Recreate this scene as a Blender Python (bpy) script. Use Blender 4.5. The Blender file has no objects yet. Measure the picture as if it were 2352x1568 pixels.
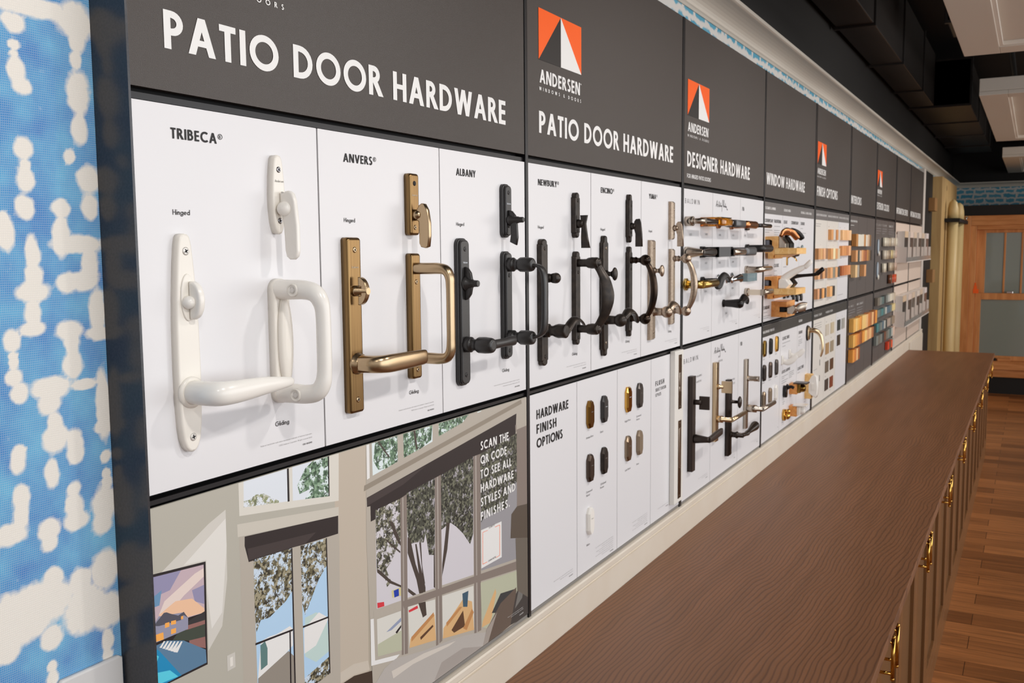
import bpy, bmesh, math, random
from mathutils import Vector, Matrix
random.seed(7)
C = bpy.context.scene.collection
SC = bpy.context.scene
PI = math.pi

# ------------------------------------------------------------------ camera
cam_d = bpy.data.cameras.new('camera')
cam = bpy.data.objects.new('camera', cam_d); C.objects.link(cam)
cam_d.sensor_width = 36.0; cam_d.sensor_fit = 'HORIZONTAL'
cam_d.lens = 2180.0 / 2352.0 * 36.0
cam_d.clip_start = 0.02; cam_d.clip_end = 60
AX = Vector((0.48094027, -0.08870587, 0.87225439))     # world x in (right, down, forward)
AY = Vector((-0.87671033, -0.03880017, 0.47945129))
AZ = Vector((-0.00868652, -0.99530187, -0.09642992))
right = Vector((AX[0], AY[0], AZ[0])); down = Vector((AX[1], AY[1], AZ[1])); fwd = Vector((AX[2], AY[2], AZ[2]))
m = Matrix((right, -down, -fwd)).transposed().to_4x4()
m.translation = Vector((0.0, -0.945, 1.77))
cam.matrix_world = m
cam_d.dof.use_dof = True
cam_d.dof.focus_distance = 1.35
cam_d.dof.aperture_fstop = 16.0
SC.camera = cam

# ------------------------------------------------------------------ light and exposure
SC.view_settings.view_transform = 'Standard'
SC.view_settings.look = 'None'
SC.view_settings.exposure = 0.20
SC.view_settings.gamma = 1.0
SC.view_settings.use_curve_mapping = False
W = bpy.data.worlds.new('world'); SC.world = W; W.use_nodes = True
nt = W.node_tree; bg = nt.nodes['Background']
tc = nt.nodes.new('ShaderNodeTexCoord'); sep = nt.nodes.new('ShaderNodeSeparateXYZ')
rmp = nt.nodes.new('ShaderNodeValToRGB')
nt.links.new(tc.outputs['Generated'], sep.inputs[0])
mr = nt.nodes.new('ShaderNodeMapRange'); mr.inputs[1].default_value = -1; mr.inputs[2].default_value = 1
nt.links.new(sep.outputs['Z'], mr.inputs[0]); nt.links.new(mr.outputs[0], rmp.inputs[0])
e = rmp.color_ramp.elements
e[0].position = 0.0; e[0].color = (0.20, 0.15, 0.11, 1)
e[1].position = 1.0; e[1].color = (0.10, 0.09, 0.085, 1)
for p, c in ((0.46, (0.42, 0.37, 0.33, 1)), (0.53, (0.95, 0.95, 0.97, 1)), (0.62, (0.85, 0.84, 0.84, 1)), (0.72, (0.22, 0.20, 0.18, 1))):
    k = e.new(p); k.color = c
nt.links.new(rmp.outputs[0], bg.inputs[0]); bg.inputs[1].default_value = 0.75

def area(name, loc, target, sx, sy, power, col):
    d = bpy.data.lights.new(name, 'AREA'); d.shape = 'RECTANGLE'; d.size = sx; d.size_y = sy
    d.energy = power; d.color = col
    o = bpy.data.objects.new(name, d); C.objects.link(o); o.location = loc
    o.rotation_euler = (Vector(target) - Vector(loc)).to_track_quat('-Z', 'Y').to_euler()
    return o
def spot(name, loc, target, power, col, ang=75, rad=0.06, blend=0.9):
    d = bpy.data.lights.new(name, 'SPOT'); d.energy = power; d.color = col
    d.spot_size = math.radians(ang); d.spot_blend = blend; d.shadow_soft_size = rad
    o = bpy.data.objects.new(name, d); C.objects.link(o); o.location = loc
    o.rotation_euler = (Vector(target) - Vector(loc)).to_track_quat('-Z', 'Y').to_euler()
    return o
# soft fill lights added across the room; no window is built there
area('room_fill', (2.5, -4.6, 1.9), (2.5, 0, 1.6), 7.0, 2.2, 95, (0.90, 0.95, 1.0))
area('room_fill', (8.5, -4.6, 1.9), (8.5, 0, 1.5), 5.0, 2.2, 72, (1.0, 0.94, 0.88))
# row of ceiling downlights in front of the display
for i, x in enumerate((-0.2, 0.75, 1.9, 3.0, 4.1, 5.3, 6.5, 7.7, 8.9, 10.2, 11.6)):
    spot('ceiling_downlight', (x, -1.35, 2.66), (x, -0.05, 1.5), 28, (1.0, 0.955, 0.91), 100, 0.05)

# ------------------------------------------------------------------ materials
def lin(c):
    return tuple(((v / 255.0) / 12.92 if v / 255.0 <= 0.04045 else ((v / 255.0 + 0.055) / 1.055) ** 2.4) for v in c)
MATS = {}
def mat(name, rgb, rough=0.5, metal=0.0, spec=0.5, coat=0.0, emit=None, trans=0.0, ior=1.45):
    if name in MATS: return MATS[name]
    mm = bpy.data.materials.new(name); mm.use_nodes = True
    b = mm.node_tree.nodes['Principled BSDF']
    b.inputs['Base Color'].default_value = (*lin(rgb), 1)
    b.inputs['Roughness'].default_value = rough
    b.inputs['Metallic'].default_value = metal
    b.inputs['Specular IOR Level'].default_value = spec
    b.inputs['Coat Weight'].default_value = coat
    b.inputs['Transmission Weight'].default_value = trans
    b.inputs['IOR'].default_value = ior
    MATS[name] = mm
    return mm
def nodes(mm):
    return mm.node_tree.nodes, mm.node_tree.links, mm.node_tree.nodes['Principled BSDF']
def noise_mat(name, c1, c2, scale=(1, 1, 1), nscale=5.0, detail=4.0, rough=0.5, metal=0.0, bump=0.0, lo=0.35, hi=0.65, spec=0.5, dist=0.0):
    if name in MATS: return MATS[name]
    mm = mat(name, c1, rough, metal, spec); n, l, b = nodes(mm)
    t = n.new('ShaderNodeTexCoord'); mp = n.new('ShaderNodeMapping'); mp.inputs['Scale'].default_value = scale
    nz = n.new('ShaderNodeTexNoise'); nz.inputs['Scale'].default_value = nscale; nz.inputs['Detail'].default_value = detail
    nz.inputs['Distortion'].default_value = dist
    cr = n.new('ShaderNodeValToRGB'); cr.color_ramp.elements[0].position = lo; cr.color_ramp.elements[1].position = hi
    cr.color_ramp.elements[0].color = (*lin(c1), 1); cr.color_ramp.elements[1].color = (*lin(c2), 1)
    l.new(t.outputs['Object'], mp.inputs[0]); l.new(mp.outputs[0], nz.inputs['Vector']); l.new(nz.outputs['Fac'], cr.inputs[0])
    l.new(cr.outputs[0], b.inputs['Base Color'])
    if bump:
        bp = n.new('ShaderNodeBump'); bp.inputs['Strength'].default_value = bump; bp.inputs['Distance'].default_value = 0.002
        l.new(nz.outputs['Fac'], bp.inputs['Height']); l.new(bp.outputs[0], b.inputs['Normal'])
    return mm
def wood_mat(name, c1, c2, axis='X', ring=30.0, rough=0.45, stretch=0.06):
    if name in MATS: return MATS[name]
    mm = mat(name, c1, rough); n, l, b = nodes(mm)
    t = n.new('ShaderNodeTexCoord'); mp = n.new('ShaderNodeMapping')
    s = [1.0, 1.0, 1.0]; s['XYZ'.index(axis)] = stretch
    mp.inputs['Scale'].default_value = s
    nz = n.new('ShaderNodeTexNoise'); nz.inputs['Scale'].default_value = ring; nz.inputs['Detail'].default_value = 6; nz.inputs['Distortion'].default_value = 0.6
    cr = n.new('ShaderNodeValToRGB'); cr.color_ramp.elements[0].position = 0.36; cr.color_ramp.elements[1].position = 0.64
    cr.color_ramp.elements[0].color = (*lin(c1), 1); cr.color_ramp.elements[1].color = (*lin(c2), 1)
    l.new(t.outputs['Object'], mp.inputs[0]); l.new(mp.outputs[0], nz.inputs['Vector']); l.new(nz.outputs['Fac'], cr.inputs[0]); l.new(cr.outputs[0], b.inputs['Base Color'])
    return mm

M_white = mat('white_panel', (228, 227, 229), 0.32)
M_frame = mat('black_anodised', (22, 20, 22), 0.35)
M_text_b = mat('black_print', (18, 14, 15), 0.5)
M_text_w = mat('white_print', (236, 235, 233), 0.4)
M_text_g = mat('grey_print', (150, 148, 148), 0.5)
M_orange = mat('orange_print', (250, 96, 10), 0.4)
M_cream = noise_mat('cream_paint', (224, 214, 199), (220, 208, 191), nscale=6, rough=0.38)
M_header = noise_mat('charcoal_satin', (50, 42, 37), (64, 54, 47), nscale=900, detail=2, rough=0.44, spec=0.75, bump=0.25)
M_strip = noise_mat('dark_gloss_strip', (50, 50, 54), (58, 58, 62), nscale=300, detail=2, rough=0.24, spec=0.6)
M_grey_head = mat('grey_band_print', (112, 108, 106), 0.4)
M_dark_head = mat('dark_band_print', (58, 54, 49), 0.45)
M_dpanel = mat('dark_grey_panel', (92, 85, 82), 0.4)
M_ivory = mat('ivory_enamel', (238, 233, 224), 0.24)
M_ivory2 = mat('ivory_enamel_pale', (242, 238, 231), 0.24)
M_brass = noise_mat('antique_brass', (124, 98, 64), (142, 114, 76), scale=(600, 600, 6), nscale=1, rough=0.30, metal=1.0, lo=0.3, hi=0.7)
M_brass_l = mat('brushed_brass', (184, 160, 128), 0.27, 1.0)
M_brass_b = mat('bright_brass', (214, 164, 82), 0.10, 1.0)
M_black = noise_mat('black_enamel', (40, 38, 38), (48, 46, 46), nscale=500, rough=0.36, spec=0.6)
M_bronze = noise_mat('oil_rubbed_bronze', (46, 42, 40), (66, 58, 52), nscale=60, rough=0.36, metal=0.6)
M_nickel_d = noise_mat('distressed_nickel', (158, 140, 122), (176, 158, 140), nscale=200, rough=0.34, metal=1.0)
M_nickel = mat('satin_nickel', (190, 178, 164), 0.26, 1.0)
M_chrome = mat('polished_chrome', (226, 226, 228), 0.06, 1.0)
M_screw = mat('screw_steel', (150, 148, 150), 0.25, 1.0)
M_slot = mat('screw_recess', (30, 30, 32), 0.6)
M_dark = mat('dark_void', (12, 11, 12), 0.7)
M_copper = mat('copper_bronze', (190, 128, 84), 0.24, 1.0)
M_steel_b = mat('dark_steel', (92, 86, 82), 0.3, 1.0)

# ------------------------------------------------------------------ mesh building
class MB:
    """collects pieces, then links them as ONE mesh object; local frame is (along wall, out of wall, up)"""
    def __init__(s): s.bm = bmesh.new()
    def v(s, p): return s.bm.verts.new((p[0], -p[1], p[2]))
    def face(s, vs, mi=0, smooth=False):
        try: f = s.bm.faces.new(vs)
        except ValueError: return
        f.material_index = mi; f.smooth = smooth
        return f
    def poly(s, pts, mi=0): return s.face([s.v(p) for p in pts], mi)
    def box(s, a, b, mi=0):
        x0, y0, z0 = a; x1, y1, z1 = b
        V = [s.v((x, y, z)) for x in (x0, x1) for y in (y0, y1) for z in (z0, z1)]
        for q in ((0, 1, 3, 2), (4, 6, 7, 5), (0, 4, 5, 1), (2, 3, 7, 6), (0, 2, 6, 4), (1, 5, 7, 3)): s.face([V[i] for i in q], mi)
        return s
    def rings(s, rings, mi=0, smooth=True, cap0=True, cap1=True, closed=True):
        R = [[s.v(p) for p in r] for r in rings]
        n = len(R[0])
        for a, b in zip(R, R[1:]):
            for i in range(n if closed else n - 1):
                j = (i + 1) % n
                s.face([a[i], a[j], b[j], b[i]], mi, smooth)
        if cap0: s.face(list(reversed(R[0])), mi)
        if cap1: s.face(R[-1], mi)
        return s
    def plate(s, out, o0, o1, bev=0.003, mi=0, steps=3, smooth=True, fin=False, both=False):
        """outline in (x, z), from o0 to o1 out of the wall, the front edge rounded over"""
        cx = sum(p[0] for p in out) / len(out); cz = sum(p[1] for p in out) / len(out)
        n = len(out); area2 = sum(out[i][0] * out[(i + 1) % n][1] - out[(i + 1) % n][0] * out[i][1] for i in range(n))
        sg = 1 if area2 > 0 else -1
        nor = []
        for i in range(n):
            p, q, r = out[i - 1], out[i], out[(i + 1) % n]
            d1 = Vector((q[0] - p[0], q[1] - p[1])); d2 = Vector((r[0] - q[0], r[1] - q[1]))
            d1.normalize(); d2.normalize()
            n1 = Vector((d1[1], -d1[0])) * sg; n2 = Vector((d2[1], -d2[0])) * sg
            k = n1 + n2; k = k / max(0.35, k.dot(n1)) if k.length > 1e-6 else n1
            nor.append(k)
        def inset(d, o):
            q = [(out[i][0] - nor[i][0] * d, o, out[i][1] - nor[i][1] * d) for i in range(n)]
            return [(p[1], p[0], p[2]) for p in q] if fin else q      # fin: outline in (out, up), thickness along the wall
        R = []
        if both:
            for k in range(steps + 1):
                a = PI / 2 * k / steps
                R.append(inset(bev * (1 - math.sin(a)), o0 + bev - bev * math.cos(a)))
        else: R.append(inset(0, o0))
        for k in range(steps + 1):
            a = PI / 2 * k / steps
            R.append(inset(bev * (1 - math.cos(a)), o1 - bev + bev * math.sin(a)))
        s.rings(R, mi, smooth, True, True)
        return s
    def tube(s, pts, rad, n=16, mi=0, ref=(0, 0, 1), cap=True, power=2.0):
        """sweep; rad is r or (r_side, r_ref) or a list of them; ref fixes the second axis"""
        P = [Vector(p) for p in pts]; m_ = len(P)
        rr = rad if isinstance(rad, list) else [rad] * m_
        rr = [(r, r) if not isinstance(r, (tuple, list)) else r for r in rr]
        R = []
        for i in range(m_):
            t = (P[min(i + 1, m_ - 1)] - P[max(i - 1, 0)]).normalized()
            u = Vector(ref) - t * Vector(ref).dot(t)
            if u.length < 1e-4:
                u = Vector((1, 0, 0)) - t * t[0]
                if u.length < 1e-4: u = Vector((0, 1, 0))
            u.normalize(); w = t.cross(u).normalized()
            ring = []
            for k in range(n):
                a = 2 * PI * k / n; c, q = math.cos(a), math.sin(a)
                c = math.copysign(abs(c) ** (2 / power), c); q = math.copysign(abs(q) ** (2 / power), q)
                ring.append(tuple(P[i] + w * (c * rr[i][0]) + u * (q * rr[i][1])))
            R.append(ring)
        s.rings(R, mi, True, cap, cap)
        return s
    def lathe(s, base, axis, prof, n=20, mi=0):
        """prof is a list of (distance along axis, radius)"""
        b = Vector(base); a = Vector(axis).normalized()
        u = a.orthogonal().normalized(); w = a.cross(u)
        R = []
        for d, r in prof:
            R.append([tuple(b + a * d + u * (r * math.cos(2 * PI * k / n)) + w * (r * math.sin(2 * PI * k / n))) for k in range(n)])
        s.rings(R, mi, True, True, True)
        return s
    def ball(s, c, r, n=16, mi=0):
        if not isinstance(r, (tuple, list)): r = (r, r, r)
        R = []
        for i in range(1, n // 2 + 1):
            t = PI * (i - 0.5) / (n // 2)
            R.append([(c[0] + r[0] * math.sin(t) * math.cos(2 * PI * k / n), c[1] + r[1] * math.sin(t) * math.sin(2 * PI * k / n), c[2] + r[2] * math.cos(t)) for k in range(n)])
        s.rings(R, mi, True, True, True)
        return s
    def build(s, name, mats, parent=None, loc=None, bevel=0.0, org=None):
        if org is not None: bmesh.ops.translate(s.bm, verts=s.bm.verts[:], vec=(-org[0], -org[1], -org[2]))
        if not isinstance(mats, (list, tuple)): mats = [mats]
        bmesh.ops.recalc_face_normals(s.bm, faces=s.bm.faces[:])
        if bevel:
            ed = [e_ for e_ in s.bm.edges if len(e_.link_faces) == 2 and e_.calc_face_angle(0) > 0.6]
            bmesh.ops.bevel(s.bm, geom=ed, offset=bevel, segments=2, affect='EDGES', profile=0.6)
        me = bpy.data.meshes.new(name); s.bm.to_mesh(me); s.bm.free()
        for q in mats: me.materials.append(q)
        o = bpy.data.objects.new(name, me); C.objects.link(o)
        if parent is not None: o.parent = parent
        if loc is not None: o.location = loc
        elif org is not None and parent is None: o.location = org
        return o

def tag(o, label, cat, group=None):
    o['label'] = label; o['category'] = cat
    if group: o['group'] = group
    return o
def struct(o):
    o['kind'] = 'structure'; return o
def thing(name, label, cat, loc, group=None):
    o = bpy.data.objects.new(name, None); C.objects.link(o); o.location = loc; o.empty_display_size = 0.02
    return tag(o, label, cat, group)
def shift(bm_pts, dx, dz): return [(x + dx, z + dz) for x, z in bm_pts]
def rrect(w, h, r, n=5):
    pts = []
    for cx, cz, a0 in ((w / 2 - r, h / 2 - r, 0), (-w / 2 + r, h / 2 - r, 90), (-w / 2 + r, -h / 2 + r, 180), (w / 2 - r, -h / 2 + r, 270)):
        for k in range(n + 1):
            a = math.radians(a0 + 90 * k / n); pts.append((cx + r * math.cos(a), cz + r * math.sin(a)))
    return pts

# ------------------------------------------------------------------ lettering: a geometric sans drawn from bars, rings and slants
def arc_poly(cx, cy, ro_x, ro_y, w, a0, a1, n=20):
    out = []; inn = []
    for k in range(n + 1):
        a = math.radians(a0 + (a1 - a0) * k / n)
        out.append((cx + ro_x * math.cos(a), cy + ro_y * math.sin(a)))
        inn.append((cx + (ro_x - w) * math.cos(a), cy + (ro_y - w) * math.sin(a)))
    return [[out[k], out[k + 1], inn[k + 1], inn[k]] for k in range(n)]
def rect(x0, y0, x1, y1): return [[(x0, y0), (x1, y0), (x1, y1), (x0, y1)]]
def slant(x0, y0, x1, y1, h): return [[(x0 - h / 2, y0), (x0 + h / 2, y0), (x1 + h / 2, y1), (x1 - h / 2, y1)]]
def bowl(x0, y0, y1, xr, w, n=14):
    ry = (y1 - y0) / 2; rx = min(ry * 1.0, xr - x0)
    return rect(x0, y0, xr - rx, y0 + w * .92) + rect(x0, y1 - w * .92, xr - rx, y1) + arc_poly(xr - rx, (y0 + y1) / 2, rx, ry, w * .95, -90, 90, n)
def glyph(c, w, q=1.0):
    """polygons and advance of one glyph, cap height 1, stroke w; q scales curve resolution"""
    N = max(6, int(24 * q)); h = w * 1.1; X = 0.62
    if c == 'A': return slant(h / 2, 0, .42, 1, h) + slant(.84 - h / 2, 0, .42, 1, h) + rect(.2, .24, .64, .24 + w * .85), .84
    if c == 'B': return rect(0, 0, w, 1) + bowl(0, .46, 1, .54, w, N // 2) + bowl(0, 0, .46 + w * .9, .6, w, N // 2), .62
    if c == 'C': return arc_poly(.5, .5, .5, .515, w, 48, 312, N), .84
    if c == 'D': return rect(0, 0, w, 1) + bowl(0, 0, 1, .76, w, N // 2), .78
    if c == 'E': return rect(0, 0, w, 1) + rect(w, 0, .5, w * .9) + rect(w, .43, .48, .43 + w * .9) + rect(w, 1 - w * .9, .5, 1), .52
    if c == 'F': return rect(0, 0, w, 1) + rect(w, .4, .47, .4 + w * .9) + rect(w, 1 - w * .9, .49, 1), .5
    if c == 'G': return arc_poly(.52, .5, .52, .515, w, 42, 360, N) + rect(.52, .5 - w * .45, 1.04, .5 + w * .45), 1.05
    if c == 'H': return rect(0, 0, w, 1) + rect(.7 - w, 0, .7, 1) + rect(w, .5 - w * .42, .7 - w, .5 + w * .42), .7
    if c == 'I': return rect(0, 0, w, 1), w
    if c == 'J': return rect(.3 - w, .2, .3, 1) + arc_poly(.1, .2, .2, .22, w, -110, 0, N // 2), .3
    if c == 'K': return rect(0, 0, w, 1) + slant(.62, 0, w + .08, .55, h * 1.2) + slant(w + .06, .45, .58, 1, h * 1.2), .68
    if c == 'L': return rect(0, 0, w, 1) + rect(w, 0, .46, w * .9), .47
    if c == 'M': return slant(h / 2, 0, .2, 1, h) + slant(.98 - h / 2, 0, .78, 1, h) + slant(.49, 0, .2, 1, h) + slant(.49, 0, .78, 1, h), .98
    if c == 'N': return rect(0, 0, w, 1) + rect(.78 - w, 0, .78, 1) + slant(.78 - w * .7, 0, w * .7, 1, h * 1.15), .78
    if c == 'O': return arc_poly(.52, .5, .52, .52, w, 0, 360, int(N * 1.5)), 1.04
    if c == 'P': return rect(0, 0, w, 1) + bowl(0, .36, 1, .56, w, N // 2), .57
    if c == 'Q': return arc_poly(.52, .5, .52, .52, w, 0, 360, int(N * 1.5)) + slant(.98, -.04, .6, .36, h * 1.2), 1.04
    if c == 'R': return rect(0, 0, w, 1) + bowl(0, .42, 1, .54, w, N // 2) + slant(.58, 0, .3, .48, h * 1.15), .65
    if c == 'S': return arc_poly(.29, .74, .26, .275, w, 30, 270, N) + arc_poly(.27, .27, .28, .285, w, -150, 90, N), .56
    if c == 'T': return rect(.27 - w / 2, 0, .27 + w / 2, 1) + rect(0, 1 - w * .9, .54, 1), .54
    if c == 'U': return rect(0, .3, w, 1) + rect(.66 - w, .3, .66, 1) + arc_poly(.33, .3, .33, .315, w, 180, 360, N), .66
    if c == 'V': return slant(.4, 0, h / 2, 1, h) + slant(.4, 0, .8 - h / 2, 1, h), .8
    if c == 'W': return slant(.32, 0, h / 2, 1, h) + slant(.32, 0, .58, 1, h) + slant(.84, 0, .58, 1, h) + slant(.84, 0, 1.16 - h / 2, 1, h), 1.16
    if c == 'X': return slant(h / 2, 0, .68 - h / 2, 1, h) + slant(.68 - h / 2, 0, h / 2, 1, h), .68
    if c == 'Y': return rect(.36 - w / 2, 0, .36 + w / 2, .45) + slant(.36, .42, h / 2, 1, h) + slant(.36, .42, .72 - h / 2, 1, h), .72
    if c == 'Z': return rect(0, 0, .6, w * .9) + rect(0, 1 - w * .9, .6, 1) + slant(h * .6, 0, .6 - h * .6, 1, h * 1.2), .6
    if c == '&': return arc_poly(.32, .77, .2, .23, w, 0, 360, N) + arc_poly(.3, .27, .29, .285, w, 60, 330, N) + slant(.68, 0, .2, .72, h * 1.1), .72
    if c in '0': return arc_poly(.3, .5, .3, .515, w, 0, 360, N), .6
    if c == '1': return rect(.12, 0, .12 + w, 1) + slant(.02, .78, .14, .98, w), .12 + w
    if c == '2': return arc_poly(.28, .72, .27, .29, w, 0, 170, N) + slant(.09, .04, .47, .68, h * 1.2) + rect(0, 0, .55, w * .9), .56
    if c == '3': return arc_poly(.26, .74, .24, .27, w, -90, 150, N) + arc_poly(.26, .28, .28, .29, w, -150, 90, N), .55
    if c == '4': return rect(.4, 0, .4 + w, 1) + rect(0, .22, .62, .22 + w * .85) + slant(.06, .25, .44, 1, w), .62
    if c == '5': return arc_poly(.26, .32, .28, .33, w, -140, 120, N) + rect(.08, 1 - w * .9, .5, 1) + slant(.1, .45, .14, 1, w), .55
    if c == '6': return arc_poly(.29, .31, .29, .32, w, 0, 360, N) + slant(.1, .38, .38, 1, w), .58
    if c == '8': return arc_poly(.28, .75, .22, .26, w, 0, 360, N) + arc_poly(.28, .27, .28, .285, w, 0, 360, N), .56
    if c == '9': return arc_poly(.29, .69, .29, .32, w, 0, 360, N) + slant(.2, 0, .48, .6, w), .58
    if c == '7': return rect(0, 1 - w * .9, .54, 1) + slant(.16, 0, .46, 1, w), .54
    if c == '.': return rect(0, 0, w, w), w
    if c == ',': return rect(0, -.12, w * .8, w), w
    if c == '-': return rect(0, .34, .3, .34 + w * .8), .3
    if c == '/': return slant(.05, 0, .36, 1, w), .4
    if c == '"': return rect(0, .7, w * .7, 1) + rect(w * 1.2, .7, w * 1.9, 1), w * 2
    if c == '#': return rect(.1, 0, .1 + w * .6, 1) + rect(.36, 0, .36 + w * .6, 1) + rect(0, .3, .55, .3 + w * .6) + rect(0, .64, .55, .64 + w * .6), .55
    if c == '\u00ae': # circled r, raised
        return ([[(x * .52, y * .52 + .46) for x, y in p] for p in arc_poly(.52, .5, .52, .52, .1, 0, 360, N)]
                + [[(x * .26 + .16, y * .3 + .57) for x, y in p] for p in glyph('R', .2)[0]]), .54
    if c == '\u00a9':
        return (arc_poly(.5, .5, .5, .5, w * .5, 0, 360, N) + arc_poly(.5, .5, .25, .25, w * .6, 50, 310, N)), 1.0
    # lower case, bowls on the x-height
    r = X / 2
    if c == 'a' : return arc_poly(r, r, r, r, w, 0, 360, N) + rect(X - w, 0, X, X), X
    if c == 'b' : return arc_poly(r, r, r, r, w, 0, 360, N) + rect(0, 0, w, 1), X
    if c == 'c' : return arc_poly(r, r, r, r, w, 50, 310, N), X * .85
    if c == 'd' : return arc_poly(r, r, r, r, w, 0, 360, N) + rect(X - w, 0, X, 1), X
    if c == 'e' : return arc_poly(r, r, r, r, w, 0, 318, N) + rect(w * .5, r - w * .4, X - w * .5, r + w * .4), X
    if c == 'f' : return rect(.1, 0, .1 + w, .82) + arc_poly(.3, .82, .2, .18, w, 90, 180, 6) + rect(0, X - w * .8, .34, X), .34
    if c == 'g' : return arc_poly(r, r, r, r, w, 0, 360, N) + rect(X - w, 0, X, X) + arc_poly(r, 0, r, .28, w, 180, 360, N), X
    if c == 'h' : return rect(0, 0, w, 1) + rect(.5 - w, 0, .5, X * .6) + arc_poly(.25, X * .6, .25, X * .4, w, 0, 180, N // 2), .5
    if c == 'i' : return rect(0, 0, w, X) + rect(0, .8, w, .8 + w), w
    if c == 'k' : return rect(0, 0, w, 1) + slant(.45, 0, w + .04, .4, h) + slant(w + .04, .28, .42, X, h), .5
    if c == 'l' : return rect(0, 0, w, 1), w
    if c == 'm' : return rect(0, 0, w, X) + rect(.42 - w, 0, .42, X * .6) + arc_poly(.21, X * .6, .21, X * .4, w, 0, 180, N // 2) + rect(.84 - w, 0, .84, X * .6) + arc_poly(.84 - .21 - w * .4, X * .6, .21 + w * .2, X * .4, w, 0, 180, N // 2), .84
    if c == 'n' : return rect(0, 0, w, X) + rect(.5 - w, 0, .5, X * .6) + arc_poly(.25, X * .6, .25, X * .4, w, 0, 180, N // 2), .5
    if c == 'o' : return arc_poly(r, r, r, r, w, 0, 360, N), X
    if c == 'p' : return arc_poly(r, r, r, r, w, 0, 360, N) + rect(0, -.3, w, X), X
    if c == 'q' : return arc_poly(r, r, r, r, w, 0, 360, N) + rect(X - w, -.3, X, X), X
    if c == 'r' : return rect(0, 0, w, X) + arc_poly(.24, X * .6, .24, X * .4, w, 60, 180, 6), .32
    if c == 's' : return arc_poly(.18, X * .73, .17, X * .27, w, 30, 270, N // 2) + arc_poly(.18, X * .28, .18, X * .28, w, -150, 90, N // 2), .37
    if c == 't' : return rect(.1, 0, .1 + w, .86) + rect(0, X - w * .8, .32, X), .32
    if c == 'u' : return rect(0, .25, w, X) + rect(.5 - w, 0, .5, X) + arc_poly(.25, .25, .25, .255, w, 180, 360, N // 2), .5
    if c == 'v' : return slant(.26, 0, h / 2, X, h) + slant(.26, 0, .52 - h / 2, X, h), .52
    if c == 'w' : return slant(.22, 0, h / 2, X, h) + slant(.22, 0, .4, X, h) + slant(.58, 0, .4, X, h) + slant(.58, 0, .8 - h / 2, X, h), .8
    if c == 'x' : return slant(h / 2, 0, .46 - h / 2, X, h) + slant(.46 - h / 2, 0, h / 2, X, h), .46
    if c == 'y' : return slant(.26, 0, h / 2, X, h) + slant(.14, -.3, .52 - h / 2, X, h), .52
    if c == 'z' : return rect(0, 0, .42, w * .9) + rect(0, X - w * .9, .42, X) + slant(h * .6, 0, .42 - h * .6, X, h), .42
    return [], .3
def text(mb, s, x0, z0, cap, width=None, w=0.14, o=0.0007, mi=0, q=1.0, right=False):
    """letters on the plane o in front of the wall, left edge x0, baseline z0"""
    gl = []; nat = 0
    for ch in s:
        p, a = ([], .3) if ch == ' ' else glyph(ch, w, q)
        gl.append((p, a)); nat += a
    tr = .13 + w * .2; sx = 1.0; n = len(s) - 1
    if width is not None and n > 0:
        need = width / cap
        tr = (need - nat) / n
        t0 = .10 + w * .15; sx = max(.55, min(1.22, need / (nat + t0 * n))); tr = (need / sx - nat) / n
    else:
        need = nat + tr * n
    x = x0 - (need * cap if right else 0)
    many = isinstance(mb, list); wi = 0     # a list of builders takes one word each
    for ch, (p, a) in zip(s, gl):
        if many and ch == ' ': wi += 1
        tgt = mb[wi] if many else mb
        for i_, pl in enumerate(p):      # every stroke a hair prouder than the last, so crossings never share a plane
            tgt.poly([(x + px * cap * sx, o + i_ * 4e-6, z0 + pz * cap) for px, pz in pl], mi)
        x += (a + tr) * cap * sx
    return mb

# ------------------------------------------------------------------ the setting
def sbox(name, a, b, m, bevel=0.0):
    mb = MB(); mb.box((a[0], -a[1], a[2]), (b[0], -b[1], b[2]))
    return struct(mb.build(name, m, bevel=bevel))
# floor of wood planks running away from the display
def floor_mat():
    mm = mat('plank_floor', (150, 96, 56), 0.32); n, l, b = nodes(mm)
    t = n.new('ShaderNodeTexCoord'); mp = n.new('ShaderNodeMapping'); mp.inputs['Rotation'].default_value = (0, 0, PI / 2)
    br = n.new('ShaderNodeTexBrick'); br.inputs['Scale'].default_value = 1.0
    br.inputs['Brick Width'].default_value = 1.5; br.inputs['Row Height'].default_value = 0.15; br.inputs['Mortar Size'].default_value = 0.0015
    br.inputs['Color1'].default_value = (*lin((134, 82, 42)), 1); br.inputs['Color2'].default_value = (*lin((196, 128, 74)), 1); br.inputs['Mortar'].default_value = (*lin((60, 34, 16)), 1)
    mp2 = n.new('ShaderNodeMapping'); mp2.inputs['Scale'].default_value = (14, 0.8, 1)
    nz = n.new('ShaderNodeTexNoise'); nz.inputs['Scale'].default_value = 3; nz.inputs['Detail'].default_value = 6; nz.inputs['Distortion'].default_value = 1.0
    mx = n.new('ShaderNodeMix'); mx.data_type = 'RGBA'; mx.blend_type = 'OVERLAY'; mx.inputs['Factor'].default_value = 0.75
    l.new(t.outputs['Object'], mp.inputs[0]); l.new(mp.outputs[0], br.inputs['Vector']); l.new(t.outputs['Object'], mp2.inputs[0]); l.new(mp2.outputs[0], nz.inputs['Vector'])
    l.new(br.outputs['Color'], mx.inputs['A']); l.new(nz.outputs['Fac'], mx.inputs['B']); l.new(mx.outputs['Result'], b.inputs['Base Color'])
    return mm
sbox('floor', (-2.5, -6, -0.1), (14.4, 0.3, 0.0), floor_mat())
M_ceil = noise_mat('black_ceiling_paint', (14, 12, 11), (18, 16, 15), nscale=2, rough=0.7)
sbox('ceiling', (-2.5, -6, 3.45), (14.4, 0.3, 3.55), M_ceil)

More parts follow.
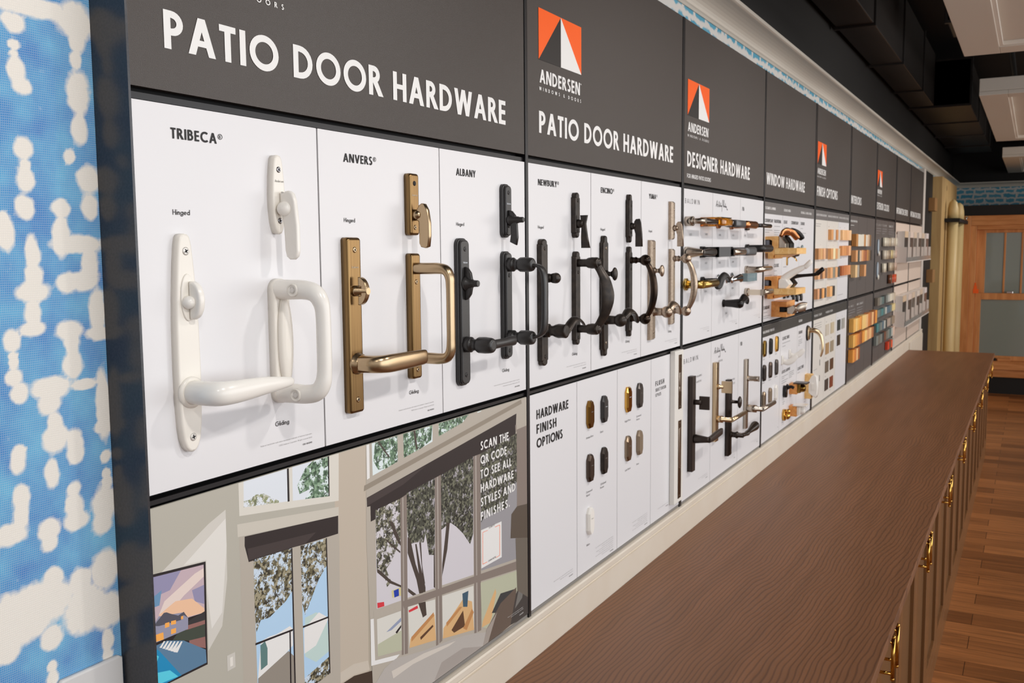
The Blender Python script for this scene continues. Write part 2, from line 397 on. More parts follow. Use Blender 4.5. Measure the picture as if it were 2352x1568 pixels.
# wallpaper with small blots, seen in the strip above the panels and on the far wall
def wallpaper_mat(axis):
    mm = mat('blot_wallpaper_' + axis, (206, 203, 198), 0.7); n, l, b = nodes(mm)
    t = n.new('ShaderNodeTexCoord'); mp = n.new('ShaderNodeMapping')
    br = n.new('ShaderNodeTexBrick'); br.inputs['Scale'].default_value = 1.0; br.inputs['Brick Width'].default_value = 0.12; br.inputs['Row Height'].default_value = 0.062
    br.inputs['Mortar Size'].default_value = 0.016; br.inputs['Mortar Smooth'].default_value = 0.6; br.squash = 1.4; br.squash_frequency = 3
    if axis == 'y': mp.inputs['Rotation'].default_value = (0, PI / 2, 0); 
    sw = n.new('ShaderNodeSeparateXYZ'); cb = n.new('ShaderNodeCombineXYZ')
    l.new(t.outputs['Object'], sw.inputs[0])
    l.new(sw.outputs['X' if axis == 'x' else 'Y'], cb.inputs[0]); l.new(sw.outputs['Z'], cb.inputs[1])
    nz = n.new('ShaderNodeTexNoise'); nz.inputs['Scale'].default_value = 16; nz.inputs['Detail'].default_value = 3
    vm = n.new('ShaderNodeVectorMath'); vm.operation = 'MULTIPLY_ADD'; vm.inputs[1].default_value = (0.06, 0.06, 0); 
    l.new(nz.outputs['Color'], vm.inputs[0]); l.new(cb.outputs[0], vm.inputs[2]); l.new(cb.outputs[0], nz.inputs['Vector']); l.new(vm.outputs[0], br.inputs['Vector'])
    br.inputs['Color1'].default_value = (*lin((70, 150, 178)), 1); br.inputs['Color2'].default_value = (*lin((92, 160, 184)), 1); br.inputs['Mortar'].default_value = (*lin((208, 205, 200)), 1)
    l.new(br.outputs['Color'], b.inputs['Base Color'])
    return mm
sbox('wall_display', (0.787, 0.06, 0.0), (14.3, 0.2, 2.6), wallpaper_mat('x'))
sbox('wall_display_upper', (-2.5, 0.06, 2.601), (14.3, 0.2, 3.45), M_ceil)
sbox('wall_far', (14.2, -6, 0.0), (14.3, 0.06, 2.6), wallpaper_mat('y'))
sbox('wall_far_upper', (14.2, -6, 2.601), (14.3, 0.06, 3.45), M_ceil)

# linen wall with tie-dye blots at the left; pattern kept as a colour attribute on a fine grid
BLOBS = [(0.7048, 2.048, 0.0481, 0.0096), (0.6844, 2.0265, 0.0122, 0.0095), (0.7634, 2.0423, 0.0199, 0.0185), (0.7641, 2.0208, 0.0089, 0.0118), (0.6828, 2.0012, 0.0061, 0.0047), (0.683, 1.9919, 0.0052, 0.0048), (0.6845, 1.9749, 0.0091, 0.0119), (0.6903, 1.9568, 0.0106, 0.0072), (0.7617, 1.997, 0.0065, 0.0093), (0.7624, 1.9603, 0.0129, 0.0221), (0.7617, 1.9163, 0.0095, 0.015), (0.7461, 1.8837, 0.0064, 0.0076), (0.7711, 1.8582, 0.0142, 0.0138), (0.7702, 1.8262, 0.0097, 0.0147), (0.6877, 1.8878, 0.0098, 0.0105), (0.6893, 1.8703, 0.0057, 0.0065), (0.6891, 1.8542, 0.0089, 0.0122), (0.6853, 1.8216, 0.0098, 0.0122), (0.731, 1.8232, 0.0105, 0.0093), (0.7307, 1.803, 0.0057, 0.0051), (0.6585, 1.8064, 0.0059, 0.0095), (0.6595, 1.7917, 0.0098, 0.0149), (0.7303, 1.809, 0.0049, 0.0035), (0.7291, 1.7889, 0.0099, 0.0193), (0.7537, 1.7801, 0.0314, 0.0089), (0.6916, 1.7699, 0.0079, 0.0171), (0.6917, 1.7425, 0.0094, 0.0154), (0.6898, 1.7271, 0.0189, 0.0103), (0.7665, 1.753, 0.0095, 0.0236), (0.7348, 1.7359, 0.0131, 0.0098), (0.7573, 1.7369, 0.0167, 0.0108), (0.774, 1.6996, 0.0096, 0.0257), (0.6882, 1.7014, 0.0084, 0.0155), (0.6872, 1.6842, 0.0141, 0.0069), (0.6599, 1.6728, 0.009, 0.011), (0.6615, 1.6556, 0.0054, 0.0047), (0.661, 1.6472, 0.0054, 0.0042), (0.66, 1.6311, 0.009, 0.0085), (0.7324, 1.6789, 0.0152, 0.0098), (0.7364, 1.6624, 0.0081, 0.0143), (0.7359, 1.6372, 0.0112, 0.0144), (0.7745, 1.6719, 0.0151, 0.0074), (0.7057, 1.614, 0.0236, 0.0106), (0.7027, 1.5967, 0.0116, 0.0123), (0.6661, 1.6123, 0.0091, 0.0102), (0.7089, 1.5707, 0.0088, 0.0124), (0.7078, 1.553, 0.0138, 0.0142), (0.7333, 1.5429, 0.0102, 0.0145), (0.7757, 1.5822, 0.0087, 0.0373), (0.7763, 1.5557, 0.0131, 0.0075), (0.662, 1.5474, 0.0073, 0.0051), (0.7498, 1.6118, 0.0167, 0.0055), (0.6594, 1.5364, 0.0083, 0.0139), (0.7005, 1.5126, 0.0079, 0.0153), (0.734, 1.5298, 0.01, 0.0111), (0.7752, 1.5179, 0.0066, 0.0067), (0.7747, 1.4968, 0.0057, 0.0057), (0.7749, 1.4851, 0.0066, 0.0067), (0.7284, 1.488, 0.0082, 0.0074), (0.7282, 1.4674, 0.0103, 0.013), (0.7291, 1.4483, 0.0146, 0.0102), (0.7707, 1.459, 0.0155, 0.0191), (0.765, 1.4371, 0.011, 0.0134), (0.6607, 1.4928, 0.0089, 0.014), (0.6594, 1.4717, 0.0078, 0.0158), (0.6435, 1.4529, 0.0201, 0.0104), (0.6925, 1.4468, 0.0128, 0.0108), (0.6925, 1.4321, 0.0088, 0.0099), (0.7658, 1.3765, 0.0166, 0.0212), (0.6947, 1.3871, 0.0109, 0.0118), (0.7308, 1.3719, 0.0136, 0.0141), (0.6638, 1.3605, 0.0527, 0.0232), (0.7351, 1.3359, 0.0257, 0.0246), (0.765, 1.3236, 0.0201, 0.0194), (0.6884, 1.3166, 0.0118, 0.0128), (0.6475, 1.341, 0.0376, 0.0159), (0.6314, 1.3201, 0.0162, 0.0105), (0.7646, 1.2862, 0.0071, 0.0126), (0.7639, 1.2665, 0.0066, 0.0068), (0.6873, 1.2814, 0.0059, 0.0064), (0.6864, 1.2667, 0.0069, 0.0073)]
def blot(x, z):
    v = 0.0
    for bx, bz, rx, rz in BLOBS:
        d = ((x - bx) / rx) ** 2 + ((z - bz) / rz) ** 2
        if d < 4: v = max(v, 1.0 - max(0.0, min(1.0, (math.sqrt(d) - 0.72) / 0.85)))
    return v
def linen_mat():
    mm = mat('tie_dye_linen', (60, 150, 205), 0.8, spec=0.2); n, l, b = nodes(mm)
    at = n.new('ShaderNodeAttribute'); at.attribute_name = 'blot'
    t = n.new('ShaderNodeTexCoord')
    nz = n.new('ShaderNodeTexNoise'); nz.inputs['Scale'].default_value = 70; nz.inputs['Detail'].default_value = 5
    nz2 = n.new('ShaderNodeTexNoise'); nz2.inputs['Scale'].default_value = 18; nz2.inputs['Detail'].default_value = 5
    l.new(t.outputs['Object'], nz.inputs['Vector']); l.new(t.outputs['Object'], nz2.inputs['Vector'])
    ad = n.new('ShaderNodeMath'); ad.operation = 'MULTIPLY_ADD'; ad.inputs[1].default_value = 0.95
    l.new(nz.outputs['Fac'], ad.inputs[0]); l.new(at.outputs['Fac'], ad.inputs[2])
    mrr = n.new('ShaderNodeMapRange'); mrr.inputs[1].default_value = 0.66; mrr.inputs[2].default_value = 1.12; l.new(ad.outputs[0], mrr.inputs[0])
    # dye density varies
    dy = n.new('ShaderNodeValToRGB'); dy.color_ramp.elements[0].position = 0.32; dy.color_ramp.elements[1].position = 0.68
    dy.color_ramp.elements[0].color = (*lin((8, 118, 196)), 1); dy.color_ramp.elements[1].color = (*lin((84, 176, 222)), 1)
    l.new(nz2.outputs['Fac'], dy.inputs[0])
    mx = n.new('ShaderNodeMix'); mx.data_type = 'RGBA'; l.new(mrr.outputs[0], mx.inputs['Factor']); l.new(dy.outputs[0], mx.inputs['A']); mx.inputs['B'].default_value = (*lin((240, 234, 225)), 1)
    # weave
    waves = []
    for d, sc in (('X', 420), ('Z', 380)):
        wv = n.new('ShaderNodeTexWave'); wv.wave_type = 'BANDS'; wv.bands_direction = d; wv.inputs['Scale'].default_value = sc / 6.283 * 2; wv.inputs['Distortion'].default_value = 1.2; wv.inputs['Detail'].default_value = 1; wv.inputs['Detail Scale'].default_value = 0.4
        l.new(t.outputs['Object'], wv.inputs['Vector']); waves.append(wv)
    mul = n.new('ShaderNodeMath'); mul.operation = 'MULTIPLY'; l.new(waves[0].outputs['Fac'], mul.inputs[0]); l.new(waves[1].outputs['Fac'], mul.inputs[1])
    mr2 = n.new('ShaderNodeMapRange'); mr2.inputs[1].default_value = 0.0; mr2.inputs[2].default_value = 0.7; mr2.inputs[3].default_value = 0.30; mr2.inputs[4].default_value = 0.0; l.new(mul.outputs[0], mr2.inputs[0])
    m3 = n.new('ShaderNodeMix'); m3.data_type = 'RGBA'; l.new(mr2.outputs[0], m3.inputs['Factor']); l.new(mx.outputs['Result'], m3.inputs['A']); m3.inputs['B'].default_value = (*lin((214, 214, 208)), 1)
    l.new(m3.outputs['Result'], b.inputs['Base Color'])
    bp = n.new('ShaderNodeBump'); bp.inputs['Strength'].default_value = 0.35; bp.inputs['Distance'].default_value = 0.0006; l.new(mul.outputs[0], bp.inputs['Height']); l.new(bp.outputs[0], b.inputs['Normal'])
    return mm
def linen_wall():
    x0, x1, z0, z1, st = 0.48, 0.787, 1.0, 2.6, 0.004
    nx = int((x1 - x0) / st); nz = int((z1 - z0) / st)
    me = bpy.data.meshes.new('wall_left')
    vs = [(x0 + (x1 - x0) * i / nx, 0.06, z0 + (z1 - z0) * j / nz) for j in range(nz + 1) for i in range(nx + 1)]
    fs = [(j * (nx + 1) + i, j * (nx + 1) + i + 1, (j + 1) * (nx + 1) + i + 1, (j + 1) * (nx + 1) + i) for j in range(nz) for i in range(nx)]
    k = len(vs)
    vs += [(-2.5, .06, 0), (x0, .06, 0), (x0, .06, 2.6), (-2.5, .06, 2.6), (x1, .06, 0), (x1, .06, z0), (x0, .06, z0),
           (-2.5, .2, 0), (x1, .2, 0), (x1, .2, 2.6), (-2.5, .2, 2.6)]
    fs += [(k, k + 1, k + 2, k + 3), (k + 1, k + 4, k + 5, k + 6), (k + 7, k + 10, k + 9, k + 8), (k + 7, k, k + 3, k + 10), (k + 4, k + 8, k + 9, (nz + 1) * (nx + 1) - 1), (k + 7, k + 8, k + 4, k)]
    me.from_pydata(vs, [], fs); me.update()
    at = me.attributes.new('blot', 'FLOAT', 'POINT')
    rnd = random.Random(3)
    far = [(rnd.uniform(-2.5, .5), rnd.uniform(0, 2.6)) for _ in range(10)]
    for i, v in enumerate(vs): at.data[i].value = blot(v[0], v[2]) if i < k else 0.2
    me.materials.append(linen_mat())
    o = bpy.data.objects.new('wall_left', me); C.objects.link(o); return struct(o)
linen_wall()

# display frame: glossy side return, black back board, uprights and rails
sbox('trim_1', (0.7835, -0.002, 0.9), (0.7868, 0.0595, 2.56), M_strip)
sbox('trim_2', (0.787, 0.022, 0.96), (9.84, 0.0595, 2.455), M_dark)
BAYS = [(0.787, 1.7806), (1.7946, 2.7905), (2.8115, 3.7855), (3.8035, 4.766), (4.803, 5.757), (5.797, 6.772), (6.812, 7.79), (7.845, 8.757), (8.787, 9.80)]
tn = 3
for a, b in zip(BAYS, BAYS[1:]):
    mb = MB(); x0, x1 = a[1] + 0.001, b[0] - 0.001
    mb.box((x0, -0.022, 0.962), (x1, 0.002, 2.455)); 
    struct(mb.build('trim_%d' % tn, M_frame, bevel=0.0012)); tn += 1
def rail(z0, z1, o0, o1, m, x0=0.787, x1=9.82):
    global tn
    for a, b in BAYS:
        mb = MB(); mb.box((a + 0.0005, o0, z0), (b - 0.0005, o1, z1)); struct(mb.build('trim_%d' % tn, m)); tn += 1
rail(1.9535, 1.9615, -0.0215, -0.004, M_frame)
rail(1.4575, 1.4635, -0.0215, -0.004, M_frame)
rail(0.9665, 0.9735, -0.0215, -0.001, mat('grey_channel', (128, 124, 120), 0.4))
sbox('trim_end', (9.835, 0.0, 0.9), (10.0, 0.0595, 2.50), mat('pale_end_return', (206, 198, 190), 0.5))

# painted sill and skirt board under the display, panelled at the far end
mb = MB()
prof = [(-0.0595, 0.9655), (0.003, 0.9655), (0.009, 0.9645), (0.011, 0.961), (0.011, 0.950), (0.0085, 0.9475), (0.006, 0.947), (0.006, 0.9415), (0.0105, 0.941), (0.0105, 0.0), (-0.0595, 0.0)]
mb.rings([[(x, o, z) for o, z in prof] for x in (0.79, 10.02)], 0, False)
struct(mb.build('trim_sill', M_cream))
mb = MB(); mb.box((8.9, 0.0105, 0.62), (9.95, 0.022, 0.93)); 
struct(mb.build('trim_panel', M_cream, bevel=0.004))

# cove crown along both walls
def crown(name, pts_fn):
    pf = [(-0.0, 2.535), (0.004, 2.535), (0.008, 2.541)]
    for k in range(9):
        a = PI / 2 * k / 8
        pf.append((0.088 - 0.076 * math.cos(a), 2.545 + 0.042 * math.sin(a)))
    pf += [(0.092, 2.588), (0.096, 2.590), (0.096, 2.602), (0.0, 2.602)]
    mb = MB(); mb.rings([[pts_fn(x, d, z) for d, z in pf] for x in (0, 1)], 0, False)
    for f in mb.bm.faces: f.smooth = False
    return struct(mb.build(name, mat('crown_paint', (205, 198, 186), 0.4)))
crown('trim_crown_display', lambda t, d, z: ((-2.5 if t == 0 else 14.2 - d), d - 0.0599, z))
crown('trim_crown_far', lambda t, d, z: (14.1999 - d, (d - 0.0599 if t == 0 else 6.0), z))

# ------------------------------------------------------------------ display panels and their print
def panel(x0, x1, z0, z1, m, label, o=0.0, band=None, thick=0.003):
    x0 += .0007; x1 -= .0007
    mb = MB(); mb.box((x0, o - thick, z0), (x1, o, z1))
    t = mb.build('display_panel', m, org=(x0, 0, z0)); tag(t, label, 'display panel')
    t['_o'] = 0
    return t
def sub(parent, name, mb, mats):
    return mb.build(name, mats, parent=parent, org=tuple(parent.location))
def print_lines(parent, lines, name='lettering'):
    """each line of print is a part of its own: (text, x, z, cap height, width, weight, material[, quality])"""
    for ln in lines:
        k = len(ln[0].split(' ')) if ln[3] > .005 else 1
        mbs = [MB() for _ in range(k)]
        text(mbs if k > 1 else mbs[0], ln[0], ln[1], ln[2], ln[3], ln[4], w=ln[5], q=ln[7] if len(ln) > 7 else 1.0)
        for mb in mbs: sub(parent, name, mb, ln[6])
def logo_mark(x0, zt, o=0.0008, w=0.218, h=0.1078):
    ax = x0 + w / 2
    mb = MB()
    mb.poly([(x0, o, zt - h), (ax, o, zt), (x0, o, zt)], 0)
    mb.poly([(ax, o, zt), (x0 + w, o, zt - h), (x0 + w, o, zt)], 0)
    mb.poly([(ax, o, zt - h), (x0 + w, o, zt - h), (ax, o, zt)], 1)
    mb.poly([(x0, o, zt - h), (ax, o, zt - h), (ax, o, zt)], 2)
    return mb
HEAD = [
    (0, 'PATIO DOOR HARDWARE', 0.841, 1.700, True, 'first charcoal header board reading PATIO DOOR HARDWARE in the largest letters, nearest the linen wall'),
    (1, 'PATIO DOOR HARDWARE', 1.847, 2.712, True, 'charcoal header board reading PATIO DOOR HARDWARE with an orange pyramid emblem in full view'),
    (2, 'DESIGNER HARDWARE', 2.842, 3.571, True, 'charcoal header board reading DESIGNER HARDWARE above rows of lever handles'),
    (3, 'WINDOW HARDWARE', 3.825, 4.538, False, 'charcoal header board without emblem reading WINDOW HARDWARE'),
    (4, 'FINISH OPTIONS', 4.822, 5.373, True, 'charcoal header board with emblem reading FINISH OPTIONS'),
    (5, 'INTERIORS', 5.809, 6.177, False, 'charcoal header board reading INTERIORS above wood samples'),
    (6, 'EXTERIOR COLORS', 6.835, 7.436, True, 'charcoal header board with small orange emblem reading EXTERIOR COLORS'),
    (7, 'INFORMATION CENTER', 7.865, 8.60, False, 'nearer of the two charcoal header boards reading INFORMATION CENTER'),
    (8, 'INFORMATION CENTER', 8.80, 9.60, False, 'farther header board reading INFORMATION CENTER at the end of the display'),
]
for bi, s, tx0, tx1, lg, lab in HEAD:
    a, b = BAYS[bi]
    p = panel(a, b, 1.968, 2.455, M_header, lab, 0.0, thick=0.012); p.name = 'header_board'
    L_ = [(s, tx0, 2.0195, 0.0465, tx1 - tx0, 0.2, M_text_w)]
    if bi == 2: L_.append(('FOR HINGED PATIO DOORS', 2.841, 1.985, 0.0125, 0.244, 0.19, M_text_w))
    if lg:
        L_ += [('ANDERSEN', tx0 + .004, 2.1258, 0.0284, 0.206, 0.2, M_text_w), ('WINDOWS & DOORS', tx0 + .002, 2.1095, 0.0074, 0.214, 0.19, M_text_w),
               ('TM', tx0 + .212, 2.1505, 0.003, 0.006, 0.19, M_text_w)]
    print_lines(p, L_)
    if lg: sub(p, 'emblem', logo_mark(tx0, 2.2815), [M_orange, M_text_w, mat('emblem_dark_print', (34, 30, 28), 0.4)])

def legal(xr, z, w=0.109, n=2, m=None, code='OE# 4032983'):
    m = m or M_text_g; out = []
    T = ['"Andersen" and all other marks where denoted are trademarks of Andersen Corporation.', '\u00a92022 Andersen Corporation. All rights reserved. 06/22', 'All hardware sold separately. Finishes shown are as close as printing permits.', 'See your dealer for actual finish samples and details.']
    for k in range(n):
        ww = w * (1.0, .66, .96, .8)[k % 4]; out.append((T[k % 4], xr - ww, z - .0055 * k, .0021, ww, .1, m, .3))
    out.append((code, xr - .021, z - .0055 * n - .0025, .0024, .021, .16, M_text_b if m is M_text_g else m, .4))
    return out
STYLE = [  # x0, x1, hinge axis, glide axis, name, width of the name, label
    (0.788, 1.120, 0.851, 1.0225, 'TRIBECA\u00ae', 0.086, 'white display panel carrying ivory door hardware, nearest the linen wall'),
    (1.122, 1.4525, 1.187, 1.356, 'ANVERS\u00ae', 0.084, 'white display panel carrying antique brass door hardware'),
    (1.454, 1.780, 1.5155, 1.6865, 'ALBANY', 0.070, 'white display panel carrying black barrel-lever door hardware'),
    (1.795, 2.1195, 1.847, 2.021, 'NEWBURY\u00ae', 0.103, 'white display panel carrying dark bronze hardware with a flared leaf grip'),
    (2.121, 2.4555, 2.186, 2.3535, 'ENCINO\u00ae', 0.085, 'white display panel carrying dark bronze hardware with scalloped plates and ball ends'),
    (2.457, 2.790, 2.5205, 2.689, 'YUMA\u00ae', 0.066, 'white display panel carrying pale nickel ball-ended hardware'),
]
for x0, x1, xh, xg, nm, nw, lab in STYLE:
    p = panel(x0, x1, 1.4715, 1.952, M_white, lab)
    print_lines(p, [(nm, xh - 0.006, 1.9110 if xh < 1 else 1.9075, 0.0133, nw, 0.19, M_text_b), ('Hinged', xh - 0.008, 1.8170 if xh < 1 else 1.8148, 0.0066, 0.0275, 0.13, M_text_b, .6),
                    ('Gliding', xg - 0.010, 1.5205, 0.0066, 0.0285, 0.13, M_text_b, .6)] + legal(x1 - 0.030, 1.4962))

# ------------------------------------------------------------------ hardware on the first two bays; local frame (along, out, up), origin on the wall at z = 1.655
ZR = 1.655
ZH, ZL, ZS1, ZS2 = 1.7075 - ZR, 1.593 - ZR, 1.7715 - ZR, 1.5355 - ZR
def screw(parent, x, o, z, r=0.0052, m=None):
    mb = MB(); mb.lathe((x, o - 0.001, z), (0, 1, 0), [(0, r), (0.0014, r), (0.0022, r * .7)], 14, 0)
    a = random.uniform(0, PI / 2)
    for k in range(2):
        c, s_ = math.cos(a + k * PI / 2), math.sin(a + k * PI / 2); h = r * .55; t = r * .14
        mb.poly([(x + c * u * h - s_ * v_ * t, o + 0.0014, z + s_ * u * h + c * v_ * t) for u, v_ in ((-1, -1), (1, -1), (1, 1), (-1, 1))], 1)
    return mb.build('screw', [m or M_screw, M_slot], parent)
def ellipse_out(rx, rz, n=28, e=2.0):
    return [(rx * math.copysign(abs(math.cos(2 * PI * k / n)) ** (2 / e), math.cos(2 * PI * k / n)), rz * math.copysign(abs(math.sin(2 * PI * k / n)) ** (2 / e), math.sin(2 * PI * k / n))) for k in range(n)]
def prof_out(zw):
    """symmetric outline from (z, half width) rows, top to bottom"""
    return [(-w, z) for z, w in zw] + [(w, z) for z, w in reversed(zw)]
def smooth_rows(rows, n=40):
    zs = [r[0] for r in rows]; out = []
    for k in range(n + 1):
        z = zs[0] + (zs[-1] - zs[0]) * (0.5 - 0.5 * math.cos(PI * k / n))
        for (z0, w0), (z1, w1) in zip(rows, rows[1:]):
            if z1 <= z <= z0 + 1e-9:
                t = (z0 - z) / (z0 - z1); t = t * t * (3 - 2 * t) if 0 else t; out.append((z, w0 + (w1 - w0) * t)); break
    return out
def mark(parent, x0, z0, w, o, m):
    mb = MB(); text(mb, 'Andersen', x0, z0, 0.0036, w, w=0.14, o=o, q=.4); return mb.build('maker_mark', m, parent)
def lerp_path(pts, n):
    """Catmull-Rom through points (tuples of any length)"""
    out = []
    P = [pts[0]] + list(pts) + [pts[-1]]
    for i in range(1, len(P) - 2):
        for k in range(n):
            t = k / n
            out.append(tuple(0.5 * ((2 * b) + (-a + c) * t + (2 * a - 5 * b + 4 * c - d) * t * t + (-a + 3 * b - 3 * c + d) * t ** 3) for a, b, c, d in zip(P[i - 1], P[i], P[i + 1], P[i + 2])))
    out.append(tuple(pts[-1])); return out
def sweep(mb, rows, n=6, sides=18, mi=0, ref=(0, 0, 1), power=2.0):
    """rows of (x, o, z, r_side, r_ref)"""
    q = lerp_path(rows, n)
    mb.tube([p[:3] for p in q], [(abs(p[3]), abs(p[4])) for p in q], sides, mi, ref, True, power)
    return mb

G1, G2, G3 = 'long hinged-door handle sets', 'thumb-turn lock plates', 'sliding-door pull handles'
# --- ivory
def ivory():
    t = thing('door_handle_set', 'ivory hinged-door handle with tapering plate and broad lever, nearest the linen wall', 'door handle', (0.851, 0, ZR), G1)
    rows = smooth_rows([(.1385, .0015), (.1375, .0055), (.134, .0085), (.125, .0108), (.10, .0136), (.06, .0166), (.02, .0184), (-.03, .019), (-.07, .0186), (-.105, .0168), (-.122, .0142), (-.132, .0106), (-.137, .0063), (-.1392, .0016)], 60)
    mb = MB(); mb.plate(prof_out(rows), 0.0, .0115, .0035); mb.build('backplate', M_ivory, t)
    for z in (ZS1, ZS2): screw(t, .0, .0115, z, .0053, mat('painted_screw', (214, 210, 204), .3, .3))
    mb = MB(); mb.plate([(x * .92, z + ZH + .006) for x, z in ellipse_out(.0125, .030)], .0100, .0135, .0015); mb.build('rosette', M_ivory, t)
    fin = [(.0135, .024)] + [(.0135 + .0200 * math.sin(a) ** .8, .0245 * math.cos(a)) for a in [PI * k / 16 for k in range(1, 16)]] + [(.0135, -.024)]
    mb = MB(); mb.plate([(o, z + ZH + .002) for o, z in fin], -.0005, .0095, .003, fin=True, both=True)
    mb.ball((-.003, .0165, ZH), (.0085, .009, .0085), 16); mb.build('thumb_turn', M_ivory2, t)
    mb = MB(); mb.lathe((0, .010, ZL), (0, 1, 0), [(0, .0205), (.0030, .0203), (.0042, .0185), (.0052, .0172)], 28); mb.build('collar', M_ivory, t)
    mb = MB(); sweep(mb, [(0, .011, ZL, .0155, .0155), (0, .030, ZL, .0155, .0155), (.0005, .044, ZL, .0155, .0155), (.006, .0555, ZL, .0135, .0155), (.022, .0605, ZL, .0105, .0150), (.05, .0615, ZL + .0005, .0085, .0138), (.08, .0605, ZL + .001, .0072, .0118), (.11, .0575, ZL, .0060, .0092), (.134, .054, ZL - .001, .0050, .0066), (.141, .0532, ZL - .001, .0034, .0046), (.1435, .053, ZL - .001, .001, .0014)], 5, 22)
    mb.build('lever', M_ivory2, t)
    # latch plate
    t = thing('latch_turn', 'ivory thumb-turn plate with rounded tapering ends, above the ivory D-shaped pull', 'door latch', (1.0240, 0, 1.85), G2)
    rows = smooth_rows([(.0545, .001), (.0535, .0045), (.050, .0072), (.042, .0092), (.025, .0112), (0, .0128), (-.02, .0126), (-.040, .0102), (-.050, .0072), (-.0545, .0042), (-.0557, .001)], 44)
    mb = MB(); mb.plate(prof_out(rows), 0.0, .0115, .003); mb.build('backplate', M_ivory, t)
    for z in (.034, -.037): screw(t, -.0005, .0115, z, .0043)
    mark(t, -.0085, .0165, .0175, .0118, mat('grey_mark', (140, 136, 130), .5))
    fin = [(.015, .018)] + [(.0265 + .0115 * math.cos(a), .0105 * math.sin(a) + .0085) for a in (PI * .8, PI * .62, PI / 2, PI * .38, PI * .2)] + [(.0395, .004), (.043, -.03), (.043, -.064)] + [(.0315 + .0115 * math.cos(a), -.066 + .0115 * math.sin(a)) for a in (0, -PI * .2, -PI * .4, -PI * .6, -PI * .8)] + [(.020, -.064), (.0185, -.03), (.015, -.012)]
    mb = MB(); mb.plate([(o, z - .0205 + .006) for o, z in fin], -.002, .006, .0025, fin=True, both=True)
    mb.ball((-.002, .0215, -.0205), (.0095, .0115, .0105), 18); mb.build('thumb_turn', M_ivory2, t)
    # sliding pull
    t = thing('pull_handle', 'ivory D-shaped sliding-door pull with oval grip recesses', 'door handle', (1.0225, 0, 1.643), G3)
    mb = MB(); mb.plate(rrect(.034, .178, .0165, 8), 0, .012, .004); mb.rings([[(.0015 + x * k, o, z * k) for x, z in ellipse_out(.0140, .068, 36)] for k, o in ((1, .0115), (.97, .0150), (.88, .0178), (.70, .0198), (.40, .0208))]); mb.build('backplate', M_ivory, t)
    mb = MB()
    q = [(-.002, .006, .0735, .0145, .0145), (-.002, .03, .0735, .0140, .0140), (-.001, .052, .0735, .0135, .0138), (.0005, .070, .0695, .0128, .0132), (.002, .0795, .058, .0115, .0120), (.003, .0825, .040, .0105, .0105), (.003, .083, 0, .0105, .0105), (.003, .0825, -.040, .0105, .0105), (.002, .0795, -.058, .0115, .0120), (.0005, .070, -.0695, .0128, .0132), (-.001, .052, -.0735, .0135, .0138), (-.002, .03, -.0735, .0140, .0140), (-.002, .006, -.0735, .0145, .0145)]
    sweep(mb, q, 6, 20, ref=(1, 0, 0)); mb.build('grip', M_ivory2, t)
    for z in (.0735, -.0735):
        mb = MB(); mb.lathe((-.0125, .044, z), (-1, 0, 0), [(0, .0095), (.0032, .0092), (.0036, .0072), (.0020, .0066)], 18); mb.build('screw_recess', M_ivory, t)
        mb = MB(); mb.lathe((-.0140, .044, z), (-1, 0, 0), [(0, .0048), (.0012, .0048), (.0018, .003)], 12); mb.build('screw', mat('painted_screw', (214, 210, 204), .3, .3), t)
ivory()

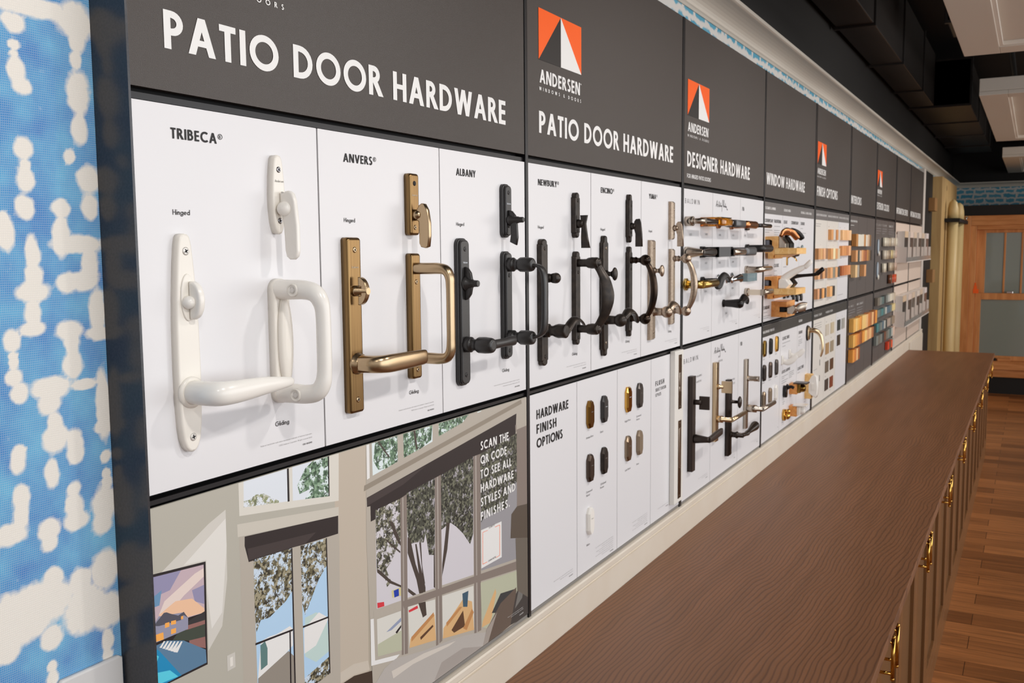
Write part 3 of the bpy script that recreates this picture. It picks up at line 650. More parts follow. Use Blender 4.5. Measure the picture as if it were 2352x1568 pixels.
# --- antique brass
def brass():
    t = thing('door_handle_set', 'antique brass hinged-door handle with square-ended plate and flat lever', 'door handle', (1.187, 0, ZR), G1)
    mb = MB(); mb.plate(shift(rrect(.0345, .277, .0055, 4), 0, -.0025), 0, .0135, .0045); mb.build('backplate', M_brass, t)
    for z in (ZS1, ZS2): screw(t, 0, .0135, z, .0046, M_brass_l)
    mark(t, -.0085, .088, .017, .0138, mat('brass_mark', (206, 190, 165), .5))
    mb = MB(); mb.lathe((0, .0125, ZH), (0, 1, 0), [(0, .0085), (.004, .0085), (.0045, .0062), (.026, .0055)], 18)
    fin = [(.0215, .0075), (.0215, .0218)] + [(.0215 + .0165 * math.sin(a), .0222 * math.cos(a)) for a in [PI * k / 16 for k in range(1, 16)]] + [(.0215, -.0218), (.0215, -.0075), (.0275, -.0065), (.0275, .0065)]
    mb.plate([(o, z + ZH) for o, z in fin], -.005, .005, .0015, fin=True, both=True); mb.build('thumb_turn', M_brass_l, t)
    mb = MB(); mb.lathe((0, .0120, ZL), (0, 1, 0), [(0, .0172), (.003, .0172), (.0035, .0158), (.010, .0158), (.0105, .0148), (.0125, .0148)], 26); mb.build('collar', M_brass_l, t)
    mb = MB(); sweep(mb, [(0, .018, ZL, .0138, .0138), (0, .032, ZL, .0138, .0138), (.002, .045, ZL, .0132, .0138), (.010, .0555, ZL, .0105, .0140), (.024, .0600, ZL, .0072, .0145), (.05, .0605, ZL, .0062, .0142), (.09, .0595, ZL, .0055, .0136), (.122, .0575, ZL, .0048, .0124), (.1285, .0572, ZL, .0038, .0105), (.131, .057, ZL, .001, .006)], 5, 20, power=2.6)
    mb.build('lever', M_brass_l, t)
    t = thing('latch_turn', 'antique brass square-ended thumb-turn plate with curved tab', 'door latch', (1.356, 0, 1.848), G2)
    mb = MB(); mb.plate(rrect(.0275, .105, .0055, 4), 0, .0130, .0042); mb.build('backplate', M_brass, t)
    for z in (.0355, -.039): screw(t, -.001, .013, z, .0042, M_slot if z > 0 else M_brass_l)
    mark(t, -.0085, .014, .016, .0133, mat('brass_mark', (206, 190, 165), .5))
    fin = [(.0225, .016), (.028, .0195), (.034, .0185), (.040, .008), (.0435, -.014), (.0435, -.036), (.041, -.054), (.035, -.0565), (.026, -.0545), (.0225, -.048), (.0225, -.012), (.0165, -.008), (.0165, .006)]
    mb = MB(); mb.plate([(o, z - .018) for o, z in fin], -.0045, .0045, .002, fin=True, both=True)
    mb.lathe((0, .012, -.018), (0, 1, 0), [(0, .0098), (.006, .0095), (.014, .0062)], 18); mb.build('thumb_turn', M_brass_l, t)
    t = thing('pull_handle', 'antique brass square-cornered sliding-door pull', 'door handle', (1.3565, 0, 1.6565), G3)
    mb = MB(); mb.plate(rrect(.0275, .217, .0055, 4), 0, .0130, .0042); mb.build('backplate', M_brass, t)
    for z in (.0595, -.0925): screw(t, -.001, .013, z, .0042, M_brass_l)
    mb = MB()
    zt, zb = .0825, -.0715
    q = [(-.001, .010, zt, .0098, .0098), (-.001, .04, zt, .0098, .0098), (0, .058, zt, .0095, .0098), (.001, .072, zt - .003, .0085, .0098), (.002, .079, zt - .014, .0072, .0098), (.002, .0805, zt - .034, .0062, .0095), (.002, .0805, 0, .0062, .0095), (.002, .0805, zb + .034, .0062, .0095), (.002, .079, zb + .014, .0072, .0098), (.001, .072, zb + .003, .0085, .0098), (0, .058, zb, .0095, .0098), (-.001, .04, zb, .0098, .0098), (-.001, .010, zb, .0098, .0098)]
    sweep(mb, q, 6, 18, ref=(1, 0, 0), power=2.4); mb.build('grip', M_brass_l, t)
brass()

# --- black
def black():
    t = thing('door_handle_set', 'black hinged-door handle with round-ended stepped plate and barrel lever', 'door handle', (1.5165, 0, ZR), G1)
    def stepped(w, zt, zb, parent, m, r=.012):
        h = zt - zb; c = (zt + zb) / 2
        mb = MB(); mb.plate(shift(rrect(w, h, r, 6), 0, c), 0, .008, .0025); mb.plate(shift(rrect(w - .006, h - .007, r - .002, 6), 0, c), .0075, .0135, .0025); return mb.build('backplate', m, parent)
    stepped(.036, .1368, -.1405, t, M_black, .0125)
    for z in (ZS1, ZS2): screw(t, -.001, .0135, z, .0045, M_black)
    mark(t, -.008, .090, .015, .0138, mat('white_mark', (225, 232, 240), .5))
    mb = MB(); mb.lathe((0, .013, ZH), (0, 1, 0), [(0, .0145), (.005, .0140), (.007, .0105), (.016, .0082), (.018, .0070), (.019, .0064), (.027, .0062), (.0285, .0055)], 20)
    fin = [(.0135, .031), (.019, .0295), (.026, .020), (.0285, .008), (.0285, -.008), (.026, -.020), (.019, -.0295), (.0135, -.031)]
    mb.plate([(o, z + ZH) for o, z in fin], -.004, .004, .0018, fin=True, both=True); mb.build('thumb_turn', M_black, t)
    bar = [(0, .0155), (.010, .0155), (.0115, .0140), (.0125, .0118), (.021, .0112), (.0222, .0142), (.025, .0160), (.036, .0164), (.046, .0152), (.0495, .0138), (.0510, .0118), (.0515, .0080)]
    mb = MB(); mb.lathe((0, .0125, ZL), (0, 1, 0), [(d * 1.18, r * .95) for d, r in bar], 24)
    sweep(mb, [(.008, .060, ZL, .006, .0095), (.03, .060, ZL - .0005, .005, .0090), (.06, .0605, ZL, .0055, .0085), (.085, .060, ZL + .0005, .0055, .0098), (.105, .059, ZL, .0050, .0095), (.112, .0585, ZL, .003, .007)], 5, 16)
    mb.build('lever', M_black, t)
    t = thing('latch_turn', 'black round-ended stepped thumb-turn plate with cone hub', 'door latch', (1.6870, 0, 1.8475), G2)
    stepped(.030, .0535, -.0535, t, M_black, .011)
    for z in (.036, -.030): screw(t, -.001, .0135, z, .0042, M_black)
    mark(t, -.0085, .0125, .015, .0138, mat('white_mark', (225, 232, 240), .5))
    mb = MB(); mb.lathe((0, .013, -.0185), (0, 1, 0), [(0, .0120), (.006, .0105), (.012, .0075), (.022, .0068), (.024, .0058), (.032, .0056), (.034, .0045)], 18)
    fin = [(.014, .019), (.021, .0175), (.029, .008), (.0325, -.01), (.034, -.036), (.031, -.051), (.0165, -.0445), (.019, -.03), (.018, -.010)]
    mb.plate([(o, z - .0185 + .0005) for o, z in fin], -.0045, .0035, .0018, fin=True, both=True); mb.build('thumb_turn', M_black, t)
    t = thing('pull_handle', 'black sliding-door pull with two barrel arms and flat strap grip', 'door handle', (1.6868, 0, 1.6565), G3)
    stepped(.030, .1100, -.1092, t, M_black, .011)
    for z in (.0615, -.0915): screw(t, -.001, .0135, z, .0042, M_black)
    for z in (.0832, -.0638):
        mb = MB(); mb.lathe((-.0005, .0125, z), (0, 1, 0), [(d * 1.1, r * .92) for d, r in bar], 22); mb.build('arm', M_black, t)
    mb = MB()
    q = [(.0, .063, .083, .0030, .0092), (.006, .076, .080, .0035, .0095), (.009, .085, .070, .0045, .0098), (.009, .0885, .050, .0048, .0095), (.0085, .089, .010, .0048, .0092), (.0085, .0885, -.030, .0048, .0095), (.009, .085, -.050, .0045, .0098), (.006, .076, -.060, .0035, .0095), (.0, .063, -.0635, .0030, .0092)]
    sweep(mb, q, 6, 14, ref=(1, 0, 0), power=3.5); mb.build('grip', M_black, t)
black()

def barrel_lever(t, mt, wave):
    """barrel neck and an arm that rises, curls over and droops"""
    mb = MB(); mb.lathe((0, .0115, ZL), (0, 1, 0), [(0, .0150), (.010, .0150), (.0110, .0138), (.0118, .0115), (.020, .0110), (.026, .0138), (.034, .0158), (.044, .0150), (.051, .0152), (.053, .0135), (.0535, .010)], 22); 
    mb.build('lever_neck', mt, t)
# --- bronze with stepped shoulders
def newbury():
    t = thing('door_handle_set', 'dark bronze hinged-door handle with shouldered plate and curling strap lever', 'door handle', (1.849, 0, ZR), G1)
    def shouldered(w, zt, zb, parent, m):
        h = w / 2; s_ = .0035
        def arc(cz, up): return [((h - s_) * math.cos(a), cz + .0075 * math.sin(a) * up) for a in [PI * k / 8 for k in range(9)]]
        top = arc(zt - .0075, 1); bot = arc(zb + .0075, -1)
        out = [(h, zt - .012)] + [(h - s_, zt - .0105)] + top + [(-h + s_, zt - .0105), (-h, zt - .012), (-h, zb + .012), (-h + s_, zb + .0105)] + list(reversed(bot)) + [(h - s_, zb + .0105), (h, zb + .012)]
        mb = MB(); mb.plate(out, 0, .0125, .0032, smooth=False); return mb.build('backplate', m, parent)
    shouldered(.030, .1373, -.1400, t, M_bronze)
    for z in (ZS1, ZS2): screw(t, -.001, .0125, z, .0042, M_bronze)
    mb = MB(); mb.lathe((0, .012, ZH), (0, 1, 0), [(0, .0105), (.010, .0100), (.018, .0085)], 18)
    sweep(mb, [(-.006, .034, ZH, .011, .0105), (.0, .036, ZH, .011, .0115), (.008, .036, ZH, .0105, .0112), (.014, .035, ZH, .004, .005)], 4, 16); mb.build('thumb_turn', M_bronze, t)
    barrel_lever(t, M_bronze, 1)
    mb = MB(); sweep(mb, [(.004, .052, ZL - .004, .006, .010), (.018, .0545, ZL + .000, .0045, .0100), (.036, .0565, ZL + .014, .0035, .0098), (.054, .058, ZL + .0225, .0030, .0085), (.074, .0585, ZL + .0215, .0030, .0070), (.095, .058, ZL + .0125, .0030, .0060), (.104, .0575, ZL + .0065, .0024, .0045)], 6, 14, ref=(0, -.8, .6)); mb.build('lever', M_bronze, t)
    t = thing('latch_turn', 'dark bronze shouldered thumb-turn plate with straight flared tab', 'door latch', (2.0200, 0, 1.8475), G2)
    shouldered(.0245, .0525, -.0520, t, M_bronze)
    for z in (.034, -.036): screw(t, -.001, .0125, z, .0042, M_bronze)
    mb = MB(); mb.lathe((0, .011, -.0195), (0, 1, 0), [(0, .0105), (.009, .0095), (.016, .0075)], 16)
    mb.plate([(o, z - .0195) for o, z in [(.019, .0195), (.0365, .0195), (.0345, .010), (.0325, 0), (.0365, -.030), (.0425, -.056), (.0215, -.056), (.021, -.03), (.022, -.008)]], -.004, .004, .0014, fin=True, both=True); mb.build('thumb_turn', M_bronze, t)
    t = thing('pull_handle', 'dark bronze sliding-door pull with a broad flared leaf grip', 'door handle', (2.0220, 0, 1.655), G3)
    shouldered(.0245, .1094, -.1095, t, M_bronze)
    for z in (.061, -.092): screw(t, -.001, .0125, z, .0042, M_bronze)
    for z in (.0825, -.0712):
        mb = MB(); mb.lathe((0, .0115, z), (0, 1, 0), [(0, .0095), (.012, .0090), (.022, .0095), (.026, .0120), (.036, .0135), (.044, .0130), (.050, .0122), (.052, .010)], 20)
        mb.ball((0.003, .055, z), (.0135, .0135, .0135), 16); mb.build('arm', M_bronze, t)
    mb = MB(); sweep(mb, [(.003, .058, .078, .007, .010), (.004, .068, .062, .0045, .0105), (.005, .078, .042, .0038, .0130), (.005, .0835, .018, .0036, .0155), (.005, .0845, .004, .0036, .0160), (.005, .083, -.012, .0036, .0150), (.005, .077, -.034, .0038, .0125), (.004, .067, -.053, .0045, .0105), (.003, .058, -.067, .007, .010)], 6, 14, ref=(.7, .7, 0)); mb.build('grip', M_bronze, t)
newbury()

def ball_set(xh, xg, mt, mdeep, kind, labs):
    def plate_out(w, zt, zb):
        h = w / 2
        if kind == 'scallop':
            k = [(zt, .001), (zt - .0008, .0045), (zt - .003, .0072), (zt - .0065, .0085), (zt - .011, .0083), (zt - .0135, .0090), (zt - .016, .0115), (zt - .0182, h)]
        else: k = [(zt, h - .0004)]
        kb = [(zb + (zt - z), ww) for z, ww in k]
        return prof_out([(z, ww * min(1, h / .0145) if ww < h else h) for z, ww in k] + [(z, ww * min(1, h / .0145) if ww < h else h) for z, ww in reversed(kb)])
    def plate_obj(w, zt, zb, par):
        mb = MB()
        if kind == 'scallop': mb.plate(plate_out(w, zt, zb), 0, .0125, .0045)
        else:
            h = w / 2; c = .0045
            r0 = [(-h, 0, zb), (h, 0, zb), (h, 0, zt), (-h, 0, zt)]; r1 = [(p[0], .0085, p[2]) for p in r0]
            r2 = [(-h + c, .0145, zb + c), (h - c, .0145, zb + c), (h - c, .0145, zt - c), (-h + c, .0145, zt - c)]
            mb.rings([r0, r1, r2], 0, False)
        return mb.build('backplate', mt, par)
    po = .0125 if kind == 'scallop' else .0145
    t = thing('door_handle_set', labs[0], 'door handle', (xh, 0, ZR), G1)
    if kind == 'scallop': plate_obj(.031, .1472, -.153, t)
    else: plate_obj(.029, .1377, -.1415, t)
    for z in (ZS1, ZS2): screw(t, -.001, po, z, .0040, M_nickel_d)
    mb = MB(); mb.lathe((0, po - .001, ZH), (0, 1, 0), [(0, .0095), (.004, .0095), (.006, .0060), (.013, .0055), (.017, .0085)], 18)
    mb.ball((0, po + .0225, ZH), (.0120, .0065, .0165), 18); mb.build('thumb_turn', mt, t)
    mb = MB(); mb.lathe((0, po - .001, ZL), (0, 1, 0), [(0, .0128), (.004, .0128), (.005, .0112), (.024, .0108), (.028, .0118)], 20)
    mb.ball((0, po + .0375, ZL), .0165, 18); mb.build('lever_neck', mt, t)
    mb = MB(); sweep(mb, [(.010, .052, ZL + .000, .0085, .0085), (.020, .054, ZL + .0085, .0065, .0100), (.034, .0565, ZL + .0185, .0045, .0112), (.052, .058, ZL + .0215, .0040, .0108), (.070, .0585, ZL + .0150, .0045, .0100), (.085, .058, ZL + .0030, .0055, .0085), (.094, .0575, ZL - .0065, .0060, .0070), (.098, .0572, ZL - .012, .003, .004)], 6, 16, ref=(0, -.8, .6)); mb.build('lever', mt, t)
    t = thing('latch_turn', labs[1], 'door latch', (xg + (-.0005 if kind == 'scallop' else -.0035), 0, 1.8475), G2)
    if kind == 'scallop': plate_obj(.0225, .0637, -.0623, t)
    else: plate_obj(.0215, .0582, -.0525, t)
    for z in (.034, -.036): screw(t, -.001, po, z, .0036, mt)
    mb = MB(); mb.lathe((0, po - .001, -.0195), (0, 1, 0), [(0, .0095), (.008, .0082), (.014, .0070)], 16)
    mb.plate([(o, z - .0195) for o, z in [(.021, .012), (.026, .0185), (.0355, .0190), (.0395, .006), (.0425, -.022), (.0435, -.0535), (.0245, -.0535), (.0245, -.02), (.021, -.008)]], -.004, .004, .0016, fin=True, both=True); mb.build('thumb_turn', mt, t)
    t = thing('pull_handle', labs[2], 'door handle', (xg, 0, 1.6555), G3)
    if kind == 'scallop': plate_obj(.0225, .1196, -.1184, t)
    else: plate_obj(.0215, .1119, -.1106, t)
    for z in (.0605, -.092): screw(t, -.001, po, z, .0036, mt)
    for z in (.0837, -.0702):
        mb = MB(); mb.lathe((0, po - .001, z), (0, 1, 0), [(0, .0090), (.005, .0088), (.007, .0075), (.011, .0080), (.014, .0090), (.016, .0080), (.020, .0060), (.026, .0070), (.028, .0095)], 18)
        mb.ball((0, .0515, z), .0148, 18); mb.build('arm', mdeep, t)
    mb = MB(); sweep(mb, [(.0, .055, .078, .0065, .0075), (.001, .064, .062, .0075, .0085), (.002, .072, .038, .0090, .0095), (.002, .0755, .006, .0098, .0100), (.002, .072, -.026, .0090, .0095), (.001, .064, -.050, .0075, .0085), (.0, .055, -.066, .0065, .0075)], 7, 18, ref=(1, 0, 0)); mb.build('grip', mdeep, t)
M_encino_g = noise_mat('polished_bronze', (42, 34, 30), (70, 54, 42), nscale=30, rough=0.24, metal=0.85)
ball_set(2.187, 2.354, M_bronze, M_encino_g, 'scallop', ('dark bronze hinged-door handle with scalloped plate ends, oval knob and curling lever', 'dark bronze thumb-turn plate with scalloped ends', 'dark bronze sliding-door pull with ball ends and scalloped plate'))
ball_set(2.5215, 2.690, M_nickel_d, M_nickel_d, 'bevel', ('pale nickel hinged-door handle with sloped-edge plate and curling lever', 'pale nickel thumb-turn plate with sloped edges', 'pale nickel sliding-door pull with ball ends, overlapping the lever panels'))

# ------------------------------------------------------------------ lower panels of the first two bays
PHOTO = [
('wall', (-0.4962, 1.4545), (-0.0857, 1.4545), (-0.1028, 1.0187), (-0.4962, 1.1948)),
('wall_sun', (-0.4848, 1.3701), (-0.403, 1.4123), (-0.372, 1.424), (-0.3729, 1.3661), (-0.3739, 1.3279), (-0.386, 1.2664), (-0.4119, 1.2415), (-0.4112, 1.3096), (-0.4103, 1.3638), (-0.4652, 1.3694)),
('wall_sun2', (-0.4473, 1.3694), (-0.3726, 1.412), (-0.3726, 1.3737), (-0.3851, 1.2853), (-0.4046, 1.2693), (-0.41, 1.3243), (-0.4093, 1.3654)),
('wall_r', (-0.1322, 1.4545), (-0.0486, 1.4545), (-0.0657, 1.0021), (-0.164, 1.0461), (-0.1365, 1.3513)),
('wall_rr', (-0.1439, 1.4545), (-0.0616, 1.4545), (-0.0661, 1.2955), (-0.0699, 1.0423), (-0.1481, 1.0756)),
('skirt', (-0.1579, 1.1012), (-0.1083, 1.1019), (-0.0707, 1.093), (-0.0665, 1.0753), (-0.1081, 1.0837), (-0.1586, 1.0839)),
('floor_d', (-0.1587, 1.081), (-0.1081, 1.0819), (-0.0144, 1.0612), (-0.0529, 1.0454), (-0.0584, 1.029), (-0.1591, 1.0723)),
('trim_w', (-0.3468, 1.4545), (-0.1322, 1.4545), (-0.1353, 1.3794), (-0.3473, 1.4086)),
('sky', (-0.3373, 1.4545), (-0.2495, 1.4545), (-0.2503, 1.4061), (-0.3385, 1.4188)),
('sky', (-0.2389, 1.4545), (-0.158, 1.4545), (-0.1595, 1.3921), (-0.2397, 1.4044)),
('leafW', (-0.3381, 1.4272), (-0.3265, 1.4268), (-0.3155, 1.4313), (-0.2993, 1.4291), (-0.283, 1.4197), (-0.2692, 1.4115), (-0.2693, 1.4087), (-0.3385, 1.4188)),
('leafT', (-0.2292, 1.4253), (-0.2112, 1.4465), (-0.1937, 1.4545), (-0.158, 1.4545), (-0.1595, 1.3921), (-0.2132, 1.4006), (-0.1971, 1.4138), (-0.225, 1.4109)),
('dark', (-0.2503, 1.4545), (-0.2462, 1.4545), (-0.2468, 1.4053), (-0.2509, 1.4055)),
('dark', (-0.1586, 1.4545), (-0.1554, 1.4545), (-0.1568, 1.392), (-0.1595, 1.3921)),
('trim_l', (-0.352, 1.3981), (-0.1357, 1.3697), (-0.1363, 1.3557), (-0.3518, 1.3802)),
('trim_s', (-0.3488, 1.3794), (-0.1365, 1.3513), (-0.1357, 1.3377), (-0.1439, 1.0371), (-0.3517, 1.1301)),
('shade', (-0.3389, 1.3775), (-0.1376, 1.356), (-0.1388, 1.3274), (-0.3329, 1.3395), (-0.3396, 1.3643)),
('shade_l', (-0.334, 1.3588), (-0.1907, 1.3437), (-0.2162, 1.3327), (-0.3328, 1.3419)),
('lake', (-0.3237, 1.34), (-0.2453, 1.3342), (-0.2468, 1.1691), (-0.2462, 1.1002), (-0.3245, 1.1343)),
('lake', (-0.2267, 1.3323), (-0.1674, 1.3277), (-0.168, 1.1112), (-0.2263, 1.1046)),
('leafD', (-0.3237, 1.34), (-0.2453, 1.3342), (-0.2458, 1.2706), (-0.2617, 1.2591), (-0.2795, 1.2527), (-0.2968, 1.2464), (-0.3134, 1.249), (-0.3229, 1.2346), (-0.3247, 1.2643)),
('leafD', (-0.2267, 1.3323), (-0.1674, 1.3277), (-0.1679, 1.2849), (-0.1875, 1.269), (-0.2044, 1.2462), (-0.221, 1.2238), (-0.2274, 1.2475)),
('white', (-0.3149, 1.2183), (-0.2981, 1.2189), (-0.2811, 1.2168), (-0.2547, 1.2188), (-0.2484, 1.2123), (-0.2495, 1.1872), (-0.2713, 1.1787), (-0.3005, 1.1695), (-0.3229, 1.1664)),
('teal', (-0.3163, 1.2127), (-0.3067, 1.2152), (-0.3023, 1.2032), (-0.3034, 1.179), (-0.3169, 1.1762)),
('awning', (-0.2212, 1.2196), (-0.196, 1.2194), (-0.1708, 1.2018), (-0.1678, 1.1471), (-0.1994, 1.1417), (-0.2239, 1.1601)),
('white', (-0.2244, 1.2035), (-0.1897, 1.2172), (-0.1669, 1.2004), (-0.1983, 1.1677), (-0.2249, 1.1648)),
('rock', (-0.3229, 1.1664), (-0.2593, 1.1825), (-0.2468, 1.1691), (-0.2462, 1.1002), (-0.3245, 1.1343)),
('leafD', (-0.2266, 1.1265), (-0.1682, 1.1383), (-0.168, 1.1103), (-0.2263, 1.1046)),
('dark', (-0.3258, 1.2195), (-0.2484, 1.2123), (-0.2485, 1.2094), (-0.326, 1.2164)),
('dark', (-0.2267, 1.2086), (-0.1687, 1.2033), (-0.1689, 1.2006), (-0.2268, 1.2057)),
('dark', (-0.2561, 1.213), (-0.2532, 1.2128), (-0.2557, 1.1043), (-0.2587, 1.1056)),
('trim_s', (-0.2446, 1.3349), (-0.2266, 1.3331), (-0.2269, 1.0918), (-0.2456, 1.0999)),
('dark', (-0.2471, 1.3339), (-0.2441, 1.3339), (-0.2462, 1.1002), (-0.2492, 1.1015)),
('dark', (-0.1687, 1.3281), (-0.1661, 1.3278), (-0.1666, 1.1107), (-0.1693, 1.1109)),
('sw', (-0.3797, 1.2221), (-0.3649, 1.2218), (-0.365, 1.2005), (-0.3798, 1.2002)),
('sw2', (-0.3744, 1.2172), (-0.3693, 1.2172), (-0.3694, 1.2046), (-0.3745, 1.2047)),
('dark', (-0.4962, 1.3725), (-0.4108, 1.3636), (-0.4143, 1.2241), (-0.4962, 1.225)),
('pic_sky', (-0.4962, 1.3689), (-0.4143, 1.3605), (-0.4158, 1.296), (-0.4962, 1.3037)),
('pic_lav', (-0.4962, 1.3689), (-0.4521, 1.3643), (-0.471, 1.3442), (-0.4962, 1.3431)),
('pic_blue', (-0.4962, 1.3441), (-0.4838, 1.3484), (-0.4882, 1.3302), (-0.4962, 1.3304)),
('pic_lav', (-0.4355, 1.3326), (-0.4148, 1.3333), (-0.4157, 1.3073), (-0.4317, 1.3165)),
('pic_pale', (-0.4803, 1.3329), (-0.4298, 1.353), (-0.4146, 1.3558), (-0.4147, 1.3446), (-0.4494, 1.3298), (-0.4725, 1.3158), (-0.4898, 1.3183)),
('pic_warm', (-0.4898, 1.3183), (-0.4631, 1.3271), (-0.4361, 1.3217), (-0.4164, 1.3019), (-0.4158, 1.296), (-0.4419, 1.2996), (-0.4819, 1.3047)),
('pic_hill', (-0.4468, 1.2936), (-0.4157, 1.2975), (-0.416, 1.2735), (-0.457, 1.2737)),
('pic_field', (-0.4562, 1.2881), (-0.4158, 1.2866), (-0.4169, 1.2567), (-0.4701, 1.2786)),
('pic_pink', (-0.4493, 1.2893), (-0.4159, 1.2855), (-0.4161, 1.2803), (-0.4473, 1.2834)),
('pic_pink', (-0.4436, 1.2679), (-0.4166, 1.2631), (-0.4164, 1.2471), (-0.4439, 1.2614)),
('pic_house', (-0.4962, 1.3108), (-0.4899, 1.3165), (-0.4506, 1.3082), (-0.4438, 1.2984), (-0.4446, 1.2839), (-0.4959, 1.2848), (-0.4962, 1.2849)),
('pic_roof', (-0.4962, 1.3085), (-0.4936, 1.3107), (-0.482, 1.3184), (-0.4777, 1.3176), (-0.4718, 1.3138), (-0.4597, 1.307), (-0.4505, 1.3089), (-0.4438, 1.2984), (-0.4508, 1.3046), (-0.4556, 1.2996), (-0.4905, 1.3042), (-0.4962, 1.3063)),
('pic_glow', (-0.481, 1.3044), (-0.4741, 1.3037), (-0.4744, 1.2977), (-0.4814, 1.2984)),
('pic_glow', (-0.4714, 1.3038), (-0.4635, 1.3025), (-0.4638, 1.2975), (-0.4717, 1.2989)),
('pic_glow', (-0.472, 1.2932), (-0.464, 1.2925), (-0.4644, 1.286), (-0.4723, 1.2868)),
('pic_glow', (-0.4962, 1.2949), (-0.4962, 1.2949), (-0.4842, 1.294), (-0.4839, 1.2845), (-0.4962, 1.2857)),
('pic_glow', (-0.4553, 1.3043), (-0.4517, 1.3042), (-0.4519, 1.2998), (-0.4555, 1.3004)),
('pic_deck', (-0.4962, 1.2756), (-0.4962, 1.2811), (-0.4788, 1.2812), (-0.4526, 1.2713), (-0.4165, 1.2452), (-0.416, 1.2271), (-0.4595, 1.2274)),
('pic_pool', (-0.4962, 1.2762), (-0.4923, 1.2733), (-0.4586, 1.2271), (-0.4862, 1.2268), (-0.4962, 1.2275)),
('pic_pool2', (-0.4962, 1.2687), (-0.4927, 1.2656), (-0.4962, 1.2591)),
('pic_pool2', (-0.4962, 1.2457), (-0.4766, 1.2411), (-0.464, 1.2278), (-0.4962, 1.2301)),
('white', (-0.4912, 1.2765), (-0.484, 1.2824), (-0.4819, 1.2813), (-0.4879, 1.2749)),
('white', (-0.4871, 1.2738), (-0.4786, 1.2803), (-0.4765, 1.2792), (-0.483, 1.2718)),
('white', (-0.4829, 1.271), (-0.4733, 1.2782), (-0.4711, 1.277), (-0.4782, 1.2688)),
('white', (-0.4786, 1.2682), (-0.4678, 1.2761), (-0.4657, 1.2749), (-0.4733, 1.2657)),
('white', (-0.4744, 1.2654), (-0.4624, 1.274), (-0.4602, 1.2728), (-0.4683, 1.2626)),
('white', (-0.4701, 1.2626), (-0.4568, 1.2718), (-0.4546, 1.2706), (-0.4634, 1.2594)),
('trim_s', (-0.0631, 1.4545), (0.4963, 1.4545), (0.4963, 1.2704), (0.4943, 1.1393), (0.4883, 0.9757), (0.3328, 0.9757), (-0.0592, 1.0262), (-0.0679, 1.296)),
('white', (-0.0618, 1.4545), (-0.0543, 1.4545), (-0.0551, 1.3983), (-0.0622, 1.3971)),
('skyT', (-0.0475, 1.4545), (0.0243, 1.4545), (0.0241, 1.4099), (-0.047, 1.4004)),
('skyT', (0.0414, 1.4545), (0.1329, 1.4545), (0.132, 1.4247), (0.0418, 1.4127)),
('skyT', (0.153, 1.4545), (0.258, 1.4545), (0.236, 1.4424), (0.1523, 1.4307)),
('skyT', (0.2916, 1.4545), (0.3083, 1.4545), (0.3042, 1.4532), (0.2915, 1.4525)),
('leafT', (-0.0389, 1.4545), (0.0242, 1.4545), (0.0241, 1.4099), (-0.0084, 1.4051), (-0.0314, 1.4071), (-0.0443, 1.4237)),
('leafT', (0.0414, 1.4545), (0.1324, 1.4545), (0.1278, 1.4285), (0.0957, 1.4194), (0.0418, 1.4127)),
('leafT', (0.153, 1.4545), (0.2587, 1.4545), (0.236, 1.4424), (0.1523, 1.4307)),
('trunk', (-0.0323, 1.4545), (-0.0278, 1.4545), (0.0007, 1.4232), (-0.0022, 1.422)),
('trunk', (0.0721, 1.4545), (0.0738, 1.4545), (0.0783, 1.4545), (0.0843, 1.42), (0.0792, 1.4195)),
('trim_d', (-0.0696, 1.3888), (0.4728, 1.453), (0.4749, 1.4438), (-0.0708, 1.3797)),
('shade', (-0.0643, 1.3672), (0.451, 1.4262), (0.444, 1.3586), (-0.0552, 1.3249), (-0.0551, 1.3511), (-0.064, 1.3519)),
('shade_l', (-0.0643, 1.3672), (0.1104, 1.3849), (0.0382, 1.3663), (-0.0639, 1.3533)),
('skyP', (-0.0419, 1.3409), (0.0295, 1.3437), (0.0249, 1.1635), (-0.0442, 1.1722)),
('skyP', (0.0484, 1.3487), (0.1373, 1.3563), (0.1323, 1.1511), (0.0448, 1.1617)),
('skyP', (0.157, 1.3571), (0.2734, 1.3693), (0.2697, 1.1337), (0.1558, 1.1486)),
('skyG', (0.2993, 1.3695), (0.4512, 1.384), (0.4489, 1.1132), (0.2987, 1.1327)),
('leafP', (-0.0419, 1.3409), (0.0295, 1.3437), (0.0276, 1.2729), (-0.0002, 1.2414), (-0.0159, 1.2321), (-0.0015, 1.2056), (-0.0145, 1.2003), (-0.0214, 1.2213), (-0.0418, 1.2384)),
('leafG', (0.0484, 1.3487), (0.1373, 1.3563), (0.133, 1.2134), (0.1143, 1.2189), (0.1041, 1.2617), (0.0979, 1.2469), (0.0754, 1.2532), (0.0534, 1.2561), (0.0468, 1.2868)),
('leafG', (0.157, 1.3571), (0.2734, 1.3693), (0.2696, 1.2167), (0.2577, 1.1985), (0.2319, 1.227), (0.2066, 1.2477), (0.188, 1.2596), (0.1558, 1.2544)),
('leafG', (0.2993, 1.3695), (0.4512, 1.384), (0.451, 1.2802), (0.4179, 1.2723), (0.4018, 1.2342), (0.3643, 1.236), (0.3138, 1.2413), (0.3009, 1.2301)),
('trunk', (-0.0038, 1.3128), (0.0063, 1.3086), (0.0279, 1.2665), (0.0266, 1.2605), (0.0115, 1.2805)),
('trunk', (-0.019, 1.2858), (-0.0116, 1.2822), (0.0263, 1.251), (0.0252, 1.2482), (0.0007, 1.2678)),
('trunk', (-0.0417, 1.2394), (-0.0358, 1.2376), (-0.0014, 1.2071), (0.0264, 1.1903), (0.0262, 1.1865), (-0.0067, 1.2047), (-0.0409, 1.2342)),
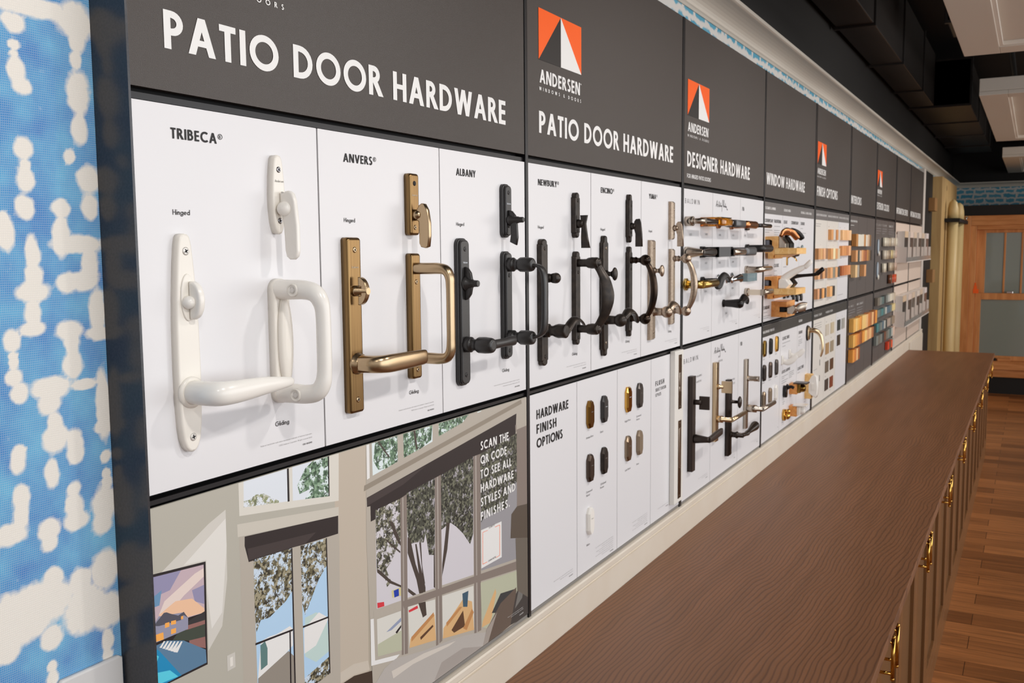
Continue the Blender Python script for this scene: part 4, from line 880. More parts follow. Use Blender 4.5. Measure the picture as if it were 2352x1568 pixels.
('trunk', (0.0485, 1.2704), (0.0565, 1.2649), (0.0714, 1.2151), (0.0888, 1.1768), (0.0927, 1.155), (0.0808, 1.1576), (0.0732, 1.1851), (0.0475, 1.2417)),
('trunk', (0.0709, 1.2512), (0.0754, 1.2506), (0.0853, 1.2109), (0.101, 1.1629), (0.1007, 1.1543), (0.0904, 1.1564), (0.0818, 1.1889)),
('trunk', (0.0838, 1.2508), (0.0894, 1.2492), (0.092, 1.2056), (0.1, 1.1699), (0.0944, 1.1717)),
('trunk', (0.0465, 1.179), (0.0724, 1.159), (0.0613, 1.1601), (0.0463, 1.1725)),
('trunk', (0.1299, 1.2278), (0.1334, 1.2268), (0.1323, 1.1511), (0.1277, 1.1543)),
('trunk', (0.1744, 1.2631), (0.1855, 1.2602), (0.1755, 1.2114), (0.1563, 1.1656), (0.1576, 1.1892)),
('red', (-0.0428, 1.1823), (-0.024, 1.1778), (-0.0232, 1.17), (-0.0422, 1.1728)),
('barrel', (-0.002, 1.19), (0.0252, 1.1875), (0.0252, 1.1721), (-0.0004, 1.1768)),
('blue', (0.0041, 1.188), (0.0188, 1.187), (0.0194, 1.174), (0.0058, 1.1754)),
('trim_s', (-0.0531, 1.1728), (0.4954, 1.1035), (0.495, 1.0795), (-0.0536, 1.1576)),
('frame_d', (0.0285, 1.3439), (0.0483, 1.3471), (0.0426, 1.0613), (0.0242, 1.0652)),
('frame_d', (0.1373, 1.3563), (0.1576, 1.358), (0.1533, 1.0425), (0.1326, 1.04)),
('frame_d', (0.2734, 1.3693), (0.3, 1.3694), (0.2958, 1.0111), (0.2695, 1.0134)),
('frame_d', (0.4514, 1.3917), (0.4963, 1.3932), (0.4963, 1.0984), (0.4947, 1.0595), (0.4481, 1.0663)),
('frame_l', (0.0348, 1.344), (0.038, 1.3442), (0.0328, 1.0635), (0.0296, 1.0637)),
('frame_l', (0.1444, 1.3565), (0.148, 1.3567), (0.1435, 1.0393), (0.1398, 1.0393)),
('frame_l', (0.2808, 1.3692), (0.2849, 1.3695), (0.2819, 1.0118), (0.2777, 1.0118)),
('frame_d', (0.0286, 1.1607), (0.1298, 1.1475), (0.2696, 1.1301), (0.4465, 1.1081), (0.4461, 1.0897), (0.2898, 1.1128), (0.1504, 1.1315), (0.0334, 1.1461)),
('snow', (-0.0449, 1.1545), (0.0243, 1.1454), (0.0245, 1.0742), (-0.0448, 1.0897)),
('grassp', (-0.044, 1.1106), (0.0252, 1.1102), (0.0245, 1.0742), (-0.0448, 1.0897)),
('slate', (-0.0199, 1.1229), (0.0239, 1.1333), (0.0242, 1.1267), (-0.0045, 1.1211)),
('dark', (0.0067, 1.1131), (0.024, 1.1203), (0.0238, 1.1159), (0.0108, 1.109)),
('snow', (0.0454, 1.1452), (0.1317, 1.1299), (0.1324, 1.0521), (0.0472, 1.0693)),
('red', (0.0468, 1.1382), (0.0745, 1.1379), (0.076, 1.132), (0.0483, 1.1338)),
('trunk', (0.0774, 1.1408), (0.1002, 1.1365), (0.1028, 1.1104), (0.0907, 1.1096)),
('adir', (0.0472, 1.0693), (0.0505, 1.0845), (0.1285, 1.1031), (0.1324, 1.0521)),
('adir2', (0.0533, 1.0868), (0.1257, 1.1075), (0.1272, 1.1001), (0.0541, 1.0782)),
('adir_d', (0.081, 1.0764), (0.122, 1.085), (0.1243, 1.0807), (0.0831, 1.0706)),
('snow', (0.1552, 1.1282), (0.2678, 1.1118), (0.2683, 1.0219), (0.1553, 1.0459)),
('adir', (0.1553, 1.0459), (0.1577, 1.0651), (0.2286, 1.0984), (0.2616, 1.0819), (0.2683, 1.0219)),
('adir2', (0.1672, 1.0721), (0.2152, 1.0869), (0.2256, 1.0834), (0.17, 1.0641)),
('blueg', (0.2262, 1.1095), (0.2487, 1.1079), (0.2439, 1.0771), (0.2282, 1.0825)),
('adir_d', (0.1854, 1.0515), (0.228, 1.0754), (0.2338, 1.0446), (0.2404, 1.0415), (0.1947, 1.0428)),
('adir2', (0.2271, 1.0399), (0.2612, 1.0675), (0.2678, 1.0579), (0.2401, 1.0315)),
('grassp', (0.2953, 1.1092), (0.4477, 1.0869), (0.4485, 1.0425), (0.3157, 1.0076), (0.2981, 1.0158)),
('adir', (0.2981, 1.0158), (0.3019, 1.0275), (0.3536, 1.0773), (0.3578, 1.0684), (0.3377, 1.0222), (0.3302, 1.0136)),
('charc', (0.3379, 1.0316), (0.3756, 1.0606), (0.4375, 1.05), (0.4453, 1.0435), (0.3899, 1.0154)),
('white', (-0.0623, 1.1607), (-0.0536, 1.1588), (-0.0524, 1.0858), (0.0174, 1.0695), (0.005, 1.0646), (-0.0634, 1.0808)),
('duvet', (-0.0529, 1.0454), (-0.0272, 1.0616), (0.0051, 1.0662), (0.0916, 1.0473), (0.2072, 1.0293), (0.2668, 1.0151), (0.3155, 0.9994), (0.3085, 0.9757), (0.0884, 0.9757), (-0.0631, 1.0372)),
('duvet_s', (0.1296, 0.9757), (0.1247, 0.9777), (0.1497, 1.0022), (0.226, 1.0007), (0.2999, 0.9757)),
('duvet_l', (-0.007, 1.0486), (0.0914, 1.0423), (0.2006, 1.0247), (0.1752, 1.0237), (0.0572, 1.0357), (-0.0023, 1.0338)),
('pillow', (0.3016, 0.9757), (0.3007, 0.9758), (0.3156, 1.0039), (0.3752, 1.0397), (0.4439, 1.0519), (0.4364, 0.9913), (0.4164, 0.9779), (0.3771, 0.9757)),
('pillow_l', (0.3026, 0.9757), (0.3007, 0.9758), (0.3156, 1.0039), (0.3599, 1.0258), (0.3371, 0.996), (0.3226, 0.9757)),
('curtain', (0.4419, 0.9757), (0.4164, 0.9779), (0.4412, 1.037), (0.4951, 1.0835), (0.4963, 1.0629), (0.4963, 0.9757)),
('curtain_l', (0.4367, 1.007), (0.4617, 1.058), (0.495, 1.0795), (0.4693, 1.0197)),
('lamp_d', (0.4505, 1.2271), (0.4963, 1.2211), (0.4963, 1.146), (0.4203, 1.1653), (0.4248, 1.2157)),
('lamp_st', (0.442, 1.1593), (0.4963, 1.146), (0.4963, 1.0187), (0.4962, 1.0126), (0.4474, 1.0435)),
('dark2', (0.4448, 1.4026), (0.4506, 1.4023), (0.4504, 1.3875), (0.446, 1.3882)),
('white', (0.2992, 1.2152), (0.3824, 1.2118), (0.3817, 1.1362), (0.2988, 1.1371)),
('orange', (0.3052, 1.2093), (0.3037, 1.1444), (0.3054, 1.1439), (0.3069, 1.2088)),
('orange', (0.3739, 1.2065), (0.3726, 1.1426), (0.3745, 1.1421), (0.3757, 1.206)),
('orange', (0.3064, 1.2085), (0.3262, 1.2076), (0.3255, 1.2086), (0.3057, 1.2095)),
('orange', (0.3552, 1.2065), (0.3752, 1.2057), (0.3744, 1.2068), (0.3545, 1.2076)),
('orange', (0.305, 1.1436), (0.3234, 1.1433), (0.3226, 1.1443), (0.3042, 1.1447)),
('orange', (0.3569, 1.1416), (0.374, 1.1418), (0.373, 1.1429), (0.3559, 1.1426))]

PAL = dict(adir=(222, 180, 128), adir2=(196, 140, 88), adir_d=(96, 66, 46), awning=(196, 218, 214), barrel=(214, 204, 150), blue=(30, 62, 170), blueg=(62, 92, 112), charc=(62, 64, 66),
           curtain=(70, 66, 64), curtain_l=(120, 118, 114), dark=(38, 32, 34), dark2=(150, 140, 130), duvet=(186, 180, 174), duvet_l=(214, 206, 196), duvet_s=(168, 160, 154), floor_d=(70, 56, 46),
           frame_d=(138, 126, 118), frame_l=(176, 168, 160), grassp=(190, 192, 168), lake=(182, 214, 242), lamp_d=(92, 82, 72), lamp_st=(112, 104, 94), pic_blue=(108, 150, 186), pic_deck=(92, 128, 158),
           pic_field=(66, 74, 64), pic_glow=(250, 176, 88), pic_hill=(54, 52, 54), pic_house=(150, 150, 172), pic_lav=(150, 146, 178), pic_pale=(232, 214, 206), pic_pink=(150, 106, 100), pic_pool=(30, 140, 190),
           pic_pool2=(90, 208, 232), pic_roof=(84, 84, 96), pic_sky=(200, 178, 186), pic_warm=(240, 196, 162), pillow=(104, 90, 80), pillow_l=(166, 156, 148), red=(216, 60, 70), rock=(150, 142, 132),
           shade=(46, 38, 38), shade_l=(66, 57, 56), skirt=(206, 196, 182), sky=(226, 232, 240), skyG=(156, 154, 158), skyP=(214, 210, 216), skyT=(226, 238, 240), slate=(150, 160, 186), snow=(222, 220, 212),
           sw=(206, 202, 194), sw2=(232, 228, 220), teal=(96, 130, 128), trim_d=(150, 140, 126), trim_l=(206, 200, 188), trim_s=(184, 176, 164), trim_w=(222, 218, 208), trunk=(74, 64, 58), wall=(184, 180, 168),
           wall_r=(178, 168, 152), wall_rr=(196, 184, 168), wall_sun=(212, 208, 200), wall_sun2=(228, 225, 219), white=(236, 235, 233), orange=(250, 120, 60))
def leaf_mat(name, sky, la, lb, ld, thr):
    mm = mat(name, la, .35); n, l, b = nodes(mm)
    t = n.new('ShaderNodeTexCoord')
    v = n.new('ShaderNodeTexVoronoi'); v.inputs['Scale'].default_value = 240; v.inputs['Randomness'].default_value = 1
    nz = n.new('ShaderNodeTexNoise'); nz.inputs['Scale'].default_value = 60; nz.inputs['Detail'].default_value = 6; nz.inputs['Roughness'].default_value = .75
    l.new(t.outputs['Object'], v.inputs['Vector']); l.new(t.outputs['Object'], nz.inputs['Vector'])
    cr = n.new('ShaderNodeValToRGB'); cr.color_ramp.interpolation = 'CONSTANT'; E_ = cr.color_ramp.elements
    E_[0].position = 0; E_[0].color = (*lin(ld), 1); E_[1].position = .3; E_[1].color = (*lin(la), 1); k = E_.new(.68); k.color = (*lin(lb), 1)
    sp = n.new('ShaderNodeSeparateColor'); l.new(v.outputs['Color'], sp.inputs[0]); l.new(sp.outputs[0], cr.inputs[0])
    gt = n.new('ShaderNodeMath'); gt.operation = 'GREATER_THAN'; gt.inputs[1].default_value = thr; l.new(nz.outputs['Fac'], gt.inputs[0])
    mx = n.new('ShaderNodeMix'); mx.data_type = 'RGBA'; l.new(gt.outputs[0], mx.inputs['Factor']); l.new(cr.outputs[0], mx.inputs['A']); mx.inputs['B'].default_value = (*lin(sky), 1)
    l.new(mx.outputs['Result'], b.inputs['Base Color']); return mm
LEAF = dict(leafW=((226, 232, 240), (150, 156, 120), (190, 190, 170), (120, 126, 96), .52), leafT=((226, 238, 240), (96, 124, 100), (140, 168, 140), (62, 84, 66), .54), leafD=((206, 222, 238), (104, 98, 74), (160, 152, 126), (62, 58, 46), .53),
            leafP=((214, 210, 216), (92, 92, 76), (140, 138, 118), (56, 56, 48), .53), leafG=((172, 168, 174), (74, 76, 66), (112, 114, 96), (42, 44, 38), .58))
def photo_panel():
    p = panel(0.787, 1.7806, 0.975, 1.455, mat('photo_border', (184, 180, 168), .35), 'large printed photo panel of a room with tall windows, below the first hardware panels')
    keys = sorted(set(q[0] for q in PHOTO)); mb = MB()
    for i, (k, *pts) in enumerate(PHOTO):
        mb.poly([(x + 1.2837, .0003 + i * 4e-6, z) for x, z in pts], keys.index(k))
    ms = [leaf_mat('foliage_print_' + k, *LEAF[k]) if k in LEAF else mat('print_' + k, PAL[k], .38) for k in keys]
    sub(p, 'printed_photo', mb, ms)
    z = 1.3763
    L_ = []
    for i, (s, w_) in enumerate((('SCAN THE', .1147), ('QR CODE', .106), ('TO SEE ALL', .127), ('HARDWARE', .136), ('STYLES AND', .144), ('FINISHES.', .119))):
        mbs = [MB() for _ in s.split(' ')]; text(mbs if len(mbs) > 1 else mbs[0], s, 1.5838 - .0005 * i, 1.3763 - .0283 * i, 0.0172, w_, w=.2, o=.0014); [sub(p, 'lettering', mb, M_text_w) for mb in mbs]
    for s, x, zz in (('SCAN TO', 1.6135, 1.2105), ('LEARN MORE', 1.610, 1.1425)):
        mb = MB(); text(mb, s, x, zz, .0036, .0235 if s[0] == 'S' else .031, w=.1, o=.0014, q=.6); sub(p, 'lettering', mb, M_text_b)
    for s, k, w_ in (('"Andersen" and all other marks where denoted are trademarks of', 0, .07), ('Andersen Corporation. All rights reserved. 06/22', 1, .055)):
        mb = MB(); text(mb, s, 1.757 - w_, .998 - .004 * k, .0019, w_, w=.11, o=.0014, q=.3); sub(p, 'lettering', mb, M_text_w)
    mb = MB(); text(mb, 'OE# 4032986', 1.7575 - .018, .985, .0022, .018, w=.16, o=.0014, q=.4); sub(p, 'lettering', mb, M_text_w)
photo_panel()

# finish sample panels
p = panel(1.795, 2.0375, .975, 1.455, M_white, 'white panel headed HARDWARE FINISH OPTIONS')
print_lines(p, [('HARDWARE', 1.827, 1.3985, .0208, .163, .2, M_text_b), ('FINISH', 1.827, 1.3663, .0208, .099, .2, M_text_b), ('OPTIONS', 1.827, 1.3342, .0208, .131, .2, M_text_b)] + legal(2.012, 1.005, .105))
p = panel(2.0385, 2.2885, .975, 1.455, M_white, 'white panel with five door-finish chips')
cap = lambda s, x, z, w_: (s, x, z, .0052, w_, .1, M_text_b, .5)
print_lines(p, [cap('Antique Brass', 2.090, 1.3065, .044), cap('Black', 2.1775, 1.3065, .0185), cap('Distressed', 2.0915, 1.1708, .035), cap('Nickel', 2.0915, 1.1622, .021), cap('Oil Rubbed', 2.1775, 1.1715, .036), cap('Bronze', 2.1775, 1.163, .023), cap('White', 2.092, 1.037, .0195)] + legal(2.262, 1.0165, .115, 6))
p = panel(2.2895, 2.5390, .975, 1.455, M_white, 'white panel with four door-finish chips')
print_lines(p, [cap('Bright Brass', 2.342, 1.3065, .041), cap('Distressed', 2.4265, 1.3065, .035), cap('Bronze', 2.4265, 1.298, .023), cap('Satin Nickel', 2.343, 1.1725, .040), cap('Stone', 2.427, 1.1725, .0185)] + legal(2.513, 1.0165, .115, 5))
p = panel(2.5400, 2.7900, .975, 1.455, M_white, 'white panel headed FLUSH beside the white door-edge block')
print_lines(p, [('FLUSH', 2.5755, 1.374, .0138, .073, .2, M_text_b), ('SELECT DOOR', 2.5755, 1.3578, .0086, .090, .15, M_text_b), ('STYLES', 2.5755, 1.3425, .0086, .047, .15, M_text_b)] + legal(2.69, 1.005, .09, 1))
def hexrows(w, h, tip):
    a = w / 2; b = h / 2
    return [(a, b - tip), (a * .42, b), (-a * .42, b), (-a, b - tip), (-a, -b + tip), (-a * .42, -b), (a * .42, -b), (a, -b + tip)]
def finish_chip(x, z, m, label, group, w=.030, h=.0685, logo=None, tip=.013):
    mb = MB(); o1 = hexrows(w, h, tip); o2 = hexrows(w - .006, h - .006, tip - .001)
    r = [[(x + a, 0, z + b) for a, b in o1], [(x + a, .0055, z + b) for a, b in o1], [(x + a, .0105, z + b) for a, b in o2]]
    mb.rings(r, 0, False); t = mb.build('finish_chip', m, org=(x, 0, z)); tag(t, label, 'finish sample', group)
    if logo:
        q = MB(); text(q, 'Andersen', x - .0058, z + .006, .0028, .0115, w=.14, o=.0108, q=.4); q.build('maker_mark', logo, parent=t, org=(x, 0, z))
    return t
GW = mat('grey_mark', (140, 136, 130), .5); WM = mat('white_mark', (225, 232, 240), .5)
GC = 'door finish chips'
M_ant = mat('antique_brass_chip', (140, 104, 52), .22, 1.0); M_dn = mat('distressed_nickel_chip', (92, 80, 72), .3, .9); M_sn = mat('satin_nickel_chip', (150, 132, 112), .28, 1.0); M_st = mat('stone_chip', (142, 124, 104), .4, .3); M_db = mat('distressed_bronze_chip', (78, 72, 68), .32, .5)
finish_chip(2.106, 1.366, M_ant, 'antique brass hexagonal finish chip above the caption Antique Brass', GC, logo=GW)
finish_chip(2.193, 1.366, M_black, 'black hexagonal finish chip above the caption Black', GC, logo=WM)
finish_chip(2.106, 1.2325, M_dn, 'dark brown metal finish chip above the caption Distressed Nickel', GC, logo=GW)
finish_chip(2.193, 1.2335, M_bronze, 'near-black finish chip above the caption Oil Rubbed Bronze', GC, logo=GW)
finish_chip(2.106, 1.099, M_ivory2, 'white finish chip alone in the bottom row', GC, logo=GW)
finish_chip(2.356, 1.367, M_brass_b, 'shiny gold finish chip above the caption Bright Brass', GC, logo=WM)
finish_chip(2.440, 1.3665, M_db, 'grey-black finish chip above the caption Distressed Bronze', GC, logo=GW)
finish_chip(2.356, 1.234, M_sn, 'brown-grey metal finish chip above the caption Satin Nickel', GC, logo=GW)
finish_chip(2.440, 1.2345, M_st, 'taupe finish chip above the caption Stone', GC, logo=GW)
# white door-edge block with recessed pulls
def edge_block():
    t = thing('door_edge_block', 'white door-edge block with two bronze recessed plates, standing proud of the panels', 'door sample', (2.70, 0, .995))
    mb = MB(); mb.box((0, 0.0005, 0), (.078, .016, .4675)); mb.build('block', mat('white_lacquer', (236, 233, 226), .3), t, bevel=.0015)
    for z0, z1, cup in ((.2885, .4545, 0), (.012, .253, 1)):
        c = (.0455, 0, (z0 + z1) / 2); h = z1 - z0
        mb = MB(); mb.plate(shift(rrect(.027, h, .001, 2), .0455, c[2]), .0155, .0175, .0008); pl = mb.build('face_plate', mat('bronze_plate', (104, 82, 62), .32, .9), t)
        for z in (z0 + .008, z1 - .008): 
            s_ = MB(); s_.lathe((.0455, .0172, z), (0, 1, 0), [(0, .0026), (.0008, .0022)], 10); s_.build('screw', M_nickel, pl)
        if cup:
            mb = MB(); mb.plate(shift(rrect(.018, .125, .003, 3), .0455, z1 - .085), .0172, .0185, .001); mb.build('pull_rim', M_nickel, pl)
            mb = MB(); mb.plate(shift(rrect(.013, .119, .003, 3), .0455, z1 - .085), .0180, .0189, .0003); mb.build('pull_recess', mat('recess_metal', (150, 128, 106), .3, 1.0), pl)
        else:
            for zc, hh in ((z1 - .075, .042), (z1 - .105, .016)):
                mb = MB(); mb.plate(shift(rrect(.019, hh, .001, 2), .0455, zc), .0172, .0186, .001); mb.build('latch_tongue', M_nickel, pl)
edge_block()

# ------------------------------------------------------------------ third bay: designer levers
for row, z0, z1 in (('upper', 1.4715, 1.951), ('lower', .975, 1.455)):
    wh = 'above' if row == 'upper' else 'below'
    pA = panel(2.812, 3.1125, z0, z1, M_white, 'white %s panel headed BALDWIN, first of the designer hardware bay' % row)
    pB = panel(3.1135, 3.4515, z0, z1, M_white, 'white %s panel headed with a script name, middle of the designer hardware bay' % row)
    pC = panel(3.4525, 3.7850, z0, z1, M_white, 'white %s panel headed FSB, last of the designer hardware bay' % row)
    zb = 1.907 if row == 'upper' else 1.4105
    print_lines(pA, [('BALDWIN', 2.826, zb, .0145, .143, .085, M_text_b)] + legal(3.085, z0 + .036, .1, 2))
    mb = MB()
    pts = [(3.146, .000), (3.150, .004), (3.160, .020), (3.163, .018), (3.166, .000), (3.155, .008), (3.170, .008), (3.174, .003), (3.178, .001), (3.182, .008), (3.184, .018), (3.187, .016), (3.186, 0), (3.191, .007), (3.195, .001), (3.199, .006), (3.202, .016), (3.204, .002), (3.209, .006), (3.212, .001), (3.216, .006), (3.218, -.010), (3.214, -.013)]
    p2 = [(3.220, .004), (3.224, .022), (3.228, .024), (3.234, .001), (3.238, .023), (3.243, .022), (3.240, .002), (3.244, .007), (3.248, .001), (3.252, .006), (3.256, .002), (3.258, .016), (3.260, .001), (3.264, .006), (3.267, 0), (3.271, .006), (3.274, -.002), (3.281, -.007), (3.286, -.003), (3.283, -.008)]
    for ln in (pts, p2):
        q = lerp_path(ln, 4)
        for a, b in zip(q, q[1:]):
            d = Vector((b[0] - a[0], b[1] - a[1])); 
            if d.length < 1e-6: continue
            n_ = Vector((-d[1], d[0])).normalized() * .00085
            mb.poly([(a[0] + n_[0], .0007, zb + a[1] + n_[1]), (b[0] + n_[0], .0007, zb + b[1] + n_[1]), (b[0] - n_[0], .0007, zb + b[1] - n_[1]), (a[0] - n_[0], .0007, zb + a[1] - n_[1])], 0)
    sub(pB, 'script_lettering', mb, M_text_b); print_lines(pB, legal(3.425, z0 + .036, .1, 2))
    print_lines(pC, [('FSB', 3.475, zb - .003, .0135, .026, .16, M_text_b)] + legal(3.755, z0 + .036, .1, 2))
    if row == 'upper':
        code = lambda s, x, z: (s, x - .012, z - .0035, .0065, .024, .11, M_text_b, .4)
        print_lines(pA, [code('L021', 2.882, 1.812), code('5485', 3.044, 1.8145), code('L023', 3.045, 1.721), code('5410', 3.043, 1.628)])
        print_lines(pB, [code('4055', 3.198, 1.813), code('4270', 3.362, 1.8138), code('4502', 3.198, 1.7192), code('4044', 3.362, 1.7196), code('SAYRE', 3.198, 1.6253), code('MEDINA', 3.362, 1.626), code('CHANCE', 3.285, 1.541)])
        print_lines(pC, [code('1023', 3.521, 1.8144), code('1271', 3.522, 1.7295)])
    else:
        cp = lambda s, x, z: (s, x, z, .0062, .0062 * .78 * len(s), .1, M_text_b, .4)
        print_lines(pA, [cp('SANTA MONICA', 2.955, 1.352), cp('PLATE STYLE', 2.955, 1.334)])
        print_lines(pB, [cp('URBAN', 3.195, 1.392), cp('SUITE STYLE', 3.195, 1.376), cp('TRADITIONAL', 3.355, 1.291), cp('SUITE STYLE', 3.355, 1.275)])

GL = 'lever handles on the upper designer panels'
def lever_on_wall(x, z, label, parts):
    """parts: list of (name, material, builder(mb)) in the local frame"""
    t = thing('lever_handle', label, 'lever handle', (x, 0, z), GL)
    for nm, m, fn in parts:
        mb = MB(); fn(mb); mb.build(nm, m, t)
    return t
def rose(r, d): return lambda mb: mb.lathe((0, 0, 0), (0, 1, 0), [(0, r), (d - .001, r), (d, r - .001)], 22)
def arm_bend(r, ln, o=.056, rv=None, pw=2.0, tip=1.0):
    rv = rv or r
    return lambda mb: sweep(mb, [(0, .004, 0, r, rv), (0, o - .022, 0, r, rv), (.002, o - .006, 0, r, rv), (.010, o, 0, r, rv), (.030, o + .001, 0, r, rv), (ln * .6, o + .001, 0, r * (1 + tip) / 2, rv * (1 + tip) / 2), (ln - .003, o, 0, r * tip, rv * tip), (ln, o, 0, r * tip * .7, rv * tip * .7)], 5, 18, power=pw)
def straight_arm(r, ln, o=.056, x0=-.002, rv=None, pw=2.0):
    rv = rv or r
    return lambda mb: mb.tube([(x0, o, 0), (x0 + .001, o, 0), (ln - .001, o, 0), (ln, o, 0)], [(r * .9, rv * .9), (r, rv), (r, rv), (r * .9, rv * .9)], 20, 0, (0, 0, 1), True, pw)
def shank(r, o): return lambda mb: mb.lathe((0, .001, 0), (0, 1, 0), [(0, r), (o, r)], 20)
M_amber = mat('amber_glass', (226, 150, 30), .06, 0, .5, 0, None, .75, 1.5)
M_cglass = mat('clear_grey_glass', (176, 196, 200), .05, 0, .5, 0, None, .7, 1.5)
M_matteb = mat('matte_black_metal', (44, 42, 42), .42, .4); M_greyb = mat('gunmetal_grip', (96, 97, 99), .4, .5); M_ora = mat('oil_black_gloss', (36, 32, 31), .22, .4)
M_sbrass = mat('satin_brass', (196, 166, 96), .24, 1.0); M_leather = mat('cream_leather', (232, 218, 198), .5)
lever_on_wall(2.832, 1.8515, 'satin nickel lever with thick round rose, top left of the designer levers', [('rose', M_nickel, rose(.0150, .026)), ('shank', M_nickel, shank(.0088, .064)), ('arm', M_steel_b, straight_arm(.0078, .138))])
lever_on_wall(2.995, 1.8525, 'lever with amber glass grip on the upper BALDWIN panel', [('rose', M_amber, lambda mb: mb.plate(rrect(.032, .030, .004, 4), 0, .046, .004)), ('shank', M_brass_b, shank(.0085, .054)), ('arm', M_amber, straight_arm(.0125, .115, .056, -.004, .0125, 4.0)), ('cap_strip', M_brass_b, lambda mb: mb.box((-.006, .046, .0122), (.112, .066, .0150)))])
lever_on_wall(3.165, 1.8505, 'bronze lever with grey knurled grip under the script name', [('rose', M_copper, rose(.0165, .010)), ('shank', M_steel_b, lambda mb: mb.lathe((0, .009, 0), (0, 1, 0), [(0, .0100), (.012, .0085), (.026, .0125), (.034, .0135), (.042, .0120), (.050, .0105)], 20)), ('arm', M_greyb, straight_arm(.0115, .118, .056, -.002, .0125, 3.5))])
lever_on_wall(3.325, 1.8500, 'copper bronze lever with round-nosed arm, end of the top row on the script panel', [('rose', M_copper, rose(.0165, .010)), ('arm', M_copper, arm_bend(.0115, .128, .056, .0135))])
lever_on_wall(3.533, 1.8500, 'slim dark steel lever with black rose on the upper FSB panel, topmost there', [('rose', M_ora, lambda mb: mb.plate(rrect(.042, .034, .008, 5), 0, .010, .003)), ('shank', M_ora, shank(.0072, .058)), ('arm', M_steel_b, straight_arm(.0075, .130, .058, -.004))])
lever_on_wall(2.832, 1.7560, 'satin nickel lever with cone-shaped neck, second row of the BALDWIN panel', [('neck', M_nickel, lambda mb: mb.lathe((0, 0, 0), (0, 1, 0), [(0, .0180), (.010, .0180), (.055, .0092), (.058, .0085)], 22)), ('arm', M_steel_b, lambda mb: sweep(mb, [(-.004, .056, 0, .006, .0085), (.03, .057, 0, .006, .0095), (.08, .057, 0, .006, .0120), (.130, .056, 0, .005, .0095), (.138, .056, 0, .004, .008)], 4, 14, power=3.5))])
lever_on_wall(2.995, 1.7565, 'black square-section lever with broad grey arm, second row of the BALDWIN panel', [('rose', M_matteb, lambda mb: mb.plate(rrect(.036, .036, .001, 2), 0, .008, .001)), ('shank', M_matteb, lambda mb: mb.box((-.009, .006, -.016), (.009, .060, .016))), ('arm', M_greyb, lambda mb: mb.box((-.009, .050, -.016), (.120, .062, .016)))])
lever_on_wall(3.165, 1.7550, 'lever with dark shank and bright nickel tube arm, second row of the script panel', [('rose', M_matteb, lambda mb: mb.plate(rrect(.034, .034, .002, 2), 0, .008, .001)), ('shank', M_matteb, lambda mb: mb.box((-.008, .006, -.014), (.008, .060, .014))), ('arm', M_nickel, straight_arm(.0108, .132, .057, -.008))])
lever_on_wall(3.325, 1.7560, 'gunmetal lever with rounded tip, second row of the script panel', [('rose', M_matteb, rose(.0170, .010)), ('arm', M_greyb, arm_bend(.0090, .118, .056, .0145, 3.0))])
lever_on_wall(3.533, 1.7655, 'thick black tubular lever on the upper FSB panel', [('rose', M_ora, rose(.0165, .012)), ('arm', M_matteb, arm_bend(.0138, .135, .058)), ])
lever_on_wall(2.832, 1.6580, 'satin brass straight lever behind the nickel ball-ended pull', [('rose', M_sbrass, rose(.0190, .008)), ('shank', M_sbrass, shank(.0125, .058)), ('arm', M_sbrass, straight_arm(.0122, .140))])
lever_on_wall(2.995, 1.6650, 'small black lever with curled scroll arm on the upper BALDWIN panel', [('rose', M_ora, rose(.0120, .010)), ('shank', M_ora, shank(.0075, .056)), ('arm', M_matteb, lambda mb: sweep(mb, [(0, .050, -.020, .006, .010), (.018, .054, -.016, .007, .012), (.034, .057, .004, .006, .012), (.060, .060, .0155, .006, .0115), (.090, .060, .0125, .006, .0110), (.112, .058, .002, .007, .0100), (.118, .056, -.008, .005, .006)], 5, 16, ref=(0, -.6, .8)))])
lever_on_wall(3.165, 1.6625, 'polished chrome lever with beaded neck on the upper script panel', [('rose', M_chrome, rose(.0175, .008)), ('shank', M_chrome, lambda mb: mb.lathe((0, .007, 0), (0, 1, 0), [(0, .0120), (.010, .0100), (.020, .0090), (.024, .0125), (.030, .0130), (.034, .0090), (.040, .0125), (.048, .0125), (.052, .008)], 20)), ('arm', M_chrome, lambda mb: sweep(mb, [(0, .052, 0, .007, .008), (.03, .056, .002, .0075, .0095), (.07, .056, .004, .009, .0125), (.100, .055, .002, .011, .0150), (.108, .055, .001, .006, .009)], 5, 18))])
lever_on_wall(3.325, 1.6650, 'chrome lever with clear glass block grip on the upper script panel', [('rose', M_chrome, rose(.0170, .010)), ('shank', M_chrome, shank(.0085, .050)), ('arm', M_cglass, lambda mb: mb.box((-.010, .046, -.0145), (.105, .070, .0145)))])
lever_on_wall(3.533, 1.6870, 'satin nickel lever with twisting arm on the upper FSB panel', [('rose', M_nickel, rose(.0150, .010)), ('arm', M_nickel, lambda mb: sweep(mb, [(0, .004, 0, .0140, .0140), (0, .03, -.0005, .0132, .0132), (.002, .046, .0005, .0120, .0122), (.012, .058, .002, .0095, .0110), (.04, .062, .003, .0082, .0092), (.10, .062, .0035, .0080, .0085), (.142, .060, .0035, .0075, .0080), (.145, .060, .0035, .005, .0055)], 5, 18))])
lever_on_wall(3.533, 1.6035, 'nickel lever with cream wrapped grip on the upper FSB panel, lowest there', [('rose', M_nickel, rose(.0155, .014)), ('grip', M_leather, lambda mb: mb.box((-.0095, .013, -.0098), (.0095, .062, .0098))), ('collar', M_nickel, lambda mb: mb.box((-.0105, .060, -.0112), (.0105, .070, .0112))), ('arm', M_nickel, straight_arm(.0110, .125, .066, .002))])
